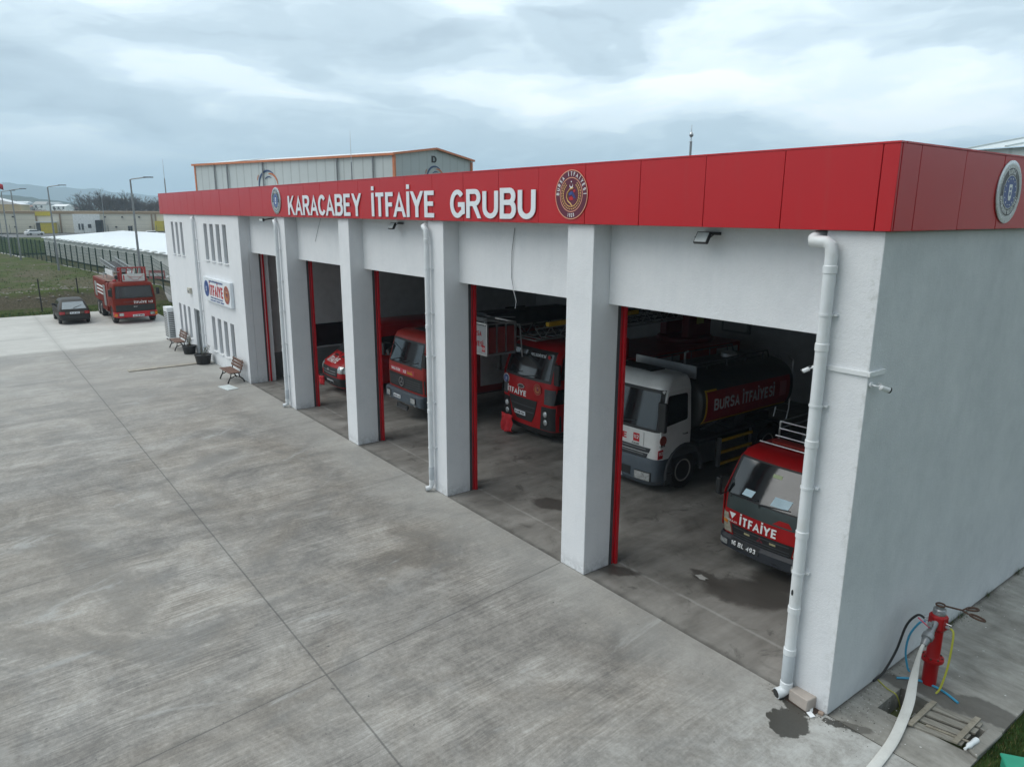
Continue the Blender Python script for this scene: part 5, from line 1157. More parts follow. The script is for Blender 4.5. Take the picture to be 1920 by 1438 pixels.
b = MB(); b.box(x0+.03, x1-.03, y0-.02, y0+.005, z0+.03, z1-.05); fp = b.build('basket_panel', mat('silver_grey_panel', (.40, .41, .42), .45), kb)
b = MB(); b.text("BURSA", (x1-.80, y0-.024, z1-.36), (1, 0, 0), (0, 0, 1), .55, .15, .004, .04); b.build('lettering', M_TXTR, fp); b = MB(); b.text("İTFAİYESİ", (x1-.95, y0-.024, z1-.66), (1, 0, 0), (0, 0, 1), .78, .15, .004, .04); b.build('lettering', M_TXTR, fp); b = MB(); b.box(x1-.24, x1-.08, y0-.024, y0-.021, z0+.08, z0+.26); b.build('emergency_sticker', M_TXTR, fp)
b = MB(); b.text("112", (x1-.23, y0-.028, z0+.13), (1, 0, 0), (0, 0, 1), .14, .08, .003, .03); b.build('sticker_lettering', M_TXTW, fp)
b = MB()
for k in range(3): b.box(x1-.012, x1+.008, y0+.035+k*.33, y0+.30+k*.33, z0+.04, z1-.10)
b.build('basket_panel', mat('dark_red_mesh', (.20, .025, .022), .6, var=.2), kb)
b = MB(); b.tube([(x0, y0, z1), (x0+.2, y0-.05, z1+.14), (x1-.1, y0-.05, z1+.14), (x1+.35, y1-.1, z1-.02), (x1+.35, y1, z0-.1)], .022, 6); b.tube([(x0+.3, y0, z1+.08), (x1, y1, z1+.14)], .018, 6); b.box(x0+.5, x1-.3, y0+.2, y0+.5, z1, z1+.12); b.build('basket_rail', M_GREY, kb)
# red cloth hanging on its bumper
b = MB(); n = 14; vs = []
for j in range(8):
    for i in range(n+1):
        u_ = i/n; v_ = j/7; x = -.30+.56*u_; z = .62-.52*v_-.05*mn.noise((u_*3, v_*2, 1)); y = -.05-.10*math.sin(math.pi*u_)*(.3+v_)+.07*mn.noise((u_*6, v_*3, 4))+.03*math.sin(u_*22+v_*3); vs.append((x, y, z))
b.add(vs, [(j*(n+1)+i, j*(n+1)+i+1, (j+1)*(n+1)+i+1, (j+1)*(n+1)+i) for j in range(7) for i in range(n)])
cl = b.build('red_cloth', mat('red_fabric', (.50, .012, .02), .7, bump=.2), recalc=False, smooth=60, loc=(-12.72, 4.22, 0)); md = cl.modifiers.new('thickness', 'SOLIDIFY'); md.thickness = .012
tag(cl, 'crumpled bright red cloth hanging under the ladder truck bumper', 'cloth')

# ---- old square-cab red truck of the middle bay
t = thing('fire_engine', 'faded red square cab fire engine with a round star badge and dark blue bumper', 'fire truck', (-16.05, 2.5, 0), 0, 'fire engines parked in the hall'); t.scale = (1, 1, .945)
s = cab_shell(t, [(.90, 1.19, .02, 1.8, .14, .05, .05), (1.5, 1.20, .0, 1.8, .14, .05, .05), (1.84, 1.20, .02, 1.8, .14, .05, .05), (2.70, 1.12, .22, 1.8, .14, .05, .05), (2.86, 1.08, .30, 1.78, .16, .08, .05), (2.95, .96, .46, 1.7, .2, .1, .04)], M_RED2)
windshield(s, t, 1.92, 2.64, .98, .92, .06)
b = MB(); s.patch(b, 1.04, 1.50, -1.17, 1.17, off=.018, th=.03, nx=16); gr = b.build('grille', M_BLACK, t)
c = MB()
for z in (1.12, 1.20, 1.28, 1.36): s.patch(c, z, z+.02, -1.0, 1.0, off=.026, th=.01, nx=12, nz=1)
c.build('grille_slat', M_DGREY, gr)
c = MB(); c0 = Vector((-.10, s.fy(0, 1.28)-.05, 1.28)); c.disc(c0, (1, 0, 0), (0, 0, 1), .155, .155, .02, 0, 36, r_in=.86)
for a in (90, 210, 330):
    d = Vector((math.cos(R(a)), 0, math.sin(R(a)))); n_ = Vector((-d.z, 0, d.x)); c.plate([c0+n_*.02, c0+d*.135, c0-n_*.02], .02, -.01)
c.build('star_badge', M_STEEL, gr)
b = MB(); s.patch(b, 1.56, 1.72, -.92, .62, off=.008, th=.01, nx=12, nz=1); b.build('lettering_strip', mat('pinkish_red_strip', (.44, .035, .06), .5), t)
b = MB(); s.front_text(b, "BURSA İTFAİYE", -.86, 1.59, .62, .09, .02, .014); b.build('lettering', M_TXTW, t); b = MB(); s.front_text(b, "112", -.06, 1.59, .2, .10, .03, .014); b.build('emergency_number', M_TXTW, t)
b = MB(); s.front_text(b, "İnegöl", .22, 1.59, .34, .10, .02, .014); b.build('lettering', M_YELL, t)
lb = Shell([(.52, 1.12, .0, .55, .12, .05, .04), (.60, 1.20, -.12, .55, .12, .05, .05), (.92, 1.21, -.12, .55, .12, .05, .05), (.97, 1.19, -.06, .55, .12, .05, .05)]); b = MB(); lb.mesh(b); b.build('bumper', M_BUMP, t)
headlights(lb, t, (-.86, .74), .68, .86, .24); plate_no(lb, t, "16 DCA 38", -.26, .70, .46, .11)
for sd in (-1, 1):
    b = MB(); lb.patch(b, .58, .64, sd*.82-.06, sd*.82+.06, off=.03, th=.03, nx=2, nz=1); b.build('fog_lamp', M_LAMP, t)
b = MB(); b.tube([(-.3, -.1, .52), (-.3, -.12, .36), (.35, -.12, .36), (.35, -.1, .52)], .02, 6); b.box(-.28, .33, -.10, -.04, .38, .50); b.build('front_step', M_DSTEEL, t)
wipers(s, t, (-.8, -.2, .35), 1.93, .45, .12)
side_windows(s, t, [(.26, 1.96), (1.0, 1.96), (1.0, 2.58), (.36, 2.58)], [(.16, 1.05), (1.12, 1.05), (1.12, 2.68), (.34, 2.68), (.16, 1.9)], (1.0, 1.7), M_RED2)
for sd in (-1, 1):
    mirror(t, 1.16, .1, 2.2, sd, .2, .44, .2); arch(s, t, 1.2, .5, .62, sd); wheel(t, sd*1.08, 1.2, .5, .3, sd); wheel(t, sd*1.06, 5.0, .5, .34, sd)
b = MB(); b.lathe([(.10, 0), (.10, .04)], 16, Matrix.Translation((-.66, s.fy(-.66, 2.2)-.30, 2.22)) @ Matrix.Rotation(R(90), 4, 'X')); b.tube([(-.9, s.fy(-.9, 2.5), 2.5), (-.7, s.fy(-.66, 2.2)-.28, 2.3)], .012, 6); b.build('front_mirror', M_BLACK, t)
box('body', mat('dark_red_body', (.12, .008, .008), .4, coat=.2), t, -1.22, 1.22, 1.95, 7.0, .8, 2.9, .03)
for sd in (-1, 1):
    for y0, y1 in ((2.15, 3.5), (3.65, 5.2), (5.35, 6.8)): shutter(t, sd, 1.22, y0, y1, 1.05, 2.55)
box('roof_hatch', M_BLACK, t, -.5, .5, .7, 1.3, 2.955, 2.99, .02)
b = MB(); ladder_mesh(b, (-.55, 1.4, 3.12), (-.55, 6.8, 3.12), .22, .12, 18, .035); b.m(1).box(.25, .95, 2.6, 6.2, 2.91, 3.5); b.m(0).box(-.35, .15, 1.98, 2.4, 2.91, 3.45); b.m(0).box(-1.15, -.75, 2.0, 2.5, 2.91, 3.42); b.m(1).bar((.5, 1.0, 3.2), (.5, 6.6, 3.36), .16); b.build('roof_gear', [M_GREY, M_DSTEEL], t)
box('chassis', M_BLACK, t, -.45, .45, .5, 7.0, .5, .8)

# ---- red van beside it
t = thing('fire_van', 'red van with white lettering across its short bonnet inside the second bay', 'van', (-20.55, 1.85, 0), 0, 'fire engines parked in the hall')
s = cab_shell(t, [(.30, .93, .10, 5.3, .3, .08, .10), (.55, 1.0, .0, 5.32, .34, .08, .14), (1.0, 1.01, .02, 5.32, .34, .08, .14), (1.14, 1.0, .12, 5.32, .36, .08, .16), (1.32, .985, .42, 5.32, .34, .08, .16), (1.46, .97, .66, 5.32, .3, .08, .14), (2.20, .86, 1.30, 5.28, .2, .08, .10), (2.42, .80, 1.5, 5.24, .2, .1, .06), (2.52, .66, 1.8, 5.1, .2, .12, .04)], M_RED, 'body')
windshield(s, t, 1.48, 2.18, .86, .76, .03)
b = MB(); s.front_text(b, "İTFAİYE", -.56, 1.155, .86, .14, .04, .012); b.build('lettering', M_TXTW, t)
b = MB(); s.patch(b, .70, 1.02, -.56, .56, -.62, .62, off=.016, th=.03, nx=10); gr = b.build('grille', M_BLACK, t)
c = MB()
for z in (.78, .87): s.patch(c, z, z+.02, -.5, .5, off=.026, th=.01, nx=8, nz=1)
c.build('grille_slat', M_GREY, gr); c = MB(); c.disc((-.02, s.fy(0, .92)-.03, .92), (1, 0, 0), (0, 0, 1), .09, .04, .01, 0, 20); c.build('oval_badge', M_STEEL, gr)
for sd in (-1, 1):
    b = MB(); xs = sorted((sd*.62, sd*.96)); s.patch(b, .86, 1.10, xs[0], xs[1], off=.016, th=.03, nx=8, nz=3); b.build('headlight', M_LAMP, t)
    b = MB(); s.side(b, rp([(1.30, 1.46), (2.35, 1.46), (2.35, 2.06), (1.75, 2.06)], .06), sd, .012, .02); b.build('side_window', M_GLASS, t)
    b = MB(); s.side(b, rp([(2.6, 1.46), (4.9, 1.46), (4.9, 2.06), (2.6, 2.06)], .06), sd, .012, .02); b.build('side_window', M_GLASS, t)
    mirror(t, .96, 1.45, 1.50, sd, .16, .28, .16); arch(s, t, .95, .35, .43, sd); arch(s, t, 4.2, .35, .43, sd); wheel(t, sd*.9, .95, .35, .22, sd, holes=5); wheel(t, sd*.9, 4.2, .35, .22, sd, holes=5)
b = MB(); s.patch(b, .34, .66, -.98, .98, off=.03, th=.05, nx=16); b.build('bumper', M_BLACK, t)
plate_no(s, t, "16 ADK 112", .10, .44, .5, .11)
b = MB()
for x0 in (-.5, .15): b.add([(x, s.fy(x, z)-.012, z) for x, z in ((x0, 1.335), (x0+.35, 1.335), (x0+.35, 1.38), (x0, 1.38))], [(0, 1, 2, 3)])
b.build('bonnet_vent', M_BLACK, t); wipers(s, t, (-.6, -.05), 1.47, .5, .08)
b = MB(); n = 8; vs = []
for j in range(6):
    for i in range(n+1): u_, v_ = i/n, j/5; vs.append((-.2+.4*u_, -.03-.12*math.sin(math.pi*u_)*(1-.3*v_)+.05*mn.noise((u_*5, v_*4, 8)), .60-.34*v_))
b.add(vs, [(j*(n+1)+i, j*(n+1)+i+1, (j+1)*(n+1)+i+1, (j+1)*(n+1)+i) for j in range(5) for i in range(n)])
cl = b.build('red_cloth', MATS['red_fabric'], recalc=False, smooth=60, loc=(-21.10, 1.84, 0)); md = cl.modifiers.new('thickness', 'SOLIDIFY'); md.thickness = .012
tag(cl, 'dark red cloth hanging on the corner of the van bumper', 'cloth')

# ---- orange-red six-wheel engine out on the yard, facing the camera
t = thing('fire_engine', 'weathered orange red six wheel fire engine parked outside with a ladder on top', 'fire truck', (-43.35, -.38, 0), R(90))
s = cab_shell(t, [(.62, 1.12, .02, 1.55, .12, .04, .04), (1.15, 1.14, .0, 1.55, .12, .04, .04), (1.50, 1.14, .02, 1.55, .12, .04, .04), (2.20, 1.08, .16, 1.55, .12, .04, .04), (2.33, 1.05, .22, 1.53, .14, .06, .04), (2.40, .95, .34, 1.45, .16, .08, .03)], M_ORED)
windshield(s, t, 1.54, 2.14, .96, .90, .05)
b = MB(); s.patch(b, .72, 1.10, -1.04, 1.04, off=.018, th=.03, nx=12); gr = b.build('grille', M_BLACK, t)
c = MB(); s.front_text(c, "BMC", -.1, .96, .2, .06, .03, .03); c.build('grille_badge', M_STEEL, gr)
b = MB(); s.patch(b, 1.24, 1.31, -.62, -.06, off=.008, th=.01, nx=4, nz=1); b.build('air_vent', mat('dull_dark_red', (.12, .02, .015), .6), t)
b = MB(); s.front_text(b, "İTFAİYE 112", -.06, 1.17, 1.02, .13, .04, .012); b.build('lettering', M_TXTW, t)
lb = Shell([(.36, 1.02, .02, .5, .12, .04, .04), (.42, 1.16, -.06, .5, .12, .04, .04), (.70, 1.17, -.06, .5, .12, .04, .04)]); b = MB(); lb.mesh(b); b.build('bumper', M_RAIL, t)
headlights(lb, t, (-.80, .86), .48, .64, .22)
for sd in (-1, 1):
    b = MB(); xs = sorted((sd*1.0, sd*1.165)); lb.patch(b, .46, .62, xs[0], xs[1], off=.012, th=.02, nx=4, nz=1); b.build('turn_signal', M_AMBER, t)
plate_no(lb, t, "16 ND 804", .10, .40, .62, .13); wipers(s, t, (-.7, .1), 1.55, .5, .08)
side_windows(s, t, [(.22, 1.56), (.95, 1.56), (.95, 2.10), (.32, 2.10)], [(.14, .8), (1.05, .8), (1.05, 2.18), (.30, 2.18), (.14, 1.5)], (.95, 1.35), M_ORED)
for sd in (-1, 1):
    mirror(t, 1.12, .1, 1.85, sd, .18, .40, .16); arch(s, t, .85, .48, .56, sd); wheel(t, sd*1.0, .85, .47, .28, sd)
    wheel(t, sd*1.0, 4.7, .47, .32, sd); wheel(t, sd*1.0, 5.75, .47, .32, sd)
    b = MB(); pts = [(sd*1.12, .85+.60*math.cos(R(a)), .48+.60*math.sin(R(a))) for a in range(0, 181, 15)]; b.tube(pts, .05, 6); b.build('mudguard', M_ORED, t)
b = MB(); b.box(-1.13, 1.13, 1.62, 2.2, .85, 2.28); b.build('body', mat('dark_red_locker', (.22, .03, .02), .5), t, bevel=.02)
bd = box('body', M_ORED, t, -1.15, 1.15, 2.22, 6.9, 1.0, 2.36, .03); box('body', M_ORED, t, -1.15, 1.15, 2.22, 4.05, .55, .995, .02)
box('roof_deck', mat('worn_brown_deck', (.20, .12, .09), .8), t, -1.05, 1.05, 1.7, 6.8, 2.362, 2.39, .005)
for sd in (-1, 1):
    shutter(t, sd, 1.15, 2.4, 3.1, .85, 2.1); shutter(t, sd, 1.15, 5.6, 6.3, 1.2, 2.1)
    for z in (1.95, 1.72, 1.50): box('white_stripe', M_TXTW, t, min(sd*1.152, sd*1.160), max(sd*1.152, sd*1.160), 3.25, 5.45, z-.05, z+.05, 0)
    box('fender', M_ORED, t, min(sd*1.0, sd*1.16), max(sd*1.0, sd*1.16), 4.1, 6.35, .98, 1.08, .02)
b = MB(); b.lathe([(.12, 0), (.12, .9)], 14, Matrix.Translation((-1.02, 2.3, .55)) @ Matrix.Rotation(R(-90), 4, 'X')); b.build('air_cylinder', M_GREY, t)
light_bar(t, .75, 2.38, .98, bar=False)
b = MB(); b.box(-.48, .78, .50, .55, 2.44, 2.86); rbd = b.build('front_board', mat('white_board', (.62, .62, .60), .5), t)
b = MB(); b.plate([(-.40, .496, 2.5), (-.34, .496, 2.5), (-.34, .496, 2.8), (-.40, .496, 2.8)], .004)
for A_, B_ in (((-.18, 2.80), (.12, 2.5)), ((.12, 2.5), (.36, 2.5)), ((.36, 2.5), (.68, 2.80)), ((-.1, 2.68), (.58, 2.68))): b.bar((A_[0], .495, A_[1]), (B_[0], .495, B_[1]), .05, .008)
b.build('painted_mark', M_TXTR, rbd)
b = MB()
for x in (-.5, .8): b.box(x-.05, x+.05, .5, .62, 2.4, 3.25); b.box(x-.05, x+.05, 1.3, 1.42, 2.4, 3.2)
b.bar((-.5, .56, 3.22), (.8, .56, 3.22), .06); b.bar((-.5, 1.36, 3.18), (.8, 1.36, 3.18), .06); b.bar((-.5, .56, 3.1), (-.5, 1.36, 3.1), .05); b.bar((.8, .56, 3.1), (.8, 1.36, 3.1), .05)
for x in (-.2, .1, .4): b.tube([(x, .6, 2.9), (x+.05, .62, 3.2), (x+.02, 1.3, 3.15)], .03, 6)
b.build('basket', mat('turret_red', (.33, .035, .03), .5), t)
b = MB(); b.box(-.1, .22, .60, .95, 2.6, 3.0); b.build('control_box', M_OFFW, t, bevel=.02)
b = MB(); b.m(0); ladder_mesh(b, (-.25, 1.2, 2.95), (-.35, 5.6, 3.30), .42, .26, 18, .065); b.m(1).box(-.78, -.72, 1.6, 4.2, 2.68, 3.0); b.build('ladder', [MATS['ladder_alloy'], M_OFFW], t)
b = MB(); b.lathe([(.4, 2.39), (.4, 2.6), (.3, 2.65)], 18, Matrix.Translation((-.1, 2.9, 0))); b.box(-.3, .1, 2.6, 3.2, 2.6, 2.95); b.build('turntable', M_BLACK, t)
b = MB(); b.tube([(-.8, 4.9, 2.4), (-.8, 4.9, 2.7), (-.8, 3.6, 2.7), (-.8, 3.6, 2.4)], .02, 6); b.build('top_rail', M_GREY, t)
box('chassis', M_BLACK, t, -.45, .45, .4, 6.9, .45, 1.0)

# ---- old grey-brown hatchback seen from behind
t = thing('hatchback_car', 'old grey brown hatchback parked with its back to the camera beside the red engine', 'car', (-48.75, -3.36, 0), R(-90))
lv = [(.24, .74, .12, 3.78, .2, .15, .06), (.38, .79, .02, 3.86, .24, .16, .08), (.60, .80, .0, 3.86, .24, .16, .08), (.80, .785, .10, 3.83, .26, .15, .1), (.88, .77, .75, 3.78, .2, .12, .1), (1.28, .62, 1.45, 3.28, .14, .12, .06), (1.37, .56, 1.62, 3.05, .14, .12, .04), (1.40, .46, 1.8, 2.9, .14, .12, .03)]
s = cab_shell(t, lv, mat('brown_grey_paint', (.038, .034, .029), .5, coat=.0, spec=.25, var=.08, dirt=(.07, .066, .06)), 'body')
b = MB(); s.patch(b, .90, 1.27, -.62, .62, -.52, .52, off=.01, th=.02, back=True); b.build('rear_window', mat('pale_rear_glass', (.12, .14, .15), .06, spec=1.0, ior=2.0), t)
b = MB(); s.patch(b, .90, 1.26, -.66, .66, -.54, .54, off=.01, th=.02); b.build('windshield', M_GLASS, t)
for sd in (-1, 1):
    b = MB(); s.side(b, rp([(1.05, .91), (1.95, .91), (1.95, 1.26), (1.52, 1.26)], .03), sd, .008, .02); s.side(b, rp([(2.02, .91), (2.75, .91), (2.72, 1.26), (2.02, 1.26)], .03), sd, .008, .02); b.build('side_window', M_GLASS, t)
    b = MB(); xs = sorted((sd*.50, sd*.775)); s.patch(b, .60, .76, xs[0], xs[1], off=.012, th=.03, nx=5, nz=2, back=True); tl = b.build('tail_light', M_RLENS, t)
    arch(s, t, .72, .29, .36, sd); arch(s, t, 3.1, .29, .36, sd); wheel(t, sd*.72, .72, .29, .17, sd, holes=6); wheel(t, sd*.72, 3.1, .29, .17, sd, holes=6)
    b = MB(); b.box(sd*.82-.07, sd*.82+.07, 1.28, 1.36, .92, 1.03); b.build('mirror', M_BLACK, t, bevel=.02)
    headlights(s, t, (sd*.52,), .56, .70, .3)
b = MB(); s.patch(b, .62, .74, -.46, .46, off=.008, th=.02, back=True); b.build('rear_panel', mat('brown_panel', (.10, .065, .05), .5), t)
b = MB(); s.patch(b, .28, .52, -.785, .785, off=.05, th=.09, nx=14, back=True); s.patch(b, .28, .50, -.785, .785, off=.05, th=.09, nx=14); b.build('bumper', M_BLACK, t)
plate_no(s, t, "16 LE 407", 0, .62, .50, .11, back=True)
b = MB(); b.tube([(.0, s.by(0, .9)+.02, .90), (.02, s.by(0, .95)+.035, .95), (-.40, s.by(.4, 1.1)+.035, 1.08)], .012, 5); b.build('rear_wiper', M_BLACK, t)

# ================================================================ THINGS ROUND THE STATION
# benches
def bench(x_, y_, label, sx_):
    t = thing('park_bench', label, 'bench', (x_, y_, 0), 0, 'wooden benches along the office wall'); t.scale = (sx_, 1, 1)
    W = mat('bench_wood', (.15, .080, .055), .6, var=.25, vs=8)
    sb_ = MB()
    for k in range(4): sb_.box(-.78, .78, -.30+k*.115, -.20+k*.115, .42, .45)
    sb_.build('seat', W, t, bevel=.005)
    bb = MB()
    for k in range(3): z = .52+k*.115; y = .17+k*.035; bb.box(-.78, .78, y, y+.03, z, z+.10)
    bb.build('backrest', W, t, bevel=.005)
    for sd in (-1, 1):
        x = sd*.62; l = MB(); l.tube([(x, -.34, 0.02), (x, -.30, .12), (x, -.22, .26), (x, -.20, .40), (x, .16, .40), (x, .27, .88)], [.03, .028, .026, .026, .026, .02], 8)
        l.tube([(x, .30, .02), (x, .24, .14), (x, .12, .25), (x, .10, .40)], [.03, .026, .026, .026], 8); l.tube([(x, -.21, .22), (x, -.05, .29), (x, .12, .24)], .02, 6); l.build('leg', M_BLACK, t)
    return t
bench(-24.74, -.40, 'brown slatted bench with black iron legs near the corner of the office block', .84)
bench(-33.1, -.42, 'brown slatted bench with black iron legs at the far end of the office block', .84)
# planters
def planter(u, v, r, label, seed, h=.42):
    p = onz(u, v); t = thing('planter', label, 'plant pot', (p.x, p.y, 0), 0, 'black planters at the office door'); rnd = random.Random(seed)
    b = MB(); b.lathe([(r*.74, 0), (r*.80, .03), (r*.98, h*.93), (r*1.05, h*.95), (r*1.05, h), (r*.95, h), (r*.92, h*.9)], 28); b.m(1).lathe([(r*.93, h*.86), (.01, h*.89)], 24, caps=False); b.build('pot', [M_BLACK, mat('potting_soil', (.05, .035, .025), .95)], t)
    b = MB()
    for k in range(9):
        a = rnd.uniform(0, 6.28); q = Vector((rnd.uniform(-.1, .1), rnd.uniform(-.1, .1), h*.85)); pts = [q]
        for j in range(4): q = q+Vector((math.cos(a)*.06+rnd.uniform(-.03, .03), math.sin(a)*.06+rnd.uniform(-.03, .03), rnd.uniform(.07, .14))); pts.append(q)
        b.m(0).tube(pts, [.009, .008, .006, .005, .003], 5)
        for j in range(10):
            c = pts[rnd.randint(1, 4)]+Vector((rnd.uniform(-.07, .07), rnd.uniform(-.07, .07), rnd.uniform(-.05, .06))); d = Vector((rnd.uniform(-1, 1), rnd.uniform(-1, 1), rnd.uniform(-.3, .8))).normalized(); e = d.orthogonal().normalized(); l = rnd.uniform(.05, .09)
            b.m(1 if rnd.random() < .75 else 2).add([c-d*l*.5, c+e*l*.24, c+d*l*.5, c-e*l*.24], [(0, 1, 2, 3)])
    b.build('plant', [M_RUST, mat('dark_leaf', (.055, .075, .05), .6, var=.3), mat('pale_leaf', (.18, .21, .15), .6, var=.3)], t, recalc=False, smooth=0)
planter(382, 682, .35, 'black tub planter nearer the camera in front of the office door', 3)
planter(356, 663, .31, 'black tub planter with a bushier plant beside the far bench', 5, .38)
# outdoor unit of the air conditioner on the far end wall
t = thing('air_conditioner', 'tall white air conditioner unit standing at the far end of the office wall', 'air conditioner', (BX-.45, -.10, 0))
b = MB(); b.box(-.40, .40, -.2, .2, .08, 1.72); b.build('housing', M_OFFW, t, bevel=.02)
b = MB()
for k in range(14): b.box(.402, .408, -.15, .16, .2+k*.095, .25+k*.095); b.box(-.34, .34, -.208, -.202, .2+k*.095, .25+k*.095)
b.build('louvre', M_BLACK, t); b = MB(); b.box(-.36, -.28, -.18, .18, 0, .079); b.box(.28, .36, -.18, .18, 0, .079); b.build('foot', M_DGREY, t)
# low concrete step in front of the office door, white slab on the yard
b = MB(); b.box(-29.15, -28.80, -3.4, -.35, .0005, .045); tag(b.build('kerb_strip', mat('weathered_kerb', (.36, .33, .28), .85, var=.2), bevel=.012), 'low worn kerb strip running out from the wall beside the planter', 'kerb')
p = onz(428, 727); b = MB(); b.box(-.42, .42, -.22, .22, 0, .02); o = tag(b.build('white_slab', mat('pale_slab', (.62, .68, .68), .5), bevel=.004), 'pale flat slab lying on the yard in front of the bench', 'slab'); o.location = (p.x, p.y, .001); o.rotation_euler = (0, 0, R(8))
# hydrant with its key, hose and tubes
HX, HY = .50, 1.83
t = thing('fire_hydrant', 'red pillar fire hydrant standing on the path beside the side wall', 'hydrant', (HX, HY, 0))
b = MB(); b.lathe([(.095, 0), (.095, .36), (.10, .37), (.145, .375), (.148, .40), (.145, .425), (.10, .43), (.088, .45), (.088, .86)], 24); b.build('barrel', M_RED, t)
b = MB(); b.lathe([(.10, .86), (.125, .885), (.125, 1.07), (.105, 1.10)], 6, Matrix.Rotation(R(20), 4, 'Z')); b.build('head', M_RED, t, bevel=.012, smooth=30)
b = MB(); b.lathe([(.085, 1.10), (.085, 1.13), (.078, 1.135), (.085, 1.15), (.078, 1.155), (.085, 1.17), (.078, 1.18), (.07, 1.19), (.045, 1.195), (.045, 1.22)], 20); b.build('cap', M_GREY, t)
for k in range(8):
    a = k*math.pi/4; 
b = MB()
for k in range(8): a = k*math.pi/4+.2; b.lathe([(.014, .425), (.014, .44)], 6, Matrix.Translation((.122*math.cos(a), .122*math.sin(a), 0)))
b.build('flange_bolt', M_RUST, t)
ND = Vector((-.50, -.80, -.30)).normalized()
ND = Vector((.05, -.86, -.50)).normalized()
n0 = Vector((0, -.08, 1.0)); n1 = n0+ND*.24
b = MB(); b.tube([n0-ND*.04, n0+ND*.17], .046, 16); b.tube([n0+ND*.17, n0+ND*.18, n0+ND*.21, n0+ND*.22], [.052, .056, .056, .048], 16); b.tube([n0+ND*.22, n0+ND*.24, n0+ND*.30, n0+ND*.31], [.066, .074, .074, .056], 16); b.tube([n0+ND*.31, n0+ND*.335, n0+ND*.36, n0+ND*.42], [.05, .058, .05, .04], 16)
b.box(n0.x-.03, n0.x+.03, n0.y-.20, n0.y-.14, n0.z, n0.z+.05); b.build('outlet', M_GREY, t)
b = MB()
for sd in (-1, 1): b.tube([(sd*.08, 0, .95), (sd*.17, -.01, .95)], .022, 8); b.tube([(sd*.13, 0, .95), (sd*.13, 0, 1.0)], .010, 6); b.tube([(sd*.10, -.01, 1.0), (sd*.18, -.01, 1.0)], .009, 6)
b.build('tap', M_STEEL, t)
def world_tube(name, pts, r, m, label, cat, n=8, flat=1.0, group=None, smooth_n=6):
    # Catmull-Rom through the points
    P = [Vector(p) for p in pts]; Q = []
    for i in range(len(P)-1):
        a, b_, c, d = P[max(i-1, 0)], P[i], P[i+1], P[min(i+2, len(P)-1)]
        for k in range(smooth_n): x = k/smooth_n; Q.append(.5*((2*b_)+(c-a)*x+(2*a-5*b_+4*c-d)*x*x+(3*b_-a-3*c+d)*x**3))
    Q.append(P[-1]); b = MB(); b.tube(Q, r, n, flat=flat); return tag(b.build(name, m), label, cat, group)
world_tube('water_tube', [(HX-.17, HY-.01, .95), (HX-.26, HY-.03, .965), (HX-.36, HY-.10, .78), (HX-.40, HY-.22, .40), (HX-.44, HY-.42, .12), (.02, HY-.52, .03), (-.0+.012, HY-.62, .012)], .017, M_BLACK, 'black rubber tube curving from the hydrant tap down to the wall foot', 'tube')
M_CYAN = mat('blue_tube', (.05, .32, .52), .35, var=.08)
world_tube('water_tube', [(HX-.15, HY-.03, .92), (HX-.22, HY-.05, .86), (HX-.32, HY-.05, .62), (HX-.34, HY-.05, .34), (HX-.30, HY-.02, .10), (HX-.27, HY, .03)], .015, M_CYAN, 'blue tube hanging from the hydrant tap on the wall side', 'tube')
Pb = [onz(1681, 1272), onz(1712, 1274), onz(1745, 1285), onz(1772, 1300), onz(1796, 1319)]
world_tube('water_tube', [(p.x, p.y, .016) for p in Pb], .016, M_CYAN, 'blue tube lying on the path at the foot of the hydrant', 'tube')
M_YT = mat('yellow_green_tube', (.42, .42, .05), .4, var=.08)
world_tube('water_tube', [(HX+.16, HY-.01, .95), (HX+.22, HY-.03, .92), (HX+.245, HY-.08, .70), (HX+.245, HY-.12, .40), (HX+.22, HY-.18, .12), (HX+.19, HY-.22, .03)], .014, M_YT, 'yellow green tube hanging from the hydrant on the lawn side', 'tube')
world_tube('valve_lever', [n0+Vector((HX, HY, 0))+ND*.17+Vector((-.02, 0, .04)), n0+Vector((HX, HY, 0))+ND*.14+Vector((-.19, -.01, .10))], .011, mat('pink_grip', (.55, .10, .16), .5), 'thin pinkish red valve lever on the hydrant outlet', 'lever')
Py = [onz(1646, 1275), onz(1652, 1281), onz(1664, 1292), onz(1680, 1303)]
world_tube('yellow_cable', [(p.x, p.y, .01) for p in Py]+[tuple(onz(1687, 1322, -.2)), tuple(onz(1687, 1336, -.4))], .008, M_YT, 'thin yellow cable running from the wall foot into the pit', 'cable')
# canvas hose from the outlet: round at the coupling, then flat on the ground
hs = [Vector((HX, HY, 0))+n0+ND*.40, Vector((HX, HY, 0))+n0+ND*.50, onz(1719, 1245, .55), onz(1712, 1278, .33), onz(1704, 1318, .16), onz(1688, 1360, .05), onz(1672, 1392, .028), onz(1648, 1425, .026), onz(1622, 1455, .026), onz(1575, 1500, .026), onz(1500, 1570, .026)]
P = hs; Q = []
for i in range(len(P)-1):
    a, b_, c, d = P[max(i-1, 0)], P[i], P[i+1], P[min(i+2, len(P)-1)]
    for k in range(8): x = k/8; Q.append(.5*((2*b_)+(c-a)*x+(2*a-5*b_+4*c-d)*x*x+(3*b_-a-3*c+d)*x**3))
Q.append(P[-1]); vs = []; n = 14; N = len(Q)
for i, q in enumerate(Q):
    tt = (Q[min(i+1, N-1)]-Q[max(i-1, 0)]).normalized(); sdv = tt.cross(Vector((0, 0, 1))).normalized(); upv = sdv.cross(tt)
    f = min(1, max(0, (i-5)/28)); f = f*f*(3-2*f); wd = .022+(.064-.022)*f; ht = .024+(.013-.024)*min(1, f*1.6)
    for k in range(n): a = 2*math.pi*k/n; vs.append(q+sdv*math.cos(a)*wd+upv*math.sin(a)*ht)
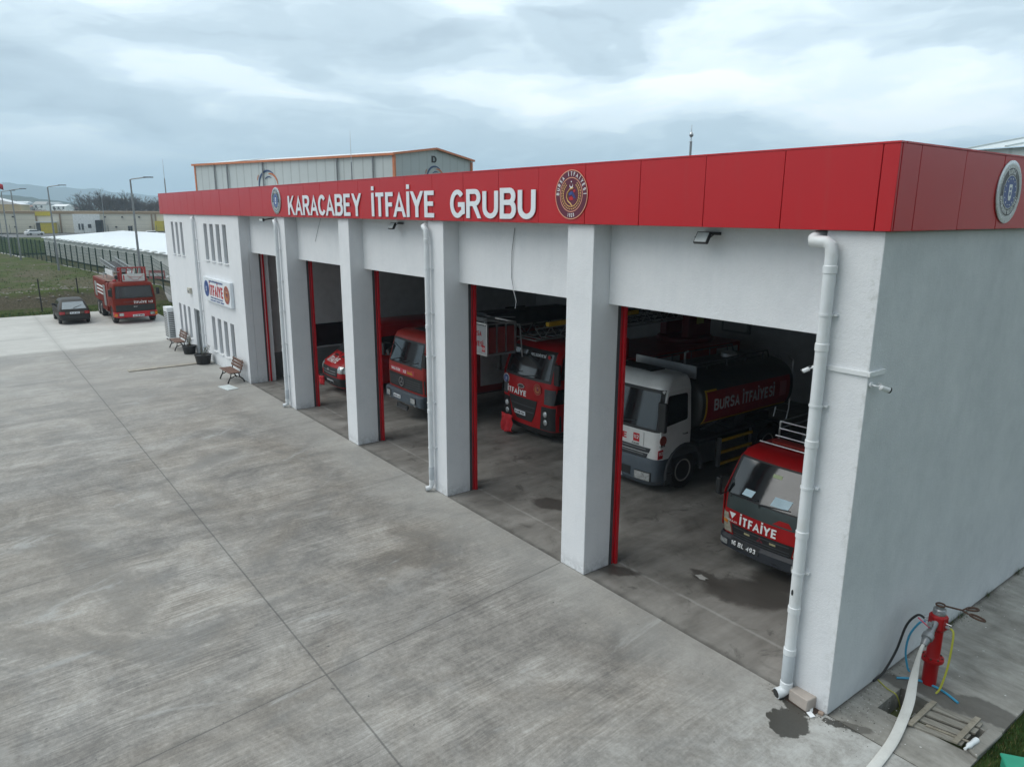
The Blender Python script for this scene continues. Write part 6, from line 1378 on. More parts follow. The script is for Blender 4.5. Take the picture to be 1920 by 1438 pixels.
b = MB(); b.add(vs, [(i*n+k, i*n+(k+1) % n, (i+1)*n+(k+1) % n, (i+1)*n+k) for i in range(N-1) for k in range(n)]+[tuple(range(n))[::-1], tuple((N-1)*n+k for k in range(n))])
tag(b.build('fire_hose', mat('white_canvas', (.58, .58, .55), .8, var=.08, bump=.25, bs=160, dirt=(.33, .31, .27), dirtamt=.4, ds=5)), 'long white canvas fire hose running from the hydrant across the concrete', 'hose')
# hydrant key resting on the cap
t = thing('hydrant_key', 'rusty hydrant key with two oval handles lying on the hydrant cap', 'wrench', (HX, HY, 1.225))
k0 = Vector((0, 0, .012)); kd = Vector((.80, .55, -.12)).normalized(); kn = Vector((-kd.y, kd.x, 0)).normalized()
b = MB(); b.tube([Vector((.055*math.cos(a*.524), .055*math.sin(a*.524), .012)) for a in range(12)], .013, 6, closed=True); b.tube([kd*.055+k0, kd*.27+k0], .013, 8); b.tube([kd*.27+k0, kd*.33+kn*.07+k0], .012, 6); b.tube([kd*.27+k0, kd*.33-kn*.07+k0], .012, 6)
b.build('shaft', M_RUST, t)
for sg_ in (-1, 1):
    c = k0+kd*.43+kn*sg_*.115; ax = (kd*.9+kn*sg_*.5).normalized(); ay = Vector((-ax.y, ax.x, 0)); b = MB(); b.tube([c+ax*.095*math.cos(a*.393)+ay*.042*math.sin(a*.393) for a in range(16)], .015, 6, closed=True); b.build('handle', M_RUST, t)
# pallet over the pit
c4 = [onz(1693, 1357), onz(1738, 1316), onz(1843, 1367), onz(1807, 1402)]
o0, o1, o3 = c4[0], c4[1], c4[3]; ux = (o3-o0); uy = (o1-o0); LX, LY_ = ux.length, uy.length; ux.normalize(); uy.normalize()
t = thing('wooden_pallet', 'weathered wooden pallet laid over the open pit beside the hose', 'pallet', (o0.x, o0.y, 0)); M_PW = wood('pallet_wood', (.19, .178, .15), (.34, .32, .275), (2, 26, 26)); M_PW2 = wood('pallet_batten', (.23, .205, .16), (.36, .325, .26), (9, 9, 9))
def pbox(b, a0, a1, b0, b1, z0, z1):
    P = [ux*a+uy*c for a, c in ((a0, b0), (a1, b0), (a1, b1), (a0, b1))]; b.add([(p.x, p.y, z) for z in (z0, z1) for p in P], [(0, 3, 2, 1), (4, 5, 6, 7), (0, 1, 5, 4), (1, 2, 6, 5), (2, 3, 7, 6), (3, 0, 4, 7)])
nb = 4; bw = LY_/nb
for k in range(nb):
    b = MB(); wv = .80 if k != 2 else .86; e = random.uniform(-.015, .015); pbox(b, .02+e, LX-.02+e, bw*k+bw*.06, bw*k+bw*(wv-.06), .0+.002, .028+random.uniform(0, .004)); b.build('board', M_PW, t, bevel=.003)
for a in (.05, LX-.13):
    b = MB(); pbox(b, a, a+.07, -.03, LY_-.0, .034, .062); b.build('batten', M_PW2, t, bevel=.004)
b = MB(); pbox(b, .22, .78, bw*.55, bw*.72, .034, .05); b.build('loose_lath', M_PW2, t, bevel=.003)
# kerb stone at the end of the pit, plastic bottle
P = [onz(1813, 1408), onz(1853, 1369), onz(1880, 1380), onz(1832, 1424)]
b = MB(); b.plate([(p.x, p.y, 0.002) for p in P], .05, 0, (0, 0, 1)); tag(b.build('kerb_stone', M_PATH, bevel=.018, seg=3), 'short rounded concrete kerb between the pit and the lawn', 'kerb')
q0, q1 = onz(1811, 1402, .07), onz(1832, 1386, .07); d = (q1-q0).normalized(); L = (q1-q0).length
t = thing('plastic_bottle', 'crushed white plastic bottle lying in the gap at the end of the pallet', 'bottle', q0)
b = MB(); b.tube([d*0, d*L*.12, d*L*.2, d*L*.35, d*L*.5, d*L*.8, d*L*.97, d*L], [.014, .015, .03, .036, .030, .037, .036, .02], 14); b.build('body', mat('white_bottle', (.75, .78, .80), .2, coat=.3), t); b = MB(); b.cyl(-d*.025, -d*.001, .017, n=12); b.build('cap', M_OFFW, t)
# bricks, plank and scraps at the foot of the corner pillar
p = onz(1497, 1318); t = MB(); t.box(-.15, .15, -.10, .10, 0, .17); t.m(0)
o = tag(t.build('concrete_block', mat('pinkish_block', (.42, .37, .33), .9, var=.15, bump=.5, bs=50), bevel=.012), 'broken pinkish grey block lying against the corner pillar', 'block'); o.location = (p.x+.04, p.y+.02, .012); o.rotation_euler = (0, 0, R(-8))
p = onz(1480, 1306); b = MB(); b.box(-.22, .42, -.10, .09, 0, .011); o = tag(b.build('wet_plank', mat('wet_brown_wood', (.055, .034, .024), .5, var=.3, vs=10), bevel=.003), 'dark wet board under the mouth of the nearest drainpipe', 'board'); o.location = (p.x, p.y, .001); o.rotation_euler = (0, 0, R(-3))
p = onz(1520, 1341); b = MB(); b.box(-.05, .05, -.035, .035, 0, .006); o = tag(b.build('white_tile', M_PAPER), 'small white tile scrap beside the broken block', 'tile'); o.location = (p.x, p.y, .016); o.rotation_euler = (R(6), R(4), R(-25))
p = onz(1521, 1331); b = MB(); b.box(-.02, .02, -.05, .05, 0, .03); o = tag(b.build('plaster_chip', M_OFFW, bevel=.008), 'small white plaster chip between block and tile', 'chip'); o.location = (p.x, p.y, .004); o.rotation_euler = (.1, .05, .5)
p = onz(1539, 1339); b = MB(); b.box(-.035, .035, -.03, .03, 0, .04); o = tag(b.build('brick_chip', mat('brick_chip_clay', (.33, .25, .2), .9), bevel=.01), 'small brick chip at the very corner of the building', 'chip'); o.location = (p.x, p.y, .002); o.rotation_euler = (0, 0, .3)
p = onz(1315, 1083); b = MB(); b.plate([(x*.13, y*.09, 0) for x, y in ((-1, -.3), (-.3, -.6), (.2, -.9), (.9, -.4), (.6, .1), (1, .5), (.1, .6), (-.5, .9), (-.7, .2))], .004, 0, (0, 0, 1)); o = tag(b.build('paper_scrap', mat('dirty_paper', (.42, .42, .40), .8)), 'pale paper scrap in the puddle inside the nearest bay', 'paper'); o.location = (p.x, p.y, .014)
# green box corner on the lawn
p = onz(1910, 1440); t = thing('green_crate', 'green plastic box on the lawn at the bottom right corner', 'box', (p.x+.15, p.y-.13, -.04), R(35)); MG = mat('green_plastic', (.03, .32, .20), .4)
b = MB(); b.box(-.25, .25, -.2, .2, 0, .16); b.build('body', MG, t, bevel=.03, seg=3); b = MB(); b.box(-.265, .265, -.215, .215, .162, .20); b.build('lid', MG, t, bevel=.02, seg=3)

# ================================================================ INSIDE THE HALL
def rack(x0, x1, y, label, seed):
    rnd = random.Random(seed); t = thing('equipment_rack', label, 'shelf', (x0, y, 0), 0, 'equipment racks in the hall'); L = x1-x0
    b = MB()
    for x in (0, L/2, L):
        for yy in (-.45, 0): b.box(x-.025, x+.025, yy-.025, yy+.025, 0, 2.3)
    b.build('post', M_DSTEEL, t); b = MB()
    for z in (.3, .95, 1.6, 2.2): b.box(-.03, L+.03, -.48, .03, z, z+.03)
    b.build('shelf', M_DSTEEL, t)
    for k in range(14):
        z = rnd.choice((.332, .982, 1.632)); x = rnd.uniform(.1, L-.4); wd = rnd.uniform(.15, .4); h = rnd.uniform(.15, .5)
        b = MB()
        if rnd.random() < .5: b.box(x, x+wd, -.40, -.08, z, z+h)
        else: b.lathe([(wd*.4, 0), (wd*.45, .02), (wd*.45, .14), (wd*.4, .16)], 16, Matrix.Translation((x+wd*.4, -.25, z)))
        o = b.build('stored_gear', rnd.choice((M_RED2, M_BLACK, M_GREY, M_RAIL, M_DSTEEL)), bevel=.01, loc=(x0, y, 0)); tag(o, None, 'gear', 'stored gear on the hall racks'); o['label'] = 'stored fire gear on the dark rack along the back wall'
rack(-6.4, -1.0, DEP-.28, 'long dark steel rack full of gear along the back wall', 4)
b = MB(); b.box(-.6, .6, -.15, 0, -.45, .45); b.m(1).box(-.52, .52, -.16, -.151, -.38, .38); o = tag(b.build('wall_cabinet', [M_GREY, M_INT], bevel=.01), 'grey metal cabinet fixed on the back wall of the hall', 'cabinet'); o.location = (-12.3, DEP-.26, 2.6)
b = MB(); b.box(-.6, .6, -.06, 0, -.36, .36); b.m(1).box(-.57, .57, -.065, -.061, -.33, .33); o = tag(b.build('wall_screen', [M_BLACK, M_GLASS], bevel=.01), 'black flat screen on the wall of the hall behind the ladder truck basket', 'screen'); pp = ony(963, 587, DEP-.3); pp = onx(965, 588, PXI+.28); o.location = (PXI+.30, pp.y, pp.z); o.rotation_euler = (0, 0, R(90))
# ball lamp by the first bay
for (u, v, lab) in ((506, 580, 'small round white lamp on the inner wall seen through the farthest bay'), (513, 682, 'small white door knob fitting low on the inner wall of the farthest bay')):
    p = onx(u, v, PXI+.03); b = MB(); r = .09 if v < 600 else .05
    b.lathe([(r*.4, -r), (r*.8, -r*.6), (r, 0), (r*.8, r*.6), (r*.4, r)], 16, Matrix.Translation((p.x+.04, p.y, p.z))); tag(b.build('wall_fitting', M_OFFW), lab, 'fitting')

# ================================================================ BACKGROUND
# white-roofed long shed beyond the fence
A = onz(322, 526, 0); B = onz(110, 448, 2.55); B.z = 0; dl = (B-A).normalized(); dn = Vector((-dl.y, dl.x, 0)) 
if dn.y < 0: dn = -dn
A = A-dl*14; LEN = (B-A).length+10; DP = 22.0
t = thing('white_shed', 'long low white roofed shed behind the green fence', 'building', (A.x, A.y, 0), math.atan2(dl.y, dl.x))
sgn = 1 if Vector((-dl.y, dl.x, 0)).dot(dn) > 0 else -1
M_SHED = ribbed('shed_panel', (.55, .58, .56), 1.1, 0, .5, dark=.85)
b = MB(); b.box(0, LEN, min(0, sgn*DP), max(0, sgn*DP), -.1, 2.45); b.build('wall', M_SHED, t)
b = MB(); b.add([(-.2, -sgn*.25, 2.47), (LEN+.2, -sgn*.25, 2.47), (LEN+.2, sgn*DP*.5, 3.3), (-.2, sgn*DP*.5, 3.3), (LEN+.2, sgn*(DP+.25), 2.47), (-.2, sgn*(DP+.25), 2.47), (-.2, -sgn*.25, 2.40), (LEN+.2, -sgn*.25, 2.40)], [(0, 1, 2, 3), (3, 2, 4, 5), (6, 7, 1, 0)]); b.build('roof', mat('white_membrane', (.86, .88, .89), .35, var=.04, coat=.2), t)
for k in range(int(LEN/2.4)): x = 1+k*2.4; b = MB(); b.lathe([(.30, 0), (.30, .12), (.2, .2)], 10, Matrix.Translation((x, -sgn*.15, 2.42))); b.build('eave_cap', M_SHED, t)
# warehouse
A = onz(-330, 437.5); B = onz(560, 437); dl = (B-A).normalized(); LEN = (B-A).length
t = thing('warehouse', 'long cream warehouse with a brown cornice and yellow loading doors', 'building', (A.x, A.y, 0), math.atan2(dl.y, dl.x)); WH = 5.3
M_CREAM = ribbed('cream_panel', (.74, .69, .58), 1.2, 2, .6, dark=.85, strength=.3)
def wx(u): p = onz(u, 437); return (Vector((p.x, p.y, 0))-Vector((A.x, A.y, 0))).dot(Vector((dl.x, dl.y, 0)))
b = MB(); b.box(0, LEN, 0, 40, 0, WH); b.build('wall', M_CREAM, t)
b = MB(); b.box(-.2, LEN+.2, -.15, 40.2, WH+.005, WH+.75); b.build('cornice', mat('brown_cornice', (.36, .26, .165), .7), t)
M_YP = mat('yellow_panel', (.62, .50, .05), .5)
x, xe = wx(88), wx(112); b = MB(); b.box(x, xe, -2.2, -.005, .0, 2.9); yd = b.build('door', M_YP, t); b = MB(); b.box(x-1.2, xe+.2, -2.4, -.01, 2.92, 3.2); b.build('canopy', M_OFFW, yd); b = MB(); b.box(wx(80), x-.1, -2.1, -.02, 0, 2.8); b.build('dark_opening', M_DSTEEL, yd)
x = wx(76); b = MB(); b.box(x, wx(104), -.4, -.152, WH-.55, WH+.55); b.build('name_board', M_YP, t)
x = wx(297); b = MB(); b.box(x, wx(312), -2.0, -.005, .6, 3.4); b.build('door', M_YP, t)
for u in (120, 76, 289, 296): x = wx(u); b = MB(); b.box(x-.2, x+.2, -.2, -.004, 0, WH-.01); b.build('pilaster', mat('brown_pilaster', (.30, .22, .15), .7) if u != 289 else MATS['brown_pilaster'], t)
x0, x1 = wx(144.5), wx(194); b = MB(); b.box(x0, x1, -.6, -.006, 0, WH-.02); wb = b.build('white_bay', mat('white_render', (.82, .83, .82), .7), t)
for u, w_, z0, z1 in ((155, .5, .9, 2.6), (161, .6, .9, 2.6), (174, .9, 1.4, 2.5)): x = wx(u); b = MB(); b.box(x-w_/2, x+w_/2, -.65, -.602, z0, z1); b.build('window', M_DSTEEL, wb)
x = wx(194); b = MB(); b.box(x-.9, x+.6, -1.8, -.02, 0, 3.6); b.build('doorway', M_BLACK, t)
for u in (245, 249): x = wx(u); b = MB(); b.box(x-.25, x+.25, -.05, -.003, 0, 2.0); b.build('door', M_BLACK, t)
for u in (34, 203, 235, 266): x = wx(u); b = MB(); b.box(x-.2, x+.2, -.4, -.004, WH-1.0, WH-.65); b.build('wall_lamp', M_BLACK, t)
for u in (36, 63, 222): x = wx(u); b = MB(); b.box(x-.2, x+.2, -.4, -.004, 1.5, 1.9); b.build('wall_lamp', M_BLACK, t)
# gabled cream hall beyond its left end, a flag
p = atd(5, 397, 290); t = thing('gabled_hall', 'pale yellow gabled hall above the left end of the warehouse roof', 'building', (p.x, p.y, 0), R(75)); 
b = MB(); b.box(-14, 5, 0, 14, 0, 8.0); b.build('wall', mat('pale_yellow_wall', (.52, .45, .28), .7), t); b = MB(); b.add([(-14.3, -.3, 8.0), (5.3, -.3, 8.0), (-4.5, -.3, 10.6), (-14.3, 14, 8.0), (5.3, 14, 8.0), (-4.5, 14, 10.6)], [(0, 1, 2), (0, 2, 5, 3), (1, 4, 5, 2), (3, 5, 4), (0, 3, 4, 1)]); b.build('roof', M_OFFW, t)
p = atd(-3, 400, 190); t = thing('flag_pole', 'flag pole with a red flag at the left edge', 'flag', (p.x, p.y, 0)); b = MB(); b.cyl((0, 0, 0), (0, 0, 12.5), .08, .05, 8); b.build('pole', M_GREY, t)
b = MB(); vs = []; n = 8
pr_ = Vector((.62, .78, 0))
for j in (0, 1):
    for i in range(n+1): q = pr_*(i*.22)+Vector((-.2*math.sin(i*.9)*.78, .2*math.sin(i*.9)*.62, 12.3-j*1.1-.10*i)); vs.append(q)
b.add(vs, [(i, i+1, n+2+i, n+1+i) for i in range(n)]); fl = b.build('flag', mat('flag_red', (.55, .015, .03), .7), t, recalc=False); md = fl.modifiers.new('th', 'SOLIDIFY'); md.thickness = .01
# steel hall behind the station
C0, C1, C2 = onz(737, 288, 11), onz(365, 309, 11), onz(879, 302, 11)
e1 = Vector((C1.x-C0.x, C1.y-C0.y, 0)); L1 = e1.length; e1.normalize(); e2 = Vector((-e1.y, e1.x, 0)); L2 = abs((C2-C0).dot(e2))
if (C2-C0).dot(e2) < 0: e2 = -e2
ang = math.atan2(e1.y, e1.x); sgy = 1 if Vector((-e1.y, e1.x, 0)).dot(e2) > 0 else -1
t = thing('steel_hall', 'tall white steel hall with orange trim behind the station', 'building', (C0.x, C0.y, 0), ang); RH = 11.68
M_HALL = ribbed('hall_panel', (.56, .60, .60), 1.15, 0, .45, dark=.8, strength=.3); M_HALLG = ribbed('hall_gable_panel', (.46, .50, .50), 1.0, 1, .45, dark=.88, strength=.3); M_OR = mat('orange_trim', (.60, .20, .09), .5)
Y = lambda v: sgy*v
def hb(b, x0, x1, y0, y1, z0, z1): b.box(x0, x1, min(Y(y0), Y(y1)), max(Y(y0), Y(y1)), z0, z1)
b = MB(); hb(b, .02, L1, 0, .2, 0, 10.95); hb(b, .02, L1, L2-.2, L2, 0, 10.95); b.build('wall', M_HALL, t)
b = MB(); b.plate([(0, Y(.02), 0), (0, Y(L2-.02), 0), (0, Y(L2-.02), 10.95), (0, Y(L2/2), RH-.06), (0, Y(.02), 10.95)], .15, -.15, (-1, 0, 0)); b.build('gable_wall', M_HALLG, t); b = MB(); b.plate([(L1, Y(.02), 0), (L1, Y(L2-.02), 0), (L1, Y(L2-.02), 10.95), (L1, Y(L2/2), RH-.06), (L1, Y(.02), 10.95)], .15, -.15, (1, 0, 0)); b.build('gable_wall', M_HALLG, t)
b = MB(); b.add([(-.2, Y(-.2), 10.98), (L1+.2, Y(-.2), 10.98), (L1+.2, Y(L2/2), RH), (-.2, Y(L2/2), RH), (L1+.2, Y(L2+.2), 10.98), (-.2, Y(L2+.2), 10.98), (-.2, Y(-.2), 10.9), (L1+.2, Y(-.2), 10.9), (L1+.2, Y(L2+.2), 10.9), (-.2, Y(L2+.2), 10.9)], [(0, 1, 2, 3), (3, 2, 4, 5), (6, 7, 1, 0), (8, 9, 5, 4)]); b.build('roof', M_OFFW, t)
b = MB(); hb(b, -.28, L1+.25, -.24, -.03, 10.86, 11.04)
b.bar((-.24, Y(-.2), 10.98), (-.24, Y(L2/2), RH+.01), .13, .16); b.bar((-.24, Y(L2/2), RH+.01), (-.24, Y(L2+.2), 10.98), .13, .16)
hb(b, -.16, .06, -.06, .12, 0, 10.86); hb(b, -.16, .06, L2-.1, L2+.05, 0, 10.86); hb(b, L1-.1, L1+.1, -.06, .1, 0, 10.86); b.build('trim', M_OR, t)
for f in (.08, .235, .60, .80, .875):
    b = MB(); x = L1*f; b.cyl((x, Y(-.12), 0), (x, Y(-.12), 10.84), .07, n=8); b.build('rain_pipe', M_GREY, t)
def swoosh(b, c, u, v, R0):
    c, u, v = Vector(c), Vector(u), Vector(v); nn = u.cross(v)
    def arc(r, a0, a1, w0, off, ux=0, n=16):
        o, i_ = [], []
        for k in range(n+1):
            tt = k/n; a = R(a0+(a1-a0)*tt); ww = w0*math.sin(math.pi*(.12+.80*tt)); o.append(c+u*(ux+(r+ww)*math.cos(a))+v*((r+ww)*math.sin(a))); i_.append(c+u*(ux+(r-ww)*math.cos(a))+v*((r-ww)*math.sin(a)))
        b.plate(o+i_[::-1], .03, off, nn)
    b.m(0); arc(R0, 185, 52, .07*R0, .01); b.m(1); arc(R0*.80, 100, 5, .06*R0, .01, .25*R0); b.m(0); arc(R0*.6, 130, 60, .035*R0, .01, .1*R0); b.m(1); arc(R0*1.5, 165, 150, .025*R0, .01, .3*R0)
M_NAVY = mat('navy_logo', (.035, .07, .17), .5)
cx_ = L1*.58; b = MB(); swoosh(b, (cx_, Y(-.01), 8.75), (-1, 0, 0), (0, 0, 1), 1.35); b.build('logo', [M_NAVY, M_OR], t)
b = MB(); swoosh(b, (-.01, Y(L2*.5), 9.2), (0, sgy*1.0, 0), (0, 0, 1), 1.05); b.build('logo', [M_NAVY, M_OR], t)
b = MB(); b.text("D", (-.01, Y(L2*.46), 10.55), (0, sgy*1.0, 0), (0, 0, 1), .62, .55, .03, .05, off=.0); b.build('letter', M_TXTK, t)
b = MB(); x0 = L1*.80; b.add([(x0, Y(.6), 11.12), (L1, Y(.6), 11.12), (L1, Y(L2/2), RH+.05), (x0, Y(L2/2), RH+.05)], [(0, 1, 2, 3)]); b.build('skylight', mat('skylight_sheet', (.60, .64, .64), .3), t)
# pale roof of another hall behind the right end
p0 = onz(1800, 284, 9.5); t = thing('pale_roof_hall', 'hall with a pale ribbed roof behind the right end of the fascia', 'building', (p0.x, p0.y, 0), R(-8))
M_RR = ribbed('ribbed_roof_sheet', (.62, .68, .68), .42, 0, .35, dark=.7, strength=.9)
b = MB(); b.box(0, 30, 0, 22, 0, 9.5); b.build('wall', M_HALL, t); b = MB(); b.add([(-.3, -.3, 9.52), (30.3, -.3, 9.52), (30.3, 11, 11.25), (-.3, 11, 11.25), (30.3, 22.3, 9.52), (-.3, 22.3, 9.52)], [(0, 1, 2, 3), (3, 2, 4, 5)])
for k in range(16): x = .3+k*1.9; b.bar((x, -.28, 9.56), (x, 11, 11.29), .08, .08)
b.build('roof', M_RR, t, smooth=0)
b = MB()
for k in range(10): x = .4+k*1.5; b.lathe([(.28, 0), (.28, .10), (.36, .14), (.1, .26)], 10, Matrix.Translation((x, 11+random.uniform(-.4, .2), 11.2)))
b.build('roof_vent', M_SHED, t)
# street lamps along the lane
def lamp(u, v, d, hgt, label, arm=(.25, 1.25)):
    p = atd(u, v, d); k = p.z/hgt; t = thing('street_lamp', label, 'street lamp', (p.x, p.y, 0), math.atan2(_rt0.y, _rt0.x), 'street lamps along the lane'); H = p.z
    b = MB(); b.cyl((0, 0, 0), (0, 0, H), .105, .055, 10); b.cyl((0, 0, 0), (0, 0, .5), .14, .13, 10); b.build('pole', M_GREY, t)
    b = MB(); b.tube([(0, 0, H-.02), (.12, 0, H+.03), (1.15, 0, H+.16)], .038, 8); b.build('arm', M_GREY, t)
    b = MB(); b.box(1.0, 1.62, -.12, .12, H+.13, H+.20); b.build('lamp_head', M_DGREY, t, bevel=.02)
lamp(244, 337, 60, 9, 'tall grey street lamp directly behind the parked red engine')
lamp(89, 351, 78, 9, 'grey street lamp standing in the green fence behind the car')
lamp(20, 357, 95, 9, 'grey street lamp near the left edge, third from the station')
lamp(2, 360, 106, 9, 'grey street lamp cut by the left edge of the view')
lamp(190, 367, 236, 11, 'distant small street lamp in front of the warehouse white bay', )
# fence of welded mesh
def mesh_fence(name, pts, step, h, label, gap_w=.12, m=None, cat='fence', thick=.045, group=None):
    m = m or mat('green_fence', (.022, .055, .045), .5); t = thing(name, label, cat, (pts[0][0], pts[0][1], 0), 0, group); o = Vector((pts[0][0], pts[0][1], 0)); wires = MB(); first = True
    for (xa, ya, za), (xb, yb, zb) in zip(pts, pts[1:]):
        a = Vector((xa, ya, za))-o; c = Vector((xb, yb, zb))-o; L = (c-a).length; n = max(1, round(L/step))
        for k in range(0 if first else 1, n+1):
            p = a+(c-a)*k/n; b = MB(); b.box(p.x-thick, p.x+thick, p.y-thick, p.y+thick, p.z-.1, p.z+h+.08); b.build('post', m, t)
        first = False
        for z in (.06, .35, .65, .95, 1.25, 1.55, 1.85, 2.05):
            if z < h: wires.bar(a+Vector((0, 0, z)), c+Vector((0, 0, z)), .018)
        k = 0.0
        while k < L: p = a+(c-a)*(k/L); wires.bar(p+Vector((0, 0, .05)), p+Vector((0, 0, h)), .011); k += gap_w
    wires.build('wire_mesh', m, t); return t
fp = []
for x in (-50.2, -56, -61.7, -70, -80, -90, -108, -150, -185): fp.append((x, fence_y(x), field_z(x, fence_y(x)-.2)-.02 if x < -54 else .0))
mesh_fence('mesh_fence', fp, 2.0, 2.1, 'long green welded mesh fence between the field and the lane')
mesh_fence('mesh_fence', [(-50.2, fence_y(-50.2)+.3, 0), (-49.6, 8.6, .0), (-40, 9.4, .0)], 2.4, 2.2, 'short mesh fence run behind the lawn strip left of the station')
A = onz(-120, 439.5); B = onz(430, 441); mesh_fence('wire_fence', [(A.x, A.y, 0), (B.x, B.y, 0)], 6.5, 2.4, 'thin wire fence along the road in front of the warehouse', 2.2, m=mat('dull_wire', (.10, .11, .10), .6), thick=.05)
for u, v, v1, lab in ((77, 569, 532, 'lone dark fence post on the stony bank behind the car'), (148, 560, 528, 'lone dark fence post just left of the red engine')):
    p = onz(u, v, .55); b = MB(); h = (v-v1)/FPX*(p-CAM).length; b.box(-.035, .035, -.035, .035, -.7, h); b.box(-.045, .045, -.045, .045, h+.001, h+.03); o = tag(b.build('fence_post', M_BLACK), lab, 'post'); o.location = (p.x, p.y, .55); o.rotation_euler = (0, R(-3), 0)
p = onz(292, 556, 0); t = thing('camera_pole', 'tall dark pole with a black box behind the red engine', 'pole', (-49.8, 3.4, 0)); b = MB(); b.cyl((0, 0, 0), (0, 0, 4.0), .06, .05, 8); b.build('pole', M_BLACK, t)
# blue sign in the field, red notice beyond the lawn
p = onz(35, 550, .8); t = thing('field_sign', 'small blue and white sign standing in the stony bank', 'sign', (p.x, p.y, .5), math.atan2(_rt0.y, _rt0.x)); b = MB(); b.plate([(x*.26, 0, .38+z*.19) for x, z in ((-1, .2), (-.7, .9), (0, .7), (.7, .9), (1, .2), (.5, -.7), (0, -1), (-.5, -.7))], .02); b.build('panel', M_TXTB, t); b = MB(); b.plate([(x*.11, -.024, .36+z*.09) for x, z in ((-1, -1), (1, -1), (1, 1), (-1, 1))], .004, 0, (0, -1, 0)); b.build('mark', M_TXTW, t); b = MB(); b.box(-.02, .02, .02, .05, -.1, .3); b.build('post', M_DGREY, t)
p = onz(295, 521, .3); t = thing('notice_board', 'small red and white notice board beyond the lawn left of the station', 'sign', (p.x, p.y, 0), math.atan2(_rt0.y, _rt0.x)); b = MB(); b.box(-.75, .75, -.02, .02, .2, 1.0); b.build('panel', mat('pale_red_panel', (.55, .18, .18), .5), t); b = MB(); b.box(-.65, .65, -.026, -.021, .45, .75); b.build('white_field', M_TXTW, t)
# far cars
def far_car(u, v, label, m, rz):
    p = onz(u, v); t = thing('parked_car', label, 'car', (p.x, p.y, 0), rz, 'white cars parked near the warehouse')
    s = cab_shell(t, [(.28, .80, .1, 4.3, .25, .2, .08), (.55, .88, .0, 4.35, .25, .2, .1), (.85, .87, .1, 4.32, .25, .2, .1), (.95, .84, .9, 4.2, .2, .2, .1), (1.38, .68, 1.6, 3.7, .2, .2, .06), (1.46, .6, 1.8, 3.4, .2, .2, .04)], m, 'body')
    b = MB(); s.patch(b, .98, 1.36, -.7, .7, -.58, .58, off=.01); s.patch(b, .98, 1.36, -.7, .7, -.58, .58, off=.01, back=True); b.build('windshield', M_GLASS, t)
    for sd in (-1, 1):
        b = MB(); s.side(b, rp([(1.2, .98), (3.8, .98), (3.5, 1.36), (1.65, 1.36)], .05), sd, .01, .02); b.build('side_window', M_GLASS, t)
        wheel(t, sd*.80, .85, .31, .2, sd); wheel(t, sd*.80, 3.45, .31, .2, sd)
far_car(82, 441, 'white hatchback on the verge left of the warehouse yellow door', M_WHITE, R(200))
far_car(306, 444, 'white car half hidden behind the left end of the station', M_WHITE, R(170))
# parked airliner beyond the warehouse
p = atd(243, 397, 420); t = thing('airliner', 'white and blue airliner standing far beyond the warehouse', 'airplane', (p.x, p.y, 0), math.atan2(_rt0.y, _rt0.x)); 
b = MB(); b.tube([(-3, 0, 6.9), (0, 0, 6.6), (4, 0, 6.2), (16, 0, 6.2), (21, 0, 6.1), (24, 0, 5.8)], [.4, 1.2, 1.7, 1.7, 1.5, .3], 14); b.build('fuselage', M_WHITE, t)
b = MB(); b.plate([(-3, 0, 7.4), (2.4, 0, 7.6), (-.8, 0, 12.2), (-3.6, 0, 12.2)], .3); b.m(1).plate([(-4.6, 0, 7.0), (2, 0, 7.2), (-1.5, 0, 9.6), (-4.4, 0, 10.6)], .5, -.1); b.build('tail_fin', [M_WHITE, mat('teal_tail', (.03, .16, .24), .4)], t)
b = MB(); b.plate([(7, 0, 5.8), (13, 0, 5.8), (5, 16, 6.4), (3, 16, 6.4)], .3); b.plate([(7, 0, 5.8), (13, 0, 5.8), (5, -16, 6.4), (3, -16, 6.4)], .3); b.build('wing', M_WHITE, t)
b = MB(); b.cyl((20, 0, 0), (20, 0, 5), .2, n=6); b.cyl((8, 2, 0), (8, 2, 5), .25, n=6); b.cyl((8, -2, 0), (8, -2, 5), .25, n=6); b.build('landing_gear', M_DGREY, t)
# far houses
def house(u, v, d, w_, h_, label, roofc, wall):
    p = atd(u, v, d); t = thing('far_house', label, 'house', (p.x, p.y, 0), math.atan2(_rt0.y, _rt0.x)+random.uniform(-.3, .3)); z = p.z
    b = MB(); b.box(-w_/2, w_/2, 0, w_*.7, 0, z+h_*.5); b.build('wall', wall, t); b = MB(); b.add([(-w_*.54, -.3, z+h_*.5), (w_*.54, -.3, z+h_*.5), (w_*.54, w_*.74, z+h_*.5), (-w_*.54, w_*.74, z+h_*.5), (-w_*.5, w_*.35, z+h_), (w_*.5, w_*.35, z+h_)], [(0, 1, 5, 4), (2, 3, 4, 5), (0, 4, 3), (1, 2, 5), (0, 3, 2, 1)]); b.build('roof', roofc, t)
    for k in range(int(w_/4)):
        b = MB(); x = -w_/2+2+k*4; b.box(x-.7, x+.7, -.06, -.004, z+h_*.1-.8, z+h_*.1+.8); b.build('window', M_DSTEEL, t)
M_TILE = mat('far_roof_tile', (.26, .15, .11), .9); M_FW = MATS['white_render']; M_FG = mat('far_grey_wall', (.40, .40, .39), .8)
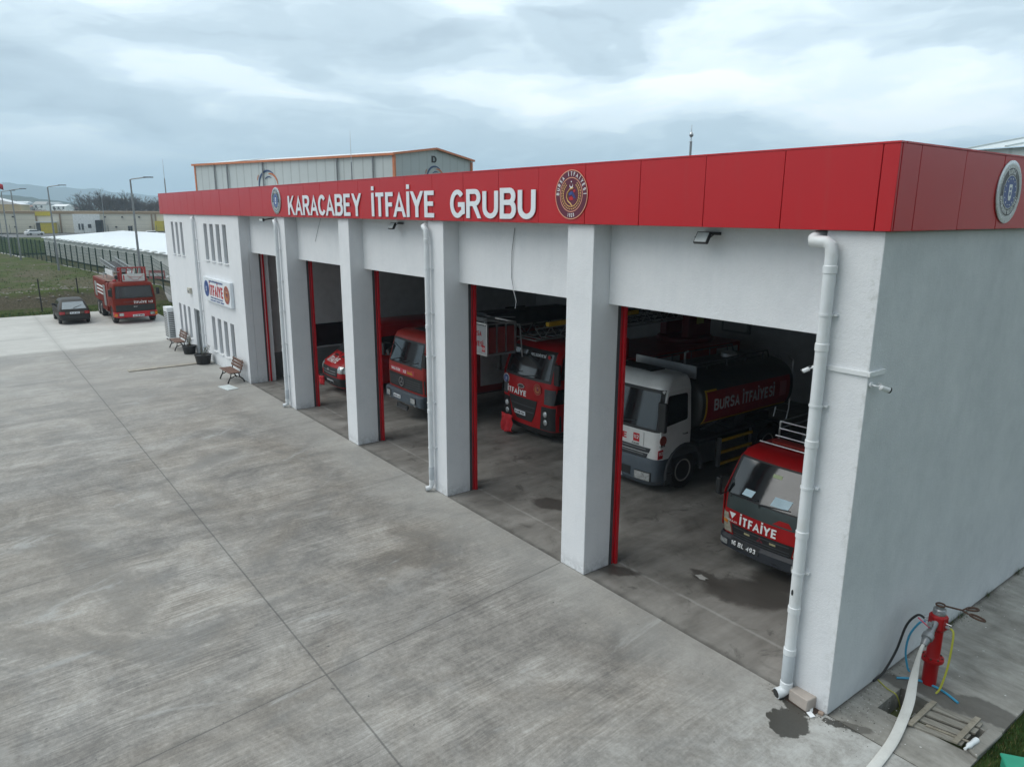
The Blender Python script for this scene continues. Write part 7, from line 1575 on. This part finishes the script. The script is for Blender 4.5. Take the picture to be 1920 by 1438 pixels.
house(74, 389, 620, 9, 4, 'white far block with flat roof right of the second lamp', M_FG, M_FW); house(110, 391, 640, 12, 3, 'low white far house above the warehouse cornice', M_FW, M_FW); house(50, 392, 700, 9, 3, 'grey far house between the two left lamps', M_TILE, M_FG); house(28, 393, 560, 7, 3, 'far tiled house beside the third lamp', M_TILE, M_FW); house(222, 394, 520, 12, 4, 'tiny pale far house left of the airliner', M_TILE, M_FW); house(135, 394, 680, 9, 2, 'tiny tiled far house among the bare trees', M_TILE, M_FG); house(95, 386, 1500, 26, 6, 'pale far building low on the hillside', M_FG, M_FG); house(40, 384, 1600, 22, 6, 'white far building low on the hillside by the third lamp', M_FW, M_FW)
# bare winter trees beyond the warehouse
M_BARK = mat('grey_bark', (.10, .085, .07), .9); M_TWIG = mat('bare_twigs', (.075, .058, .048), .9, var=.25); M_EVER = mat('dark_evergreen', (.035, .05, .028), .9, var=.3)
def bare_tree(seed, H, spread):
    rnd = random.Random(seed); tr, tw = MB(), MB()
    def grow(p, d, L, r, lvl):
        q = p+d*L; (tr if lvl < 2 else tw).tube([p, p+d*L*.5+Vector((rnd.uniform(-1, 1), rnd.uniform(-1, 1), 0))*L*.06, q], [r, r*.8, r*.6], 5 if lvl < 2 else 3)
        if lvl >= 5: return
        for k in range(3 if lvl else 5):
            nd = (d*1.1+Vector((rnd.uniform(-1, 1), rnd.uniform(-1, 1), rnd.uniform(-.15, .7)))*spread).normalized(); grow(p+d*L*rnd.uniform(.55, 1), nd, L*rnd.uniform(.58, .82), r*.6, lvl+1)
    grow(Vector((0, 0, 0)), Vector((0, 0, 1)), H*.27, H*.02, 0)
    t = thing('bare_tree', 'x', 'tree', (0, 0, -200)); tr.build('trunk', M_BARK, t, recalc=False, smooth=0); tw.build('crown', M_TWIG, t, recalc=False, smooth=0); return t
protos = [bare_tree(11, 12, .8), bare_tree(23, 11, 1.0), bare_tree(37, 13, .65)]
rt_ = random.Random(5); used = set()
spots_t = [(u, rt_.uniform(300, 430)) for u in list(range(150, 320, 5))+list(range(-20, 150, 12))]
for i, (u, d) in enumerate(spots_t):
    u += rt_.uniform(-3, 3); p = atd(u, 397, d); k = i % 3; o = protos[k] if k not in used else dup(protos[k]); used.add(k)
    tall = .74 if u < 150 else (1.0+.25*math.exp(-((u-235)/40)**2)); sc = 1.28*d/360*tall*rt_.uniform(.75, 1.15)
    if u < 150: sc *= .85
    o.location = (p.x, p.y, -.3); o.rotation_euler = (0, 0, rt_.uniform(0, 6.28)); o.scale = (sc*1.15, sc*1.15, sc)
    o['label'] = ['bare brown winter tree in the line beyond the warehouse', 'broad bare winter tree in the line beyond the warehouse', 'slim bare winter tree in the line beyond the warehouse'][k]; o['category'] = 'tree'; o['group'] = ['bare trees beyond the warehouse', 'broad bare trees beyond the warehouse', 'slim bare trees beyond the warehouse'][k]
# evergreen shrubs under the trees
def shrub():
    rnd = random.Random(9); b = MB()
    for k in range(900):
        d = Vector((rnd.gauss(0, 1), rnd.gauss(0, 1), rnd.gauss(0, 1))).normalized(); r = rnd.uniform(.5, 1)**.6*(1+.25*mn.noise(d*2.2)); c = Vector((d.x*2.6*r, d.y*2.6*r, 2.0+d.z*2.0*r)); e = d.orthogonal().normalized()*rnd.uniform(.15, .34); f = d.cross(e); b.add([c-e, c+f*.7, c+e, c-f*.7], [(0, 1, 2, 3)])
    t = thing('evergreen_bush', 'x', 'bush', (0, 0, 0)); b.build('foliage', M_EVER, t, recalc=False, smooth=0); c = MB(); c.cyl((0, 0, 0), (0, 0, 1.6), .2, .1, 6); c.build('trunk', M_BARK, t); return t
sp0 = shrub()
for i in range(34):
    u = -20+i*10.3+rt_.uniform(-4, 4); d = rt_.uniform(280, 340); p = atd(u, 397, d); o = sp0 if i == 0 else dup(sp0); sc = rt_.uniform(.9, 1.5)*(1.15 if u > 150 else .9); o.location = (p.x, p.y, -.3); o.scale = (sc*1.3, sc*1.3, sc); o.rotation_euler = (0, 0, rt_.uniform(0, 6))
    o['label'] = 'dark evergreen bush below the bare trees beyond the warehouse'; o['category'] = 'bush'; o['group'] = 'evergreen bushes beyond the warehouse'

# ================================================================ HAZE
b = MB(); b.box(-6000, 500, -2600, 6000, -6.5, 330)
hm = bpy.data.materials.new('haze_air'); hm.use_nodes = True; nt = hm.node_tree; nt.nodes.clear(); g = G(nt)
pvn = g.n('ShaderNodeVolumePrincipled'); pvn.inputs['Color'].default_value = (.66, .84, 1.0, 1); pvn.inputs['Density'].default_value = HAZE; pvn.inputs['Anisotropy'].default_value = 0.0
out = g.n('ShaderNodeOutputMaterial'); nt.links.new(pvn.outputs[0], out.inputs['Volume'])
if HAZE > 0: tag(b.build('haze', hm, smooth=0), kind='stuff')
